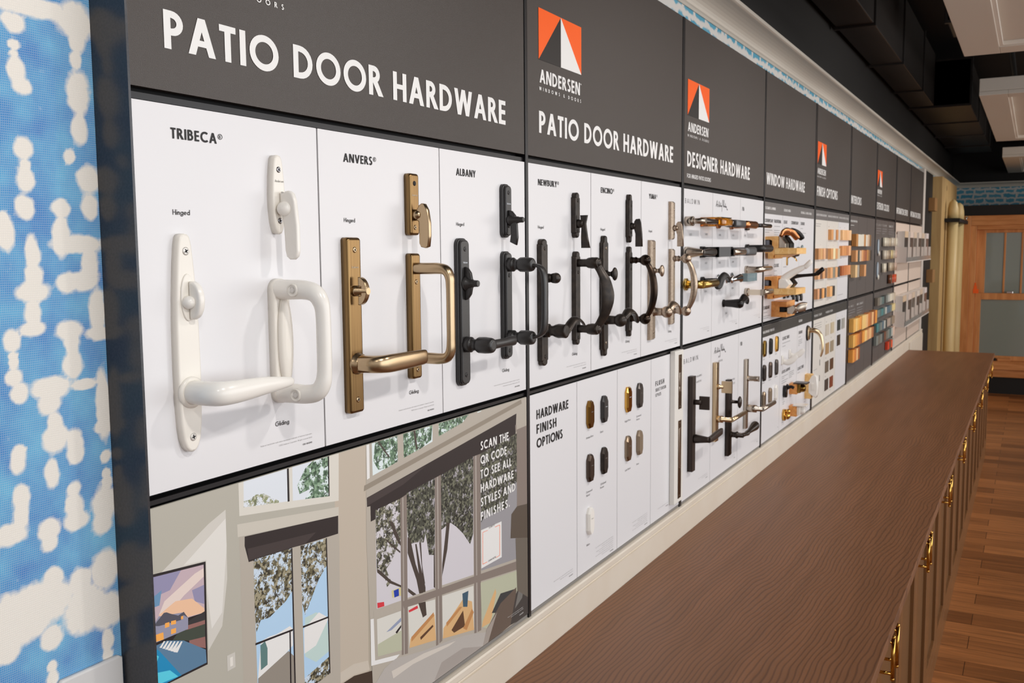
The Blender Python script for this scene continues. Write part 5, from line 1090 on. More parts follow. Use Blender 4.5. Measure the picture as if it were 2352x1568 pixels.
lever_on_wall(3.246, 1.5775, 'glossy black lever with scroll tip, alone in the bottom row of designer levers', [('rose', M_ora, rose(.0135, .006)), ('neck', M_ora, lambda mb: mb.lathe((0, .005, 0), (0, 1, 0), [(0, .0112), (.004, .0118), (.010, .0125), (.030, .0138), (.046, .0160), (.056, .0165), (.064, .0120), (.066, .008)], 22)), ('arm', M_ora, lambda mb: sweep(mb, [(.004, .060, .004, .007, .010), (.026, .062, .012, .005, .0125), (.052, .062, .0215, .005, .0125), (.075, .061, .020, .0055, .0115), (.092, .059, .008, .006, .0100), (.100, .057, -.005, .004, .006)], 6, 16, ref=(0, -.7, .7)))])

GP = 'handle sets on the lower designer panels'
def long_set(x, zt, zb, w, th, m, label, fn, edge=.0015, extra=None):
    t = thing('door_handle_set', label, 'door handle', (x, 0, zb), GP)
    mb = MB(); mb.plate(shift(rrect(w, zt - zb, .0012, 2), 0, (zt - zb) / 2), 0, th, edge); mb.build('backplate', m, t)
    if extra: extra(t, zt - zb)
    for z in (.036, zt - zb - .020): 
        s_ = MB(); s_.lathe((0, th - .0004, z), (0, 1, 0), [(0, .0035), (.0009, .003)], 12); s_.build('screw', M_steel_b, t)
    fn(t); return t
def setA(t):
    z = 1.284 - 1.0605; mb = MB(); mb.lathe((0, .015, z), (0, 1, 0), [(0, .0085), (.026, .0085)], 16); mb.box((-.004, .034, -.022 + z), (.004, .066, .020 + z)); mb.build('thumb_turn', M_abz, t)
    z = 1.1665 - 1.0605; mb = MB(); mb.lathe((0, .015, z), (0, 1, 0), [(0, .0130), (.006, .0130), (.007, .0145), (.045, .0095), (.052, .0085)], 20)
    sweep(mb, [(-.003, .066, z, .006, .0090), (.03, .066, z, .006, .0105), (.08, .065, z + .002, .006, .0120), (.140, .064, z + .003, .005, .0110), (.146, .064, z + .003, .004, .009)], 4, 14, power=4); mb.build('lever', M_abz, t)
M_abz = mat('flat_dark_bronze', (62, 52, 47), .42, .5); M_champ = mat('champagne_nickel', (204, 180, 146), .26, 1.0); M_vb = mat('venetian_bronze', (52, 42, 36), .26, .5)
long_set(2.8845, 1.3665, 1.0605, .031, .017, M_abz, 'flat dark bronze handle set with square tab, on the lower BALDWIN panel', setA)
def setB(t):
    z = 1.2985 - 1.109; mb = MB(); mb.lathe((0, .013, z), (0, 1, 0), [(0, .0090), (.008, .0090), (.009, .0065), (.022, .0065)], 16); mb.box((-.004, .028, -.020 + z), (.004, .064, .020 + z)); mb.build('thumb_turn', M_champ, t)
    z = 1.187 - 1.109; mb = MB(); mb.lathe((0, .013, z), (0, 1, 0), [(0, .0120), (.020, .0120), (.021, .0080), (.052, .0080)], 18); mb.tube([(-.004, .064, z), (.06, .064, z), (.172, .064, z)], [(.0075, .0080)] * 3, 16); mb.build('lever', M_champ, t)
long_set(3.148, 1.3815, 1.109, .031, .014, M_champ, 'champagne nickel handle set with square tab, at the seam beside the lower BALDWIN panel', setB)
def setC(t):
    z = 1.2245 - 1.0285; mb = MB(); mb.lathe((0, .015, z), (0, 1, 0), [(0, .0095), (.004, .0095), (.006, .0060), (.028, .0055)], 18); mb.ball((0, .048, z), (.0170, .0070, .0215), 18); mb.build('thumb_turn', M_vb, t)
    z = 1.106 - 1.0285; mb = MB(); mb.lathe((0, .015, z), (0, 1, 0), [(0, .0115), (.006, .0115), (.008, .0095), (.020, .0100), (.022, .0125), (.027, .0125), (.029, .0090), (.048, .0085)], 18)
    sweep(mb, [(0, .056, z, .0085, .0085), (.04, .060, z - .002, .0075, .0075), (.062, .060, z - .002, .0100, .0100), (.070, .060, z - .002, .0080, .0080), (.10, .060, z + .001, .0095, .0100), (.165, .060, z + .006, .0160, .0170), (.172, .060, z + .006, .0150, .0160)], 4, 18); mb.build('lever', M_vb, t)
def inner(t, h):
    mb = MB(); mb.plate(shift(rrect(.021, h - .010, .001, 2), 0, h / 2), .0145, .0185, .002); mb.build('raised_panel', M_vb, t)
long_set(3.304, 1.3035, 1.0285, .031, .0155, M_vb, 'venetian bronze handle set with oval knob and flared lever', setC, .003, inner)
def setD(t):
    z = 1.278 - 1.086; mb = MB(); mb.lathe((0, .011, z), (0, 1, 0), [(0, .0115), (.010, .0100), (.036, .0085), (.040, .0075)], 16); mb.box((-.003, .036, -.010 + z), (.004, .056, .010 + z)); mb.build('thumb_turn', M_nickel, t)
    z = 1.164 - 1.086; mb = MB(); mb.lathe((0, .011, z), (0, 1, 0), [(0, .0145), (.036, .0140), (.038, .0090), (.060, .0090)], 18); mb.tube([(-.004, .070, z), (.06, .070, z), (.185, .070, z)], [(.0080, .0090)] * 3, 16); mb.build('lever', M_nickel, t)
long_set(3.5435, 1.3510, 1.0860, .028, .012, M_nickel, 'satin nickel handle set with straight mitred lever, on the lower FSB panel', setD)

# ------------------------------------------------------------------ fourth bay: window hardware
def band(p, x0, x1, z0, z1, m):
    mb = MB(); mb.poly([(x0, .0004, z0), (x1, .0004, z0), (x1, .0004, z1), (x0, .0004, z1)]); sub(p, 'header_band', mb, m)
def rule(p, lines, m=M_text_g):
    """ruled lines standing for unreadably small print: hairline rows"""
    for x, z, w_ in lines:
        mb = MB(); mb.poly([(x, .0006, z), (x + w_, .0006, z), (x + w_, .0006, z + .0022), (x, .0006, z + .0022)]); sub(p, 'print_line', mb, m)
hd = lambda s, x, z, w_, c=.0105: (s, x, z, c, w_, .2, M_text_w, .5)
sh = lambda s, x, z, w_, c=.0135: (s, x, z, c, w_, .16, M_text_b, .5)
a = panel(3.804, 4.1125, 1.4715, 1.951, M_white, 'white panel with grey band headed CASEMENT & AWNING'); band(a, 3.804, 4.1125, 1.9035, 1.951, M_grey_head)
print_lines(a, [hd('CASEMENT & AWNING', 3.812, 1.9215, .175), sh('CONTEMPORARY', 3.812, 1.870, .135), sh('TRADITIONAL', 3.962, 1.870, .125), sh('ESTATE', 3.812, 1.6875, .068), sh('CLASSIC', 3.975, 1.6875, .085), sh('STANDARD', 3.812, 1.5205, .10)])
rule(a, [(3.815, 1.855, .11), (3.965, 1.855, .105), (3.815, 1.838, .12), (3.815, 1.829, .07), (3.965, 1.838, .10), (3.965, 1.829, .10), (3.965, 1.82, .08), (3.975, 1.671, .05), (3.815, 1.655, .12), (3.815, 1.645, .10), (3.975, 1.652, .06), (3.815, 1.507, .06), (3.815, 1.492, .11), (3.815, 1.484, .08)])
b_ = panel(4.1140, 4.4450, 1.4715, 1.951, M_white, 'white panel with grey band headed DOUBLE-HUNG'); band(b_, 4.1140, 4.4450, 1.9035, 1.951, M_grey_head)
print_lines(b_, [hd('DOUBLE-HUNG', 4.135, 1.9215, .125), sh('ESTATE', 4.135, 1.870, .065), sh('CONTEMPORARY', 4.275, 1.870, .145)]); rule(b_, [(4.135, 1.853, .09), (4.275, 1.853, .045), (4.140, 1.684, .06), (4.330, 1.730, .03)])
c_ = panel(4.4465, 4.7660, 1.4715, 1.951, M_white, 'white panel with grey band headed GLIDING & SINGLE-HUNG'); band(c_, 4.4465, 4.7660, 1.9035, 1.951, M_grey_head)
print_lines(c_, [hd('GLIDING & SINGLE-HUNG', 4.470, 1.9215, .235), sh('STANDARD', 4.468, 1.870, .085), sh('LOCK', 4.565, 1.675, .035, .009)]); rule(c_, [(4.468, 1.853, .05), (4.468, 1.832, .12)])
a = panel(3.804, 4.1145, .975, 1.455, M_white, 'white panel with dark band headed HARDWARE FINISHES'); band(a, 3.804, 4.1145, 1.4085, 1.455, M_dark_head)
print_lines(a, [hd('HARDWARE FINISHES', 3.812, 1.4235, .19)]); rule(a, [(3.815, 1.317, .03), (3.92, 1.317, .012), (4.02, 1.319, .03), (3.81, 1.221, .04), (3.915, 1.221, .045), (4.02, 1.221, .05), (3.92, 1.116, .02), (4.02, 1.116, .012), (4.085, .997, .012)])
b_ = panel(4.1160, 4.4460, .975, 1.455, M_white, 'white panel with plain dark band, carrying window locks and keepers'); band(b_, 4.1160, 4.4460, 1.4085, 1.455, M_dark_head)
print_lines(b_, [sh('CLASSIC SERIES', 4.150, 1.368, .135), sh('LOCKS & KEEPERS', 4.150, 1.222, .16, .0125)]); rule(b_, [(4.150, 1.353, .15), (4.150, 1.339, .06), (4.31, 1.285, .05), (4.33, 1.276, .03), (4.150, 1.206, .12), (4.150, 1.198, .05), (4.150, 1.187, .12), (4.150, 1.178, .09), (4.290, 1.210, .10), (4.290, 1.202, .09), (4.290, 1.194, .10), (4.29, 1.186, .06), (4.175, 1.091, .04), (4.175, 1.083, .03), (4.31, 1.104, .04), (4.31, 1.097, .04), (4.165, 1.003, .03), (4.305, 1.0, .04)])
c_ = panel(4.4475, 4.7660, .975, 1.455, M_white, 'white panel with dark band headed GLIDING'); band(c_, 4.4475, 4.7660, 1.4085, 1.455, M_dark_head)
print_lines(c_, [hd('GLIDING', 4.470, 1.4235, .075), sh('STANDARD', 4.470, 1.368, .085), sh('CLASSIC SERIES', 4.465, 1.200, .135)]); rule(c_, [(4.470, 1.353, .05), (4.470, 1.338, .085), (4.470, 1.330, .08), (4.470, 1.322, .085), (4.470, 1.314, .03), (4.465, 1.186, .05), (4.62, 1.028, .03)])
mb = MB(); mb.poly([(4.632, .0006, 1.24), (4.636, .0006, 1.24), (4.636, .0006, 1.325), (4.632, .0006, 1.325)]); sub(c_, 'print_line', mb, M_text_g)

M_pine = wood_mat('clear_pine', (222, 160, 88), (240, 190, 122), 'X', 60, .45, .08)
M_pine_o = wood_mat('orange_pine', (212, 136, 66), (236, 168, 96), 'X', 50, .45, .1)
M_pine_y = wood_mat('straw_pine', (232, 180, 106), (244, 204, 140), 'X', 70, .45, .12)
M_tubeg = mat('grey_gasket', (112, 114, 124), .5)
def extr(mb, out, x0, x1, mi=0): mb.rings([[(x, o, z) for o, z in out] for x in (x0, x1)], mi, False)
def casement_sample(zb, label, mw):
    t = thing('wood_frame_sample', label, 'window sample', (3.82, 0, zb), 'cut wood frame samples')
    out = [(0, .004), (0, .034), (.028, .034), (.028, .053), (.022, .058), (0, .058), (0, .070), (.048, .072), (.052, .066), (.052, .0246), (.0375, .0246), (.0375, -.004), (.034, -.004), (.034, -.018), (.012, -.018), (.012, .004)]
    mb = MB(); extr(mb, out, 0, .16); mb.build('frame_profile', mw, t, bevel=.0008)
    mb = MB(); mb.box((.000, .038, 0), (.175, .125, .0242)); mb.build('stop_board', M_pine_y, t, bevel=.001)
    mb = MB(); extr(mb, [(.038, -.014), (.038, -.001), (.100, -.001), (.060, -.012)], .004, .165); mb.build('sill_strip', mw, t)
    mb = MB(); mb.box((.003, .001, .035), (.15, .016, .057)); mb.build('gasket', M_tubeg, t, bevel=.004)
    return t
casement_sample(1.742, 'notched pine frame sample carrying folded crank handles, upper of the two notched samples', M_pine)
casement_sample(1.582, 'notched pine frame sample carrying the white crank, lower of the two notched samples', M_pine_o)
def folded_crank(x, z, mc, label, back):
    t = thing('crank_operator', label, 'window crank', (x, -.0535, z), 'window crank operators')
    mb = MB(); out = [(0, 0), (.026, 0), (.026, .018), (.006, .046), (0, .046)]
    mb.rings([[(xx, a, b) for a, b in out] for xx in (0, .066)], 0, False); mb.build('cover', mc, t, bevel=.002)
    mb = MB(); sweep(mb, [(.012, .004, .046, .007, .012), (.020, .012, .060, .007, .014), (.030, .026, .066, .007, .014), (.042, .044, .058, .006, .013), (.052, .058, .040, .006, .012), (.054, .062, .034, .004, .008)], 5, 14, ref=(0, .4, .9), power=3); mb.build('handle', back, t)
    mb = MB(); mb.lathe((.036, .030, .062), (0, .5, .85), [(0, .010), (.006, .010), (.010, .007)], 16); mb.build('knob', back, t)
folded_crank(3.824, 1.7664, M_nickel, 'folded nickel window crank on the upper notched pine sample', M_copper)
folded_crank(3.915, 1.7664, M_ora, 'folded black window crank on the upper notched pine sample', M_ora)
def open_crank(x, z, m, label, arm, kd):
    t = thing('crank_operator', label, 'window crank', (x, -.0535, z), 'window crank operators')
    mb = MB(); out = [(0, 0), (.030, 0), (.044, .016), (.028, .036), (.008, .040), (0, .032)]
    mb.rings([[(xx, a, b) for a, b in out] for xx in (0, .07)], 0, False); mb.build('cover', m, t, bevel=.003)
    mb = MB(); sweep(mb, arm, 5, 16); mb.build('handle', m, t)
    e0 = Vector(arm[-1][:3]); d = Vector(kd).normalized()
    mb = MB(); mb.lathe(tuple(e0 - d * .004), tuple(d), [(0, .0085), (.004, .0098), (.034, .0092), (.037, .006)], 16); mb.build('knob', m, t)
open_crank(3.826, 1.6064, M_ivory2, 'white window crank with its arm swung up, on the lower notched pine sample', [(.02, .012, .034, .013, .014), (.022, .030, .048, .0145, .0145), (.026, .058, .066, .0130, .0130), (.03, .084, .080, .0105, .0105), (.032, .098, .086, .0075, .0075)], (.05, .7, .7))
open_crank(3.915, 1.6064, M_ora, 'black window crank with long thin arm, behind the white crank', [(.03, .020, .034, .012, .012), (.034, .038, .044, .009, .009), (.042, .070, .048, .0065, .0065), (.05, .112, .052, .0065, .0065), (.054, .122, .056, .006, .006)], (.05, .75, .65))
def lift_hook(x, z, m, label):
    t = thing('sash_lift', label, 'sash lift', (x, 0, z), 'sash lifts')
    mb = MB(); mb.plate(rrect(.016, .042, .003, 3), 0, .004, .001); mb.build('plate', m, t)
    mb = MB(); sweep(mb, [(0, .003, .012, .0035, .008), (0, .018, .018, .003, .008), (0, .034, .012, .003, .008), (0, .042, .000, .0028, .007), (0, .043, -.004, .002, .004)], 5, 12, ref=(1, 0, 0)); mb.build('hook', m, t)
lift_hook(4.205, 1.712, M_brass_b, 'small shiny brass hook lift between the two notched pine samples')
# black bails and small latches under the lower rail
for x, o, m, lab in ((4.165, .030, M_ora, 'black bow-shaped bar lift under the lower notched sample, first of three'), (4.235, .030, M_ora, 'black bow-shaped bar lift in the middle of the three under the lower notched sample'), (4.315, .030, M_bronze, 'dark bronze bar lift farthest of the three under the lower notched sample')):
    t = thing('sash_lift', lab, 'sash lift', (x, 0, 1.555), 'sash lifts')
    mb = MB(); sweep(mb, [(0, .001, .022, .006, .012), (0, .022, .026, .006, .012), (0, .038, .014, .006, .012), (0, .042, -.010, .006, .012), (0, .040, -.022, .006, .012)], 5, 12, ref=(1, 0, 0), power=3); mb.build('bail', m, t)
    mb = MB(); mb.plate(rrect(.040, .012, .003, 3), 0, .004, .001); mb.build('plate', m, t)
def cam_lock(x, z, m, label):
    t = thing('sash_lock', label, 'sash lock', (x, 0, z), 'sash locks')
    mb = MB(); mb.plate(rrect(.040, .026, .006, 4), 0, .008, .002); mb.build('base', m, t)
    mb = MB(); mb.lathe((0, .007, 0), (0, 1, 0), [(0, .011), (.010, .010), (.016, .007)], 16); mb.ball((.004, .020, .010), (.008, .007, .013), 12); mb.build('cam', m, t)
cam_lock(4.405, 1.559, M_steel_b, 'dark metal cam lock beside the bow-shaped lifts'); cam_lock(4.415, 1.757, M_cglass, 'translucent latch near the end of the upper notched sample')
cam_lock(4.345, 1.738, M_steel_b, 'small dark latch beneath the end of the upper notched sample')
t = thing('wood_frame_sample', 'slotted orange pine block holding a nickel crank, lowest sample on the window panels', 'window sample', (3.94, 0, 1.484), 'cut wood frame samples')
mb = MB(); extr(mb, [(0, 0), (.063, 0), (.063, .020), (.033, .020), (.033, .042), (.063, .042), (.063, .064), (0, .064)], 0, .15); mb.build('block', M_pine_o, t, bevel=.001)
mb = MB(); mb.box((.004, .034, .022), (.146, .052, .040)); mb.build('gasket', M_dark, t)
t = thing('crank_operator', 'folded nickel crank in the slot of the orange pine block', 'window crank', (3.946, -.0636, 1.500), 'window crank operators')
mb = MB(); mb.rings([[(xx, a, b) for a, b in [(0, 0), (.022, -.004), (.036, .020), (.024, .034), (0, .022)]] for xx in (0, .07)], 0, False); mb.build('cover', M_nickel, t, bevel=.002)
mb = MB(); sweep(mb, [(.035, .030, .014, .012, .016), (.040, .040, .022, .012, .019), (.046, .054, .026, .010, .019), (.05, .066, .024, .008, .019)], 4, 12, power=3.5); mb.build('handle', M_nickel, t)

# nine finish chips, locks and pulls on the lower window panels
GF = 'window hardware finish chips'
M_brass_a = mat('aged_brass_chip', (150, 118, 58), .2, 1.0)
ch = [(3.826, 1.363, M_brass_a, 'antique brass window finish chip, first in the top row'), (3.928, 1.363, M_ora, 'glossy black window finish chip between two brass ones'), (4.032, 1.364, M_brass_b, 'bright gold window finish chip, end of the top row'),
      (3.826, 1.264, M_bronze, 'dark bronze window finish chip, first in the middle row'), (3.928, 1.265, M_dn, 'brown nickel window finish chip in the middle row'), (4.033, 1.265, M_db, 'grey-black window finish chip, end of the middle row'),
      (3.826, 1.155, M_sn, 'satin nickel window finish chip behind the tip of the nickel lever'), (3.930, 1.157, M_st, 'taupe window finish chip in the bottom row'), (4.031, 1.157, M_ivory2, 'white window finish chip, end of the bottom row')]
for x, z, m, lab in ch: finish_chip(x, z, m, lab, GF, .030, .066, None, .011)
def chain_lift(x, z, label):
    t = thing('sash_lift', label, 'sash lift', (x, 0, z), 'sash lifts')
    mb = MB(); mb.plate(rrect(.022, .040, .006, 4), 0, .006, .002); mb.build('plate', M_ivory2, t)
    mb = MB(); sweep(mb, [(0, .004, -.004, .006, .010), (.004, .022, -.010, .005, .012), (.010, .040, -.002, .005, .013), (.016, .054, .012, .005, .011), (.020, .062, .018, .004, .008)], 5, 12); mb.build('hook', M_ivory2, t)
chain_lift(4.145, 1.283, 'white hook-shaped lift on the locks panel, nearer of the pair'); chain_lift(4.285, 1.296, 'white hook-shaped lift at the far edge of the locks panel')
t = thing('gliding_window_pull', 'satin nickel drooping pull with dark rimmed oval plate, on the GLIDING panel', 'window handle', (4.662, 0, 1.359))
mb = MB(); mb.plate(rrect(.056, .074, .026, 8), 0, .006, .002); mb.build('gasket', M_bronze, t)
mb = MB(); mb.plate(rrect(.046, .066, .022, 8), .005, .013, .003); mb.build('plate', M_champ, t)
mb = MB(); sweep(mb, [(.004, .010, .012, .012, .013), (.008, .034, .012, .012, .013), (.016, .056, -.004, .010, .012), (.018, .068, -.040, .007, .011), (.016, .070, -.080, .006, .009), (.014, .064, -.108, .005, .006), (.014, .062, -.112, .002, .003)], 6, 16, ref=(1, 0, 0)); mb.build('handle', M_champ, t)
def lock_on_block(x, z, mw, ml, label, glass):
    t = thing('sash_lock', label, 'sash lock', (x, 0, z), 'sash locks')
    mb = MB(); mb.box((0, 0, 0), (.055, .034, .047)); mb.build('wood_block', mw, t, bevel=.001)
    mb = MB(); mb.box((.004, .034, .006), (.050, .048, .044)); mb.lathe((.028, .046, .026), (0, 1, 0), [(0, .019), (.012, .017), (.020, .012)], 18); mb.build('lock_body', ml, t, bevel=.002)
    mb = MB(); mb.box((-.004, .018, .047), (.060, .078, .053)); mb.build('lever', M_steel_b if not glass else ml, t, bevel=.002)
lock_on_block(4.300, 1.113, M_pine_o, M_brass_a, 'antique brass sash lock on a small pine block', False)
lock_on_block(4.300, 1.012, M_pine_o, M_ivory2, 'white sash lock on a small striped pine block, lowest of the locks', True)
t = thing('sash_lock', 'small black clip-shaped keeper on the locks panel', 'sash lock', (4.190, 0, 1.140), 'sash locks')
mb = MB(); mb.plate(hexrows(.030, .052, .010), 0, .016, .003); mb.build('base', M_ora, t)
mb = MB(); sweep(mb, [(0, .014, .012, .006, .006), (.004, .030, .022, .005, .007), (.006, .044, .016, .004, .007)], 4, 10); mb.tube([(-.004, .014, .018), (-.004, .020, .032)], .006, 10); mb.build('tongue', M_ora, t)
t = thing('sash_lock', 'shiny brass cam lock at the bottom of the locks panel', 'sash lock', (4.190, 0, 1.036), 'sash locks')
mb = MB(); mb.plate(hexrows(.044, .050, .012), 0, .012, .003); mb.build('base', M_brass_b, t)
mb = MB(); mb.ball((0, .018, -.004), (.016, .014, .016), 14); mb.ball((.002, .020, .016), (.011, .012, .011), 12); mb.build('cam', M_brass_b, t)
t = thing('vent_lock', 'white lock housing on an upright straw-coloured pine strip, beside the GLIDING panel seam', 'sash lock', (4.632, 0, 1.045))
mb = MB(); mb.box((0, 0, 0), (.05, .030, .117)); mb.build('wood_block', M_pine_y, t, bevel=.001)
mb = MB(); mb.plate([(o, z) for o, z in [(.018, .030), (.028, .020), (.052, .006), (.058, .02), (.060, .060), (.056, .106), (.046, .117), (.032, .112), (.018, .085)]], -.002, .044, .004, fin=True, both=True); mb.build('housing', M_ivory2, t)
mb = MB(); mb.box((-.006, .034, .045), (-.001, .046, .075)); mb.build('slide_button', M_ivory, t)

# ------------------------------------------------------------------ fifth bay: finish options
UP, LO = (1.4715, 1.951), (.975, 1.455)
for k, (x0, x1, hd1, lab) in enumerate(((4.8035, 5.1035, 'FACTORY FINISHED INTERIORS', 'white upper panel of paired brown wood chips in three rows, under FINISH OPTIONS'), (5.105, 5.4245, 'UNFINISHED INTERIOR PINE', 'white upper panel with wood chips in four rows, middle under FINISH OPTIONS'), (5.426, 5.757, 'INTERIOR WOOD SPECIES', 'white upper panel with large plain wood chips, last under FINISH OPTIONS'))):
    p = panel(x0, x1, *UP, mat('warm_white_panel', (226, 221, 213), .35) if k < 2 else M_white, lab); band(p, x0, x1, 1.9035, 1.951, M_grey_head)
    print_lines(p, [hd(hd1, x0 + .018, 1.9225, x1 - x0 - .04, .010)])
    rule(p, [[(4.815, 1.882, .13), (4.815, 1.871, .11), (4.93, 1.779, .012)], [(5.14, 1.872, .02), (5.27, 1.872, .006), (5.14, 1.774, .01), (5.28, 1.774, .01), (5.14, 1.675, .012), (5.28, 1.675, .012), (5.14, 1.576, .012), (5.12, 1.492, .07)], [(5.465, 1.873, .02), (5.61, 1.873, .02), (5.46, 1.705, .09), (5.60, 1.705, .02), (5.45, 1.502, .16)]][k], M_text_g)
for k, (x0, x1, hd1, lab) in enumerate(((4.8035, 5.0985, 'PRODUCT SERIES', 'white lower panel headed PRODUCT SERIES'), (5.100, 5.4195, 'EXTERIOR COLORS', 'white lower panel with eight paint swatches in two columns'), (5.421, 5.757, '', 'white lower panel with three grey and dark paint swatches'))):
    p = panel(x0, x1, *LO, mat('warm_white_panel', (226, 221, 213), .35) if k < 2 else M_white, lab); band(p, x0, x1, 1.4085, 1.455, M_dark_head)
    if hd1: print_lines(p, [hd(hd1, x0 + .020, 1.4235, .19)])
    rule(p, [[(4.83, 1.386, .18), (4.83, 1.374, .18), (4.83, 1.362, .18), (4.83, 1.350, .13), (4.83, 1.155, .09), (4.84, 1.075, .06)], [(5.13, 1.377, .03), (5.27, 1.377, .03), (5.13, 1.283, .02), (5.27, 1.283, .03), (5.13, 1.186, .03), (5.13, 1.088, .03), (5.27, .998, .03)], [(5.46, 1.377, .02), (5.60, 1.377, .02), (5.46, 1.295, .02), (5.46, 1.208, .02)]][k], M_text_g)
    if k == 0:
        for z in (1.31, 1.245, 1.165, 1.085):
            mb = MB(); mb.poly([(4.985, .0006, z), (4.995, .0006, z), (4.995, .0006, z + .03), (4.985, .0006, z + .03)]); sub(p, 'print_line', mb, M_text_b)
def wm(c): return noise_mat('wood_chip_%d_%d_%d' % c, c, tuple(min(255, int(v * 1.12) + 4) for v in c), (1, 1, .08), 90, rough=.45)
def pm(c): return mat('paint_chip_%d_%d_%d' % c, c, .4)
def wood_sample(x0, x1, z0, z1, ca, cb, label, o=.016, group='wood finish samples'):
    t = thing('wood_sample', label, 'wood sample', (x0, 0, z0), group); w_ = x1 - x0; h = z1 - z0
    mb = MB(); mb.box((0, 0, 0), (w_ * .5, o, h)); mb.build('natural_half', wm(ca), t)
    mb = MB(); mb.box((w_ * .5 + .0004, 0, 0), (w_, o, h)); mb.build('finished_half', wm(cb) if max(cb) - min(cb) > 40 else pm(cb), t)
pine = (216, 164, 112); oak = (206, 150, 96)
WS = [(5.137, 5.262, 1.8055, 1.859, oak, (220, 212, 200), 'chip half wood, half off-white paint, in the top row'), (5.282, 5.395, 1.8055, 1.860, (196, 134, 80), (218, 208, 194), 'chip with speckled orange wood and off-white paint, in the top row'),
      (5.462, 5.602, 1.8055, 1.861, (224, 178, 128), (216, 166, 114), 'pale clear pine chip at the top of the large chips'), (5.606, 5.753, 1.8055, 1.862, (222, 174, 126), (230, 186, 142), 'pale pink pine chip at the top of the large chips'),
      (4.813, 4.918, 1.708, 1.762, (190, 136, 88), (206, 160, 108), 'two-tone honey chip, nearest in its row'), (4.940, 5.055, 1.708, 1.762, (216, 166, 124), (146, 108, 78), 'chip half pink wood, half mid brown'),
      (5.139, 5.266, 1.705, 1.761, oak, (236, 216, 172), 'chip half wood, half cream'), (5.272, 5.400, 1.705, 1.760, oak, (206, 190, 160), 'chip half wood, half sand beige'),
      (5.464, 5.602, 1.7195, 1.774, (210, 144, 88), (204, 138, 80), 'reddish oak chip, first of the second large row'), (5.606, 5.750, 1.7195, 1.775, (186, 122, 76), (226, 168, 120), 'chip of dark and pale red wood, end of the second large row'),
      (4.813, 4.917, 1.610, 1.663, (216, 162, 116), (104, 74, 56), 'chip half wood, half dark umber, nearest in its row'), (4.938, 5.045, 1.610, 1.662, (214, 158, 108), (124, 90, 64), 'chip half wood, half walnut brown'),
      (5.137, 5.270, 1.6065, 1.662, (214, 160, 110), (146, 140, 124), 'chip half wood, half stone grey'), (5.276, 5.412, 1.6065, 1.661, (214, 160, 110), (76, 72, 68), 'chip half wood, half charcoal, beside the stone grey one'),
      (5.462, 5.604, 1.610, 1.664, (166, 90, 42), (186, 112, 60), 'russet mahogany chip in the last large row'), (5.608, 5.754, 1.610, 1.664, (196, 122, 70), (208, 140, 90), 'warm cherry chip at the end of the last large row'),
      (4.811, 4.913, 1.512, 1.563, (206, 150, 108), (84, 64, 54), 'chip half wood, half chocolate, nearest in the lowest row'), (4.934, 5.036, 1.512, 1.561, (226, 162, 98), (88, 78, 68), 'chip half bright pine, half grey-brown in the lowest row'),
      (5.133, 5.275, 1.510, 1.563, (224, 170, 112), (64, 56, 50), 'chip half pine, half black-brown, alone in the fourth row')]
for w_ in WS: wood_sample(*w_[:6], w_[6])
SW = [(5.122, 1.3055, (204, 194, 178), 'pale almond'), (5.262, 1.306, (202, 186, 156), 'sand'), (5.130, 1.206, (174, 138, 94), 'caramel'), (5.264, 1.207, (160, 144, 120), 'khaki grey'), (5.130, 1.109, (110, 96, 80), 'dark taupe'), (5.266, 1.110, (92, 58, 30), 'chestnut brown'), (5.130, 1.0135, (68, 56, 48), 'espresso'), (5.266, 1.012, (128, 60, 32), 'brick red'),
      (5.456, 1.3062, (52, 54, 52), 'charcoal green'), (5.592, 1.306, (164, 162, 156), 'light grey'), (5.459, 1.2215, (62, 48, 32), 'dark brown')]
for x, z, c, nm in SW:
    mb = MB(); mb.box((x, 0, z), (x + .090, .003, z + .059)); t = mb.build('paint_swatch', pm(c), org=(x, 0, z)); tag(t, nm + ' rectangular paint swatch on the lower FINISH OPTIONS panels', 'paint swatch', 'paint swatches')

# ------------------------------------------------------------------ sixth and seventh bays: dark panels of samples
for k, (x0, x1) in enumerate(((5.7975, 6.0885), (6.090, 6.4345), (6.436, 6.7715))):
    pos = ('first', 'middle', 'last')[k]
    p = panel(x0, x1, *UP, M_dpanel, 'dark grey upper panel, %s of three under INTERIORS' % pos)
    if k == 0: print_lines(p, [hd('INTERIOR TRIM OPTIONS', 5.815, 1.9125, .23, .0115)]); rule(p, [(5.815, 1.893, .12)], M_text_w)
    p = panel(x0, x1, *LO, M_dpanel, 'dark grey lower panel, %s of three under INTERIORS' % pos)
    if k < 2:
        print_lines(p, [hd(('PINE', 'OAK & MAPLE')[k], x0 + .018, 1.4105, (.16, .24)[k], .013)]); rule(p, [(x0 + .018, 1.392, .23), (x0 + .018, 1.377, .22), (x0 + .018, 1.362, .11 if k == 0 else .2)], M_text_g)
for k, (x0, x1) in enumerate(((6.8125, 7.0925), (7.094, 7.4345), (7.436, 7.7895))):
    pos = ('first', 'middle', 'last')[k]
    p = panel(x0, x1, *UP, M_dpanel, 'dark grey upper panel, %s of three under EXTERIOR COLORS' % pos)
    print_lines(p, [hd(('CLAD', 'FIBER', 'COMPOSITE')[k], x0 + .02, 1.9085, .22, .014)]); rule(p, [(x0 + .02, 1.890, .24), (x0 + .02, 1.874, .22), (x0 + .02, 1.858, .14)], M_text_g)
    p = panel(x0, x1, *LO, M_dpanel, 'dark grey lower panel, %s of three under EXTERIOR COLORS' % pos)
ORD = ['first', 'second', 'third', 'fourth', 'fifth', 'sixth', 'seventh', 'eighth', 'ninth', 'tenth', 'eleventh', 'twelfth', 'thirteenth', 'fourteenth']
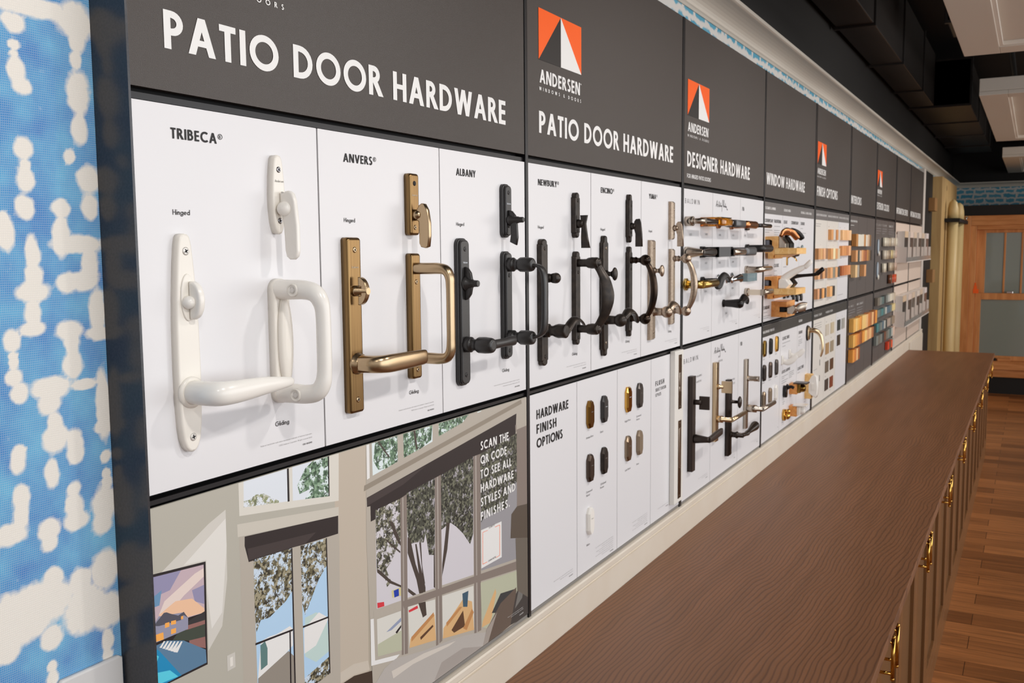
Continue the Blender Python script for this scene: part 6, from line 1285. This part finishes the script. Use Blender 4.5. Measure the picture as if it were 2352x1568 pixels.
def sample_row(x0, x1, z0, z1, cols, row, group, cat, name, noun, o=.03, gloss=False, holder=True):
    n = len(cols); w_ = (x1 - x0) / n
    for i, (c, nm) in enumerate(cols):
        h = (z1 - z0) * (1 - .02 * (i % 3)); x = x0 + i * w_ + .001
        m = mat('gloss_chip_%d_%d_%d' % c, c, .12, .0, .7) if gloss else (wm(c) if max(c) - min(c) > 45 else pm(c))
        t = thing(name, '%s %s, %s along %s' % (nm, noun, ORD[i], row), cat, (x, 0, z0), group)
        mb = MB()
        if gloss:
            mb.tube([(w_ / 2, o * .5, 0), (w_ / 2, o * .5, h)], [(o * .5, w_ * .48)] * 2, 14, 0, (1, 0, 0), True, 4.5)
        else: mb.box((0, .002, 0), (w_ - .003, o, h))
        mb.build('face', m, t)
        mb = MB(); mb.box((-.0005, 0, -.001), (w_ * .5, .004, h - .001)); mb.build('clip', M_dark, t)
B_ = {'w': ((228, 222, 206), 'off-white'), 'n': ((176, 122, 66), 'brown oak'), 't': ((196, 170, 146), 'beige'), 'd': ((128, 96, 62), 'dark tan'), 'p': ((208, 152, 102), 'pine'), 'g': ((76, 80, 74), 'grey-green'), 'k': ((62, 56, 48), 'near-black'), 'm': ((168, 106, 64), 'mahogany'), 'r': ((146, 84, 56), 'red-brown'),
      'o': ((222, 168, 84), 'golden oak'), 'q': ((234, 190, 118), 'pale maple'), 'f': ((220, 146, 62), 'orange fir'), 'e': ((224, 176, 122), 'pinkish alder'), 'v': ((196, 118, 56), 'amber cherry'), 'x': ((150, 84, 40), 'dark cherry')}
seq = lambda s: [B_[c] for c in s]
sample_row(5.838, 6.412, 1.771, 1.843, seq('nwwwnwtd'), 'the top row under INTERIORS', 'interior trim samples', 'trim sample', 'trim_sample', 'trim sample')
sample_row(5.838, 6.456, 1.681, 1.748, seq('pgtpmrndk'), 'the second row under INTERIORS', 'interior trim samples', 'trim sample', 'trim_sample', 'trim sample')
sample_row(5.832, 5.977, 1.589, 1.662, [((216, 182, 132), 'straw'), ((174, 166, 152), 'warm grey')], 'the third row under INTERIORS', 'interior trim samples', 'trim sample', 'trim_sample', 'trim sample')
sample_row(6.162, 6.240, 1.587, 1.658, seq('p'), 'the gap right of the third row under INTERIORS', 'interior trim samples', 'trim sample', 'trim_sample', 'trim sample')
sample_row(5.820, 6.121, 1.267, 1.345, seq('oqof'), 'the top lower row, golden part', 'interior wood samples', 'wood sample', 'wood_sample', 'wood sample')
sample_row(6.140, 6.770, 1.260, 1.346, seq('qqevmexf'), 'the top lower row, longer part', 'interior wood samples', 'wood sample', 'wood_sample', 'wood sample')
sample_row(5.820, 6.137, 1.177, 1.250, seq('ofvx'), 'the middle lower row, nearer part', 'interior wood samples', 'wood sample', 'wood_sample', 'wood sample')
sample_row(6.160, 6.720, 1.176, 1.245, seq('fqpemk'), 'the middle lower row, farther part', 'interior wood samples', 'wood sample', 'wood_sample', 'wood sample')
sample_row(5.818, 6.076, 1.089, 1.163, seq('fvex'), 'the short bottom row under INTERIORS', 'interior wood samples', 'wood sample', 'wood_sample', 'wood sample')
ec = {'w': ((224, 216, 196), 'cream'), 't': ((196, 180, 156), 'tan'), 's': ((206, 196, 178), 'sandstone'), 'b': ((150, 130, 108), 'bronze-beige'), 'p': ((206, 176, 158), 'pinkish'), 'r': ((196, 60, 32), 'red'), 'o': ((214, 84, 44), 'orange-red'), 'n': ((110, 66, 44), 'brown'), 'g': ((130, 134, 128), 'grey'), 'e': ((92, 114, 112), 'teal grey'), 'd': ((62, 66, 64), 'charcoal'), 'l': ((186, 186, 178), 'pale grey'), 'c': ((70, 120, 122), 'teal'), 'u': ((88, 110, 124), 'slate blue'), 'y': ((206, 186, 132), 'straw'), 'k': ((44, 44, 46), 'black'), 'v': ((120, 112, 100), 'taupe'), 'm': ((178, 160, 146), 'mushroom')}
es = lambda s: [ec[c] for c in s]
for s, x0, x1, z0, z1, r in (('wst', 7.110, 7.43, 1.770, 1.830, 'the first upper colour row, nearer clip'), ('stw', 7.478, 7.785, 1.770, 1.832, 'the first upper colour row, farther clip'), ('stb', 7.110, 7.42, 1.679, 1.741, 'the second upper colour row, nearer clip'), ('ytp', 7.440, 7.785, 1.680, 1.741, 'the second upper colour row, farther clip'), ('w', 7.105, 7.20, 1.588, 1.650, 'the third upper colour row, single clip'), ('tbp', 7.415, 7.785, 1.590, 1.650, 'the third upper colour row, farther clip'), ('nro', 7.435, 7.785, 1.498, 1.562, 'the lowest upper colour row')):
    sample_row(x0, x1, z0, z1, es(s), r, 'exterior colour extrusions', 'colour sample', 'colour_sample', 'extrusion sample', .028, True)
for s, x0, x1, z0, z1, r in (('vgedglwst', 6.835, 7.785, 1.366, 1.420, 'the first lower colour row'), ('geceluugyy', 6.845, 7.785, 1.286, 1.336, 'the second lower colour row'), ('ceguldmmvbb', 6.830, 7.785, 1.185, 1.243, 'the third lower colour row'), ('gvgdnvgelp', 6.820, 7.785, 1.096, 1.160, 'the fourth lower colour row'), ('rnol', 7.415, 7.785, 1.010, 1.066, 'the bottom lower colour row')):
    sample_row(x0, x1, z0, z1, es(s), r, 'exterior colour chips', 'colour sample', 'colour_chip', 'colour chip', .022, False)
for x, z, h, lab in ((6.918, 1.765, .105, 'upper'), (6.912, 1.607, .112, 'lower')):
    t = thing('hanging_tag', 'pale oval hanging tag, %s of two under EXTERIOR COLORS' % lab, 'tag', (x, 0, z), 'hanging tags')
    mb = MB(); mb.plate(ellipse_out(.030, h / 2), .001, .008, .002); mb.build('face', mat('pale_blue_tag', (170, 184, 196), .3), t)
    mb = MB(); mb.ball((0, .010, -h * .42), (.016, .007, .018), 12); mb.build('weight', mat('pale_tag', (214, 210, 198), .4), t)

# ------------------------------------------------------------------ information bays: racks of brochures
M_rack = mat('pale_rack', (222, 212, 204), .4); M_page = noise_mat('page_edges', (228, 222, 216), (214, 206, 198), (400, 400, 1), 1, rough=.6)
M_blush = mat('blush_panel', (212, 194, 180), .4)
for k, (x0, x1) in enumerate(((7.8455, 8.7565), (8.7875, 9.80))):
    pos = ('nearer', 'farther')[k]
    panel(x0, x1, *UP, M_blush, 'blush upper panel behind brochures, %s of two' % pos); panel(x0, x1, *LO, M_blush, 'blush lower panel behind brochures, %s of two' % pos)
def brochure_rack(z, label):
    t = thing('brochure_rack', label, 'brochure rack', (7.895, 0, z))
    mb = MB(); mb.box((0, 0, 0), (1.90, .006, .22)); mb.build('back', M_rack, t)
    mb = MB(); mb.box((0, .006, 0), (1.90, .085, .006)); mb.build('floor_ledge', M_rack, t)
    mb = MB(); mb.box((0, .078, .006), (1.90, .082, .040)); mb.build('front_lip', mat('clear_acrylic', (230, 230, 230), .1, 0, .5, 0, None, .8, 1.45), t)
    for i in range(7):
        mb = MB(); mb.box((i * .3155, .006, .006), (i * .3155 + .005, .080, .120)); mb.build('divider', M_rack, t)
CV = [((40, 34, 32), (206, 180, 150), 'black'), ((70, 54, 46), (214, 196, 184), 'dark brown'), ((86, 78, 72), (210, 190, 168), 'grey'), ((64, 50, 44), (216, 204, 192), 'walnut'), ((58, 56, 52), (206, 186, 164), 'charcoal'), ((96, 70, 62), (216, 206, 204), 'plum')]
for r, zr in (('upper', 1.648), ('lower', 1.148)):
    brochure_rack(zr - .006, 'long pale rack of brochures in the %s row of the information bays' % r)
    for i, (c, tb, nm) in enumerate(CV):
        x = 7.905 + i * .3155; t = thing('brochure_stack', 'stack of %s-covered brochures in the %s rack, %s from the near end' % (nm, r, ORD[i]), 'brochures', (x, 0, zr + .0008), 'brochure stacks')
        mb = MB(); mb.box((0, .008, 0), (.22, .060 + .006 * (i % 2), .235)); mb.build('pages', M_page, t)
        d = .0605 + .006 * (i % 2)
        mb = MB(); mb.box((0, d, 0), (.22, d + .0015, .187)); mb.build('cover', noise_mat('cover_%s' % nm.replace(' ', '_'), c, tuple(min(255, int(v * 2.0) + 20) for v in c), nscale=14, rough=.3, lo=.5, hi=.75), t)
        mb = MB(); mb.box((0, d, .1875), (.22, d + .0016, .235)); mb.build('cover_band', mat('cover_band_%d' % i, tb, .4), t)

# ------------------------------------------------------------------ counter, cabinets
def counter_mat():
    mm = mat('stained_oak_top', (124, 86, 60), .42); n, l, b = nodes(mm)
    t = n.new('ShaderNodeTexCoord'); mp = n.new('ShaderNodeMapping'); mp.inputs['Scale'].default_value = (1.6, 26, 1)
    nz = n.new('ShaderNodeTexNoise'); nz.inputs['Scale'].default_value = 1.0; nz.inputs['Detail'].default_value = 2; nz.inputs['Distortion'].default_value = .5
    wv = n.new('ShaderNodeTexWave'); wv.wave_type = 'BANDS'; wv.bands_direction = 'Y'; wv.inputs['Scale'].default_value = 26; wv.inputs['Distortion'].default_value = 16; wv.inputs['Detail'].default_value = 2.0; wv.inputs['Detail Scale'].default_value = .22
    mp2 = n.new('ShaderNodeMapping'); mp2.inputs['Scale'].default_value = (.55, 1, 1); mp2.inputs['Rotation'].default_value = (0, 0, .12)
    l.new(t.outputs['Object'], mp.inputs[0]); l.new(mp.outputs[0], nz.inputs['Vector']); l.new(t.outputs['Object'], mp2.inputs[0]); l.new(mp2.outputs[0], wv.inputs['Vector'])
    cr = n.new('ShaderNodeValToRGB'); cr.color_ramp.elements[0].position = .3; cr.color_ramp.elements[1].position = .7
    cr.color_ramp.elements[0].color = (*lin((124, 82, 52)), 1); cr.color_ramp.elements[1].color = (*lin((138, 92, 60)), 1); l.new(nz.outputs['Fac'], cr.inputs[0])
    gr = n.new('ShaderNodeValToRGB'); gr.color_ramp.elements[0].position = .0; gr.color_ramp.elements[1].position = .35
    gr.color_ramp.elements[0].color = (*lin((104, 74, 54)), 1); gr.color_ramp.elements[1].color = (1, 1, 1, 1)
    l.new(wv.outputs['Fac'], gr.inputs[0])
    mx = n.new('ShaderNodeMix'); mx.data_type = 'RGBA'; mx.blend_type = 'MULTIPLY'; mx.inputs['Factor'].default_value = .42; l.new(cr.outputs[0], mx.inputs['A']); l.new(gr.outputs[0], mx.inputs['B']); l.new(mx.outputs['Result'], b.inputs['Base Color'])
    bp = n.new('ShaderNodeBump'); bp.inputs['Strength'].default_value = .12; bp.inputs['Distance'].default_value = .001; l.new(wv.outputs['Fac'], bp.inputs['Height']); l.new(bp.outputs[0], b.inputs['Normal'])
    return mm
ZC = .8715
mb = MB(); mb.box((-1.2, .0106, ZC - .030), (8.86, .6825, ZC))
t = mb.build('countertop', counter_mat(), bevel=.002); tag(t, 'long brown stained-oak countertop running the length of the display', 'countertop')
M_cab = noise_mat('bronze_brown_lacquer', (118, 80, 46), (128, 88, 52), (1, 1, .1), 30, rough=.3, spec=.6)
M_cab_s = mat('bronze_brown_recess', (116, 82, 50), .32)
def cabinet(x0, x1, label):
    t = thing('base_cabinet', label, 'cabinet', (x0, 0, 0), 'base cabinets under the counter'); w_ = x1 - x0; D = .625
    mb = MB(); mb.box((0, .0115, .09), (w_ - .001, D, ZC - .0305)); mb.build('body', M_cab, t)
    mb = MB(); mb.box((0, .0115, 0), (w_ - .001, D + .018, .0895)); mb.build('plinth', M_cab, t, bevel=.003)
    h0, h1 = .105, ZC - .036
    for i, (a, b) in enumerate(((.004, w_ / 2 - .0015), (w_ / 2 + .0015, w_ - .005))):
        mb = MB(); st = .058
        for q in (((a, h0), (a + st, h1)), ((b - st, h0), (b, h1)), ((a + st, h0), (b - st, h0 + st)), ((a + st, h1 - st), (b - st, h1))): mb.box((q[0][0], D + .0005, q[0][1]), (q[1][0], D + .0205, q[1][1]))
        d = mb.build('door', M_cab, t, bevel=.002)
        mb = MB(); mb.box((a + st, D + .0005, h0 + st), (b - st, D + .009, h1 - st)); mb.build('door_panel', M_cab_s, d)
        xp = b - .040 if i == 0 else a + .040
        mb = MB()
        mb.tube([(xp, D + .0565, .725), (xp, D + .0565, .8300)], .0048, 12)
        for z in (.738, .817): mb.tube([(xp, D + .0205, z), (xp, D + .054, z)], .0042, 10)
        for z in (.725, .830): mb.ball((xp, D + .0565, z), .0056, 10)
        mb.build('pull', M_brass_b, d)
xs = [-1.15, -.640, .237, 1.114, 1.985, 2.857, 3.734, 4.611, 5.488, 6.365, 7.242, 8.04, 8.83]
for i, (a, b) in enumerate(zip(xs, xs[1:])):
    if i < 2: continue
    cabinet(a, b, 'brown two-door base cabinet with brass bar pulls, %s from the camera end of the row' % ORD[i - 2])

# ------------------------------------------------------------------ ceiling: hung white trays, black ducts
M_tray = mat('tray_white', (214, 206, 194), .5)
def tray(x0, x1, z, label):
    t = thing('ceiling_panel', label, 'ceiling panel', (x0, .60, z)); t.location = (x0, -.60, z); L_ = x1 - x0; Wd = 1.5; r = .16
    mb = MB(); mb.box((0, 0, .026), (L_, Wd, .105)); mb.build('tray', M_tray, t, bevel=.004)
    mb = MB()
    for q in (((0, 0), (L_, r)), ((0, Wd - r), (L_, Wd)), ((0, r), (r, Wd - r)), ((L_ - r, r), (L_, Wd - r))): mb.box((q[0][0], q[0][1], 0), (q[1][0], q[1][1], .0255))
    mb.build('rim', M_tray, t, bevel=.003)
    mb = MB()
    o0, o1 = r, r + .016
    for q in (((o0, o0), (L_ - o0, o1)), ((o0, Wd - o1), (L_ - o0, Wd - o0)), ((o0, o1), (o1, Wd - o1)), ((L_ - o1, o1), (L_ - o0, Wd - o1))): mb.box((q[0][0], q[0][1], .006), (q[1][0], q[1][1], .0255))
    mb.build('inner_bead', mat('bead_white', (232, 226, 216), .45), t)
    for x in (.4, L_ - .4):
        mb = MB(); mb.tube([(x, Wd / 2, .105), (x, Wd / 2, 3.45 - z - .001)], .006, 8); mb.build('hanger', M_dark, t)
tray(2.55, 5.30, 2.70, 'white hung ceiling panel with recessed centre, nearest and largest in the photo corner')
tray(6.72, 9.72, 2.70, 'white hung ceiling panel, second from the corner, above the counter')
tray(11.5, 14.0, 2.70, 'white hung ceiling panel farthest away, above the wooden window')
M_duct = noise_mat('black_duct_paint', (32, 28, 26), (40, 35, 32), (.6, 3, 3), 3, rough=.42)
def duct(a, b, label):
    t = thing('air_duct', label, 'air duct', (a[0], a[1], a[2]), 'black ceiling ducts'); L_ = b[0] - a[0]
    mb = MB(); mb.box((0, 0, 0), (L_, a[1] - b[1], b[2] - a[2])); mb.build('sheet_metal', M_duct, t, bevel=.006)
    k = .0
    while k < L_:
        mb = MB(); mb.box((k, -.012, -.012), (min(k + .03, L_), a[1] - b[1] + .012, b[2] - a[2] + .012)); mb.build('flange', M_duct, t, bevel=.003); k += 1.22
duct((.5, .03, 2.93), (8.75, -.16, 3.35), 'long black rectangular duct above the crown, nearer section')
duct((8.80, .03, 2.93), (13.4, -.43, 3.30), 'wider black duct section beyond the narrow one, above the crown')
duct((6.1, -.45, 3.05), (6.6, -3.2, 3.40), 'black cross duct above the gap between the first two white trays')
for y, z in ((-.75, 3.1), (-1.3, 3.16)):
    mb = MB(); mb.tube([(.5, -y, z), (14.1, -y, z)], .02, 8)
    t = mb.build('ceiling_pipe', mat('black_pipe', (26, 24, 23), .5), org=(.5, y, z)); tag(t, 'thin black pipe along the black ceiling, %s the trays' % ('over the near edge of' if y > -1 else 'over the middle of'), 'pipe', 'ceiling pipes')

# ------------------------------------------------------------------ far end: wall strip blackened for shade, pine board and half-round posts, window display
sbox('trim_black_reveal', (10.001, 0.012, 0.0), (10.85, 0.0595, 2.50), mat('black_reveal', (16, 13, 12), .6))  # shadowed wall between display and board, its shade painted as black
t = thing('pine_board', 'tall plain pine board on the far stretch of wall, beyond the strip painted dark as shade', 'board', (10.86, 0, 0))
mb = MB(); mb.box((0, -.0595, 0.005), (2.02, .080, 2.485)); 
mb.build('board', wood_mat('knotty_pine', (176, 142, 92), (196, 164, 110), 'Z', 12, .55, .12), t, bevel=.003)
mb = MB(); mb.lathe((.55, .0795, 2.39), (0, 1, 0), [(0, .030), (.0012, .030)], 14); mb.build('knot', mat('pine_knot', (96, 62, 34), .6), t)
M_post = wood_mat('pale_turned_pine', (200, 172, 118), (214, 190, 138), 'Z', 10, .45, .1)
for x, nm in ((11.32, 'nearer'), (12.25, 'farther')):
    mb = MB(); mb.lathe((0, 0, .001), (0, 0, 1), [(0, .052), (.004, .055), (2.02, .055)], 24)
    t = mb.build('porch_post', M_post, loc=(x, -.155, 0)); tag(t, 'pale round wooden post against the pine board, %s of the pair' % nm, 'post', 'round wooden posts')
    mb = MB(); mb.lathe((0, 0, 2.062), (0, 0, 1), [(0, .055), (.10, .053), (.17, .040), (.20, .012)], 24)
    t2 = mb.build('porch_post', M_post, loc=(x, -.155, 0)); tag(t2, 'rounded post top above the black bracket, %s of the pair' % nm, 'post', 'rounded post tops')
t = thing('wall_bracket', 'black flat bracket clasping the round posts', 'bracket', (11.2, -.0805, 2.0405), None)
mb = MB(); mb.box((0, .001, -.018), (1.66, .150, .0205)); mb.build('shelf_bar', M_dark, t, bevel=.002)
mb = MB(); mb.tube([(1.10, .150, .06), (1.60, .150, .06)], .010, 10); mb.tube([(1.10, .150, .06), (1.10, .150, .018)], .006, 8); mb.tube([(1.60, .150, .06), (1.60, .150, .018)], .006, 8); mb.build('rail', M_chrome, t)
for z, nm in ((2.12, 'upper'), (1.40, 'lower')):
    mb = MB(); mb.box((10.45, -.0119, z), (10.70, .05, z + .13)); t = mb.build('wood_block', wood_mat('brown_block', (140, 100, 56), (160, 118, 70), 'Z', 20), org=(10.45, 0, z), bevel=.003); tag(t, 'brown wooden block on the strip painted dark as shade, %s of two' % nm, 'block', 'blocks on the black reveal')

# window in its black surround: frame along the far end, facing the camera
XF = 12.65
M_black_s = mat('black_surround_paint', (18, 14, 12), .55)
def fbox(mb, y0, y1, z0, z1, x0, x1, mi=0): mb.box((min(x0, x1), -max(y0, y1), z0), (max(x0, x1), -min(y0, y1), z1), mi)
mb = MB(); YA, YB = -.121, -2.0
fbox(mb, YA, -.158, 0, 2.245, XF + .03, 14.19); fbox(mb, -.158, YB, 2.125, 2.245, XF + .03, 14.19); fbox(mb, -.158, YB, 0, .20, XF + .03, 14.19)
struct(mb.build('trim_window_surround', M_black_s))
mb = MB(); fbox(mb, -.159, YB, .201, 2.124, 14.0, 14.19); struct(mb.build('trim_window_back', mat('display_back', (120, 122, 116), .6)))
M_fir = wood_mat('warm_fir', (196, 128, 72), (216, 150, 92), 'Z', 24, .42, .1); M_fir_h = wood_mat('warm_fir_rail', (190, 122, 66), (212, 146, 90), 'Y', 24, .42, .1)
w = bpy.data.objects.new('window_1', None); C.objects.link(w); w.location = (XF, -.16, .2); struct(w)
def wpart(name, boxes, m, parent=None, bevel=.004):
    mb = MB()
    for y0, y1, z0, z1, x0, x1 in boxes: fbox(mb, y0, y1, z0, z1, x0, x1)
    bmesh.ops.translate(mb.bm, verts=mb.bm.verts[:], vec=(-XF, .16, -.2))
    return mb.build(name, m, parent or w, bevel=bevel)
wpart('casing', [(-.161, -.264, .39, 2.122, XF - .02, XF + .045)], M_fir); wpart('casing', [(-.2645, -1.9, 2.007, 2.122, XF - .02, XF + .045)], M_fir_h)
wpart('jamb', [(-.2645, -.328, .39, 2.0065, XF + .0, XF + .16)], M_fir); wpart('jamb', [(-.3285, -1.9, 1.958, 2.0065, XF + .0, XF + .16)], M_fir_h)
s1 = wpart('upper_sash', [(-.3285, -.427, 1.13, 1.9575, XF + .09, XF + .135), (-.4275, -1.9, 1.919, 1.9575, XF + .09, XF + .135), (-.4275, -1.9, 1.13, 1.20, XF + .09, XF + .135)], M_fir)
wpart('muntin', [(y - .011, y + .011, 1.2005, 1.9185, XF + .100, XF + .128) for y in (-.631,)], M_fir, s1); wpart('muntin', [(-.825, -.803, 1.2005, 1.9185, XF + .100, XF + .128)], M_fir, s1)
wpart('muntin', [(-1.1, -1.078, 1.2005, 1.9185, XF + .100, XF + .128)], M_fir, s1)
wpart('grille_bar', [(-.4275, -1.9, 1.578, 1.596, XF + .135, XF + .150)], mat('grey_green_grille', (150, 152, 140), .5), s1)
for y in (-.50, -.74, -.94): wpart('grille_bar', [(y - .012, y + .012, 1.21, 1.918, XF + .152, XF + .165)], mat('grey_green_grille', (150, 152, 140), .5), s1)
s2 = wpart('lower_sash', [(-.3285, -.397, .40, 1.2015, XF + .03, XF + .075), (-.3975, -1.9, 1.125, 1.2015, XF + .03, XF + .075), (-.3975, -1.9, .40, .455, XF + .03, XF + .075)], M_fir)
M_pane = mat('green_grey_glass', (196, 206, 198), .04, 0, .6, 0, None, .6, 1.45)
wpart('pane', [(-.4275, -1.9, 1.2005, 1.9185, XF + .110, XF + .116)], M_pane, s1, 0); wpart('pane', [(-.3975, -1.9, .4555, 1.1245, XF + .050, XF + .056)], M_pane, s2, 0)
wpart('sill', [(-.161, -1.9, .30, .3995, XF - .06, XF + .14)], M_fir_h); wpart('apron', [(-.161, -1.9, .205, .2995, XF - .02, XF + .03)], M_fir_h)
wpart('sash_lock', [(-.67, -.735, 1.202, 1.226, XF + .03, XF + .07)], M_chrome, s2)
wpart('tag', [(-.31, -.37, 1.20, 1.25, XF - .004, XF - .001), (-.318, -.352, 1.25, 1.29, XF - .004, XF - .001), (-.325, -.343, 1.29, 1.325, XF - .004, XF - .001)], mat('orange_tag', (250, 100, 24), .5), w, 0)
wpart('sill_catch', [(-.60, -.74, .3998, .43, XF - .04, XF + .02)], M_fir_h, w); wpart('sill_catch', [(-.56, -.585, .3998, .43, XF - .04, XF + .02)], M_dark, w)

# light switch plate low on the linen wall, cut by the frame edge
t = thing('wall_plate', 'pale grey wall plate on the linen wall beside the dark frame edge', 'wall plate', (.735, .0595, 1.2))
mb = MB(); mb.plate([(-.046, -.07), (.046, -.07), (.046, .0585), (.040, .062), (-.040, .062), (-.046, .056)], 0, .006, .003); mb.build('plate', mat('pale_plate', (214, 213, 212), .35), t)
mb = MB(); mb.plate(shift(rrect(.033, .066, .002, 2), 0, -.01), .0055, .008, .001); mb.build('rocker', mat('pale_plate', (214, 213, 212), .35), t)
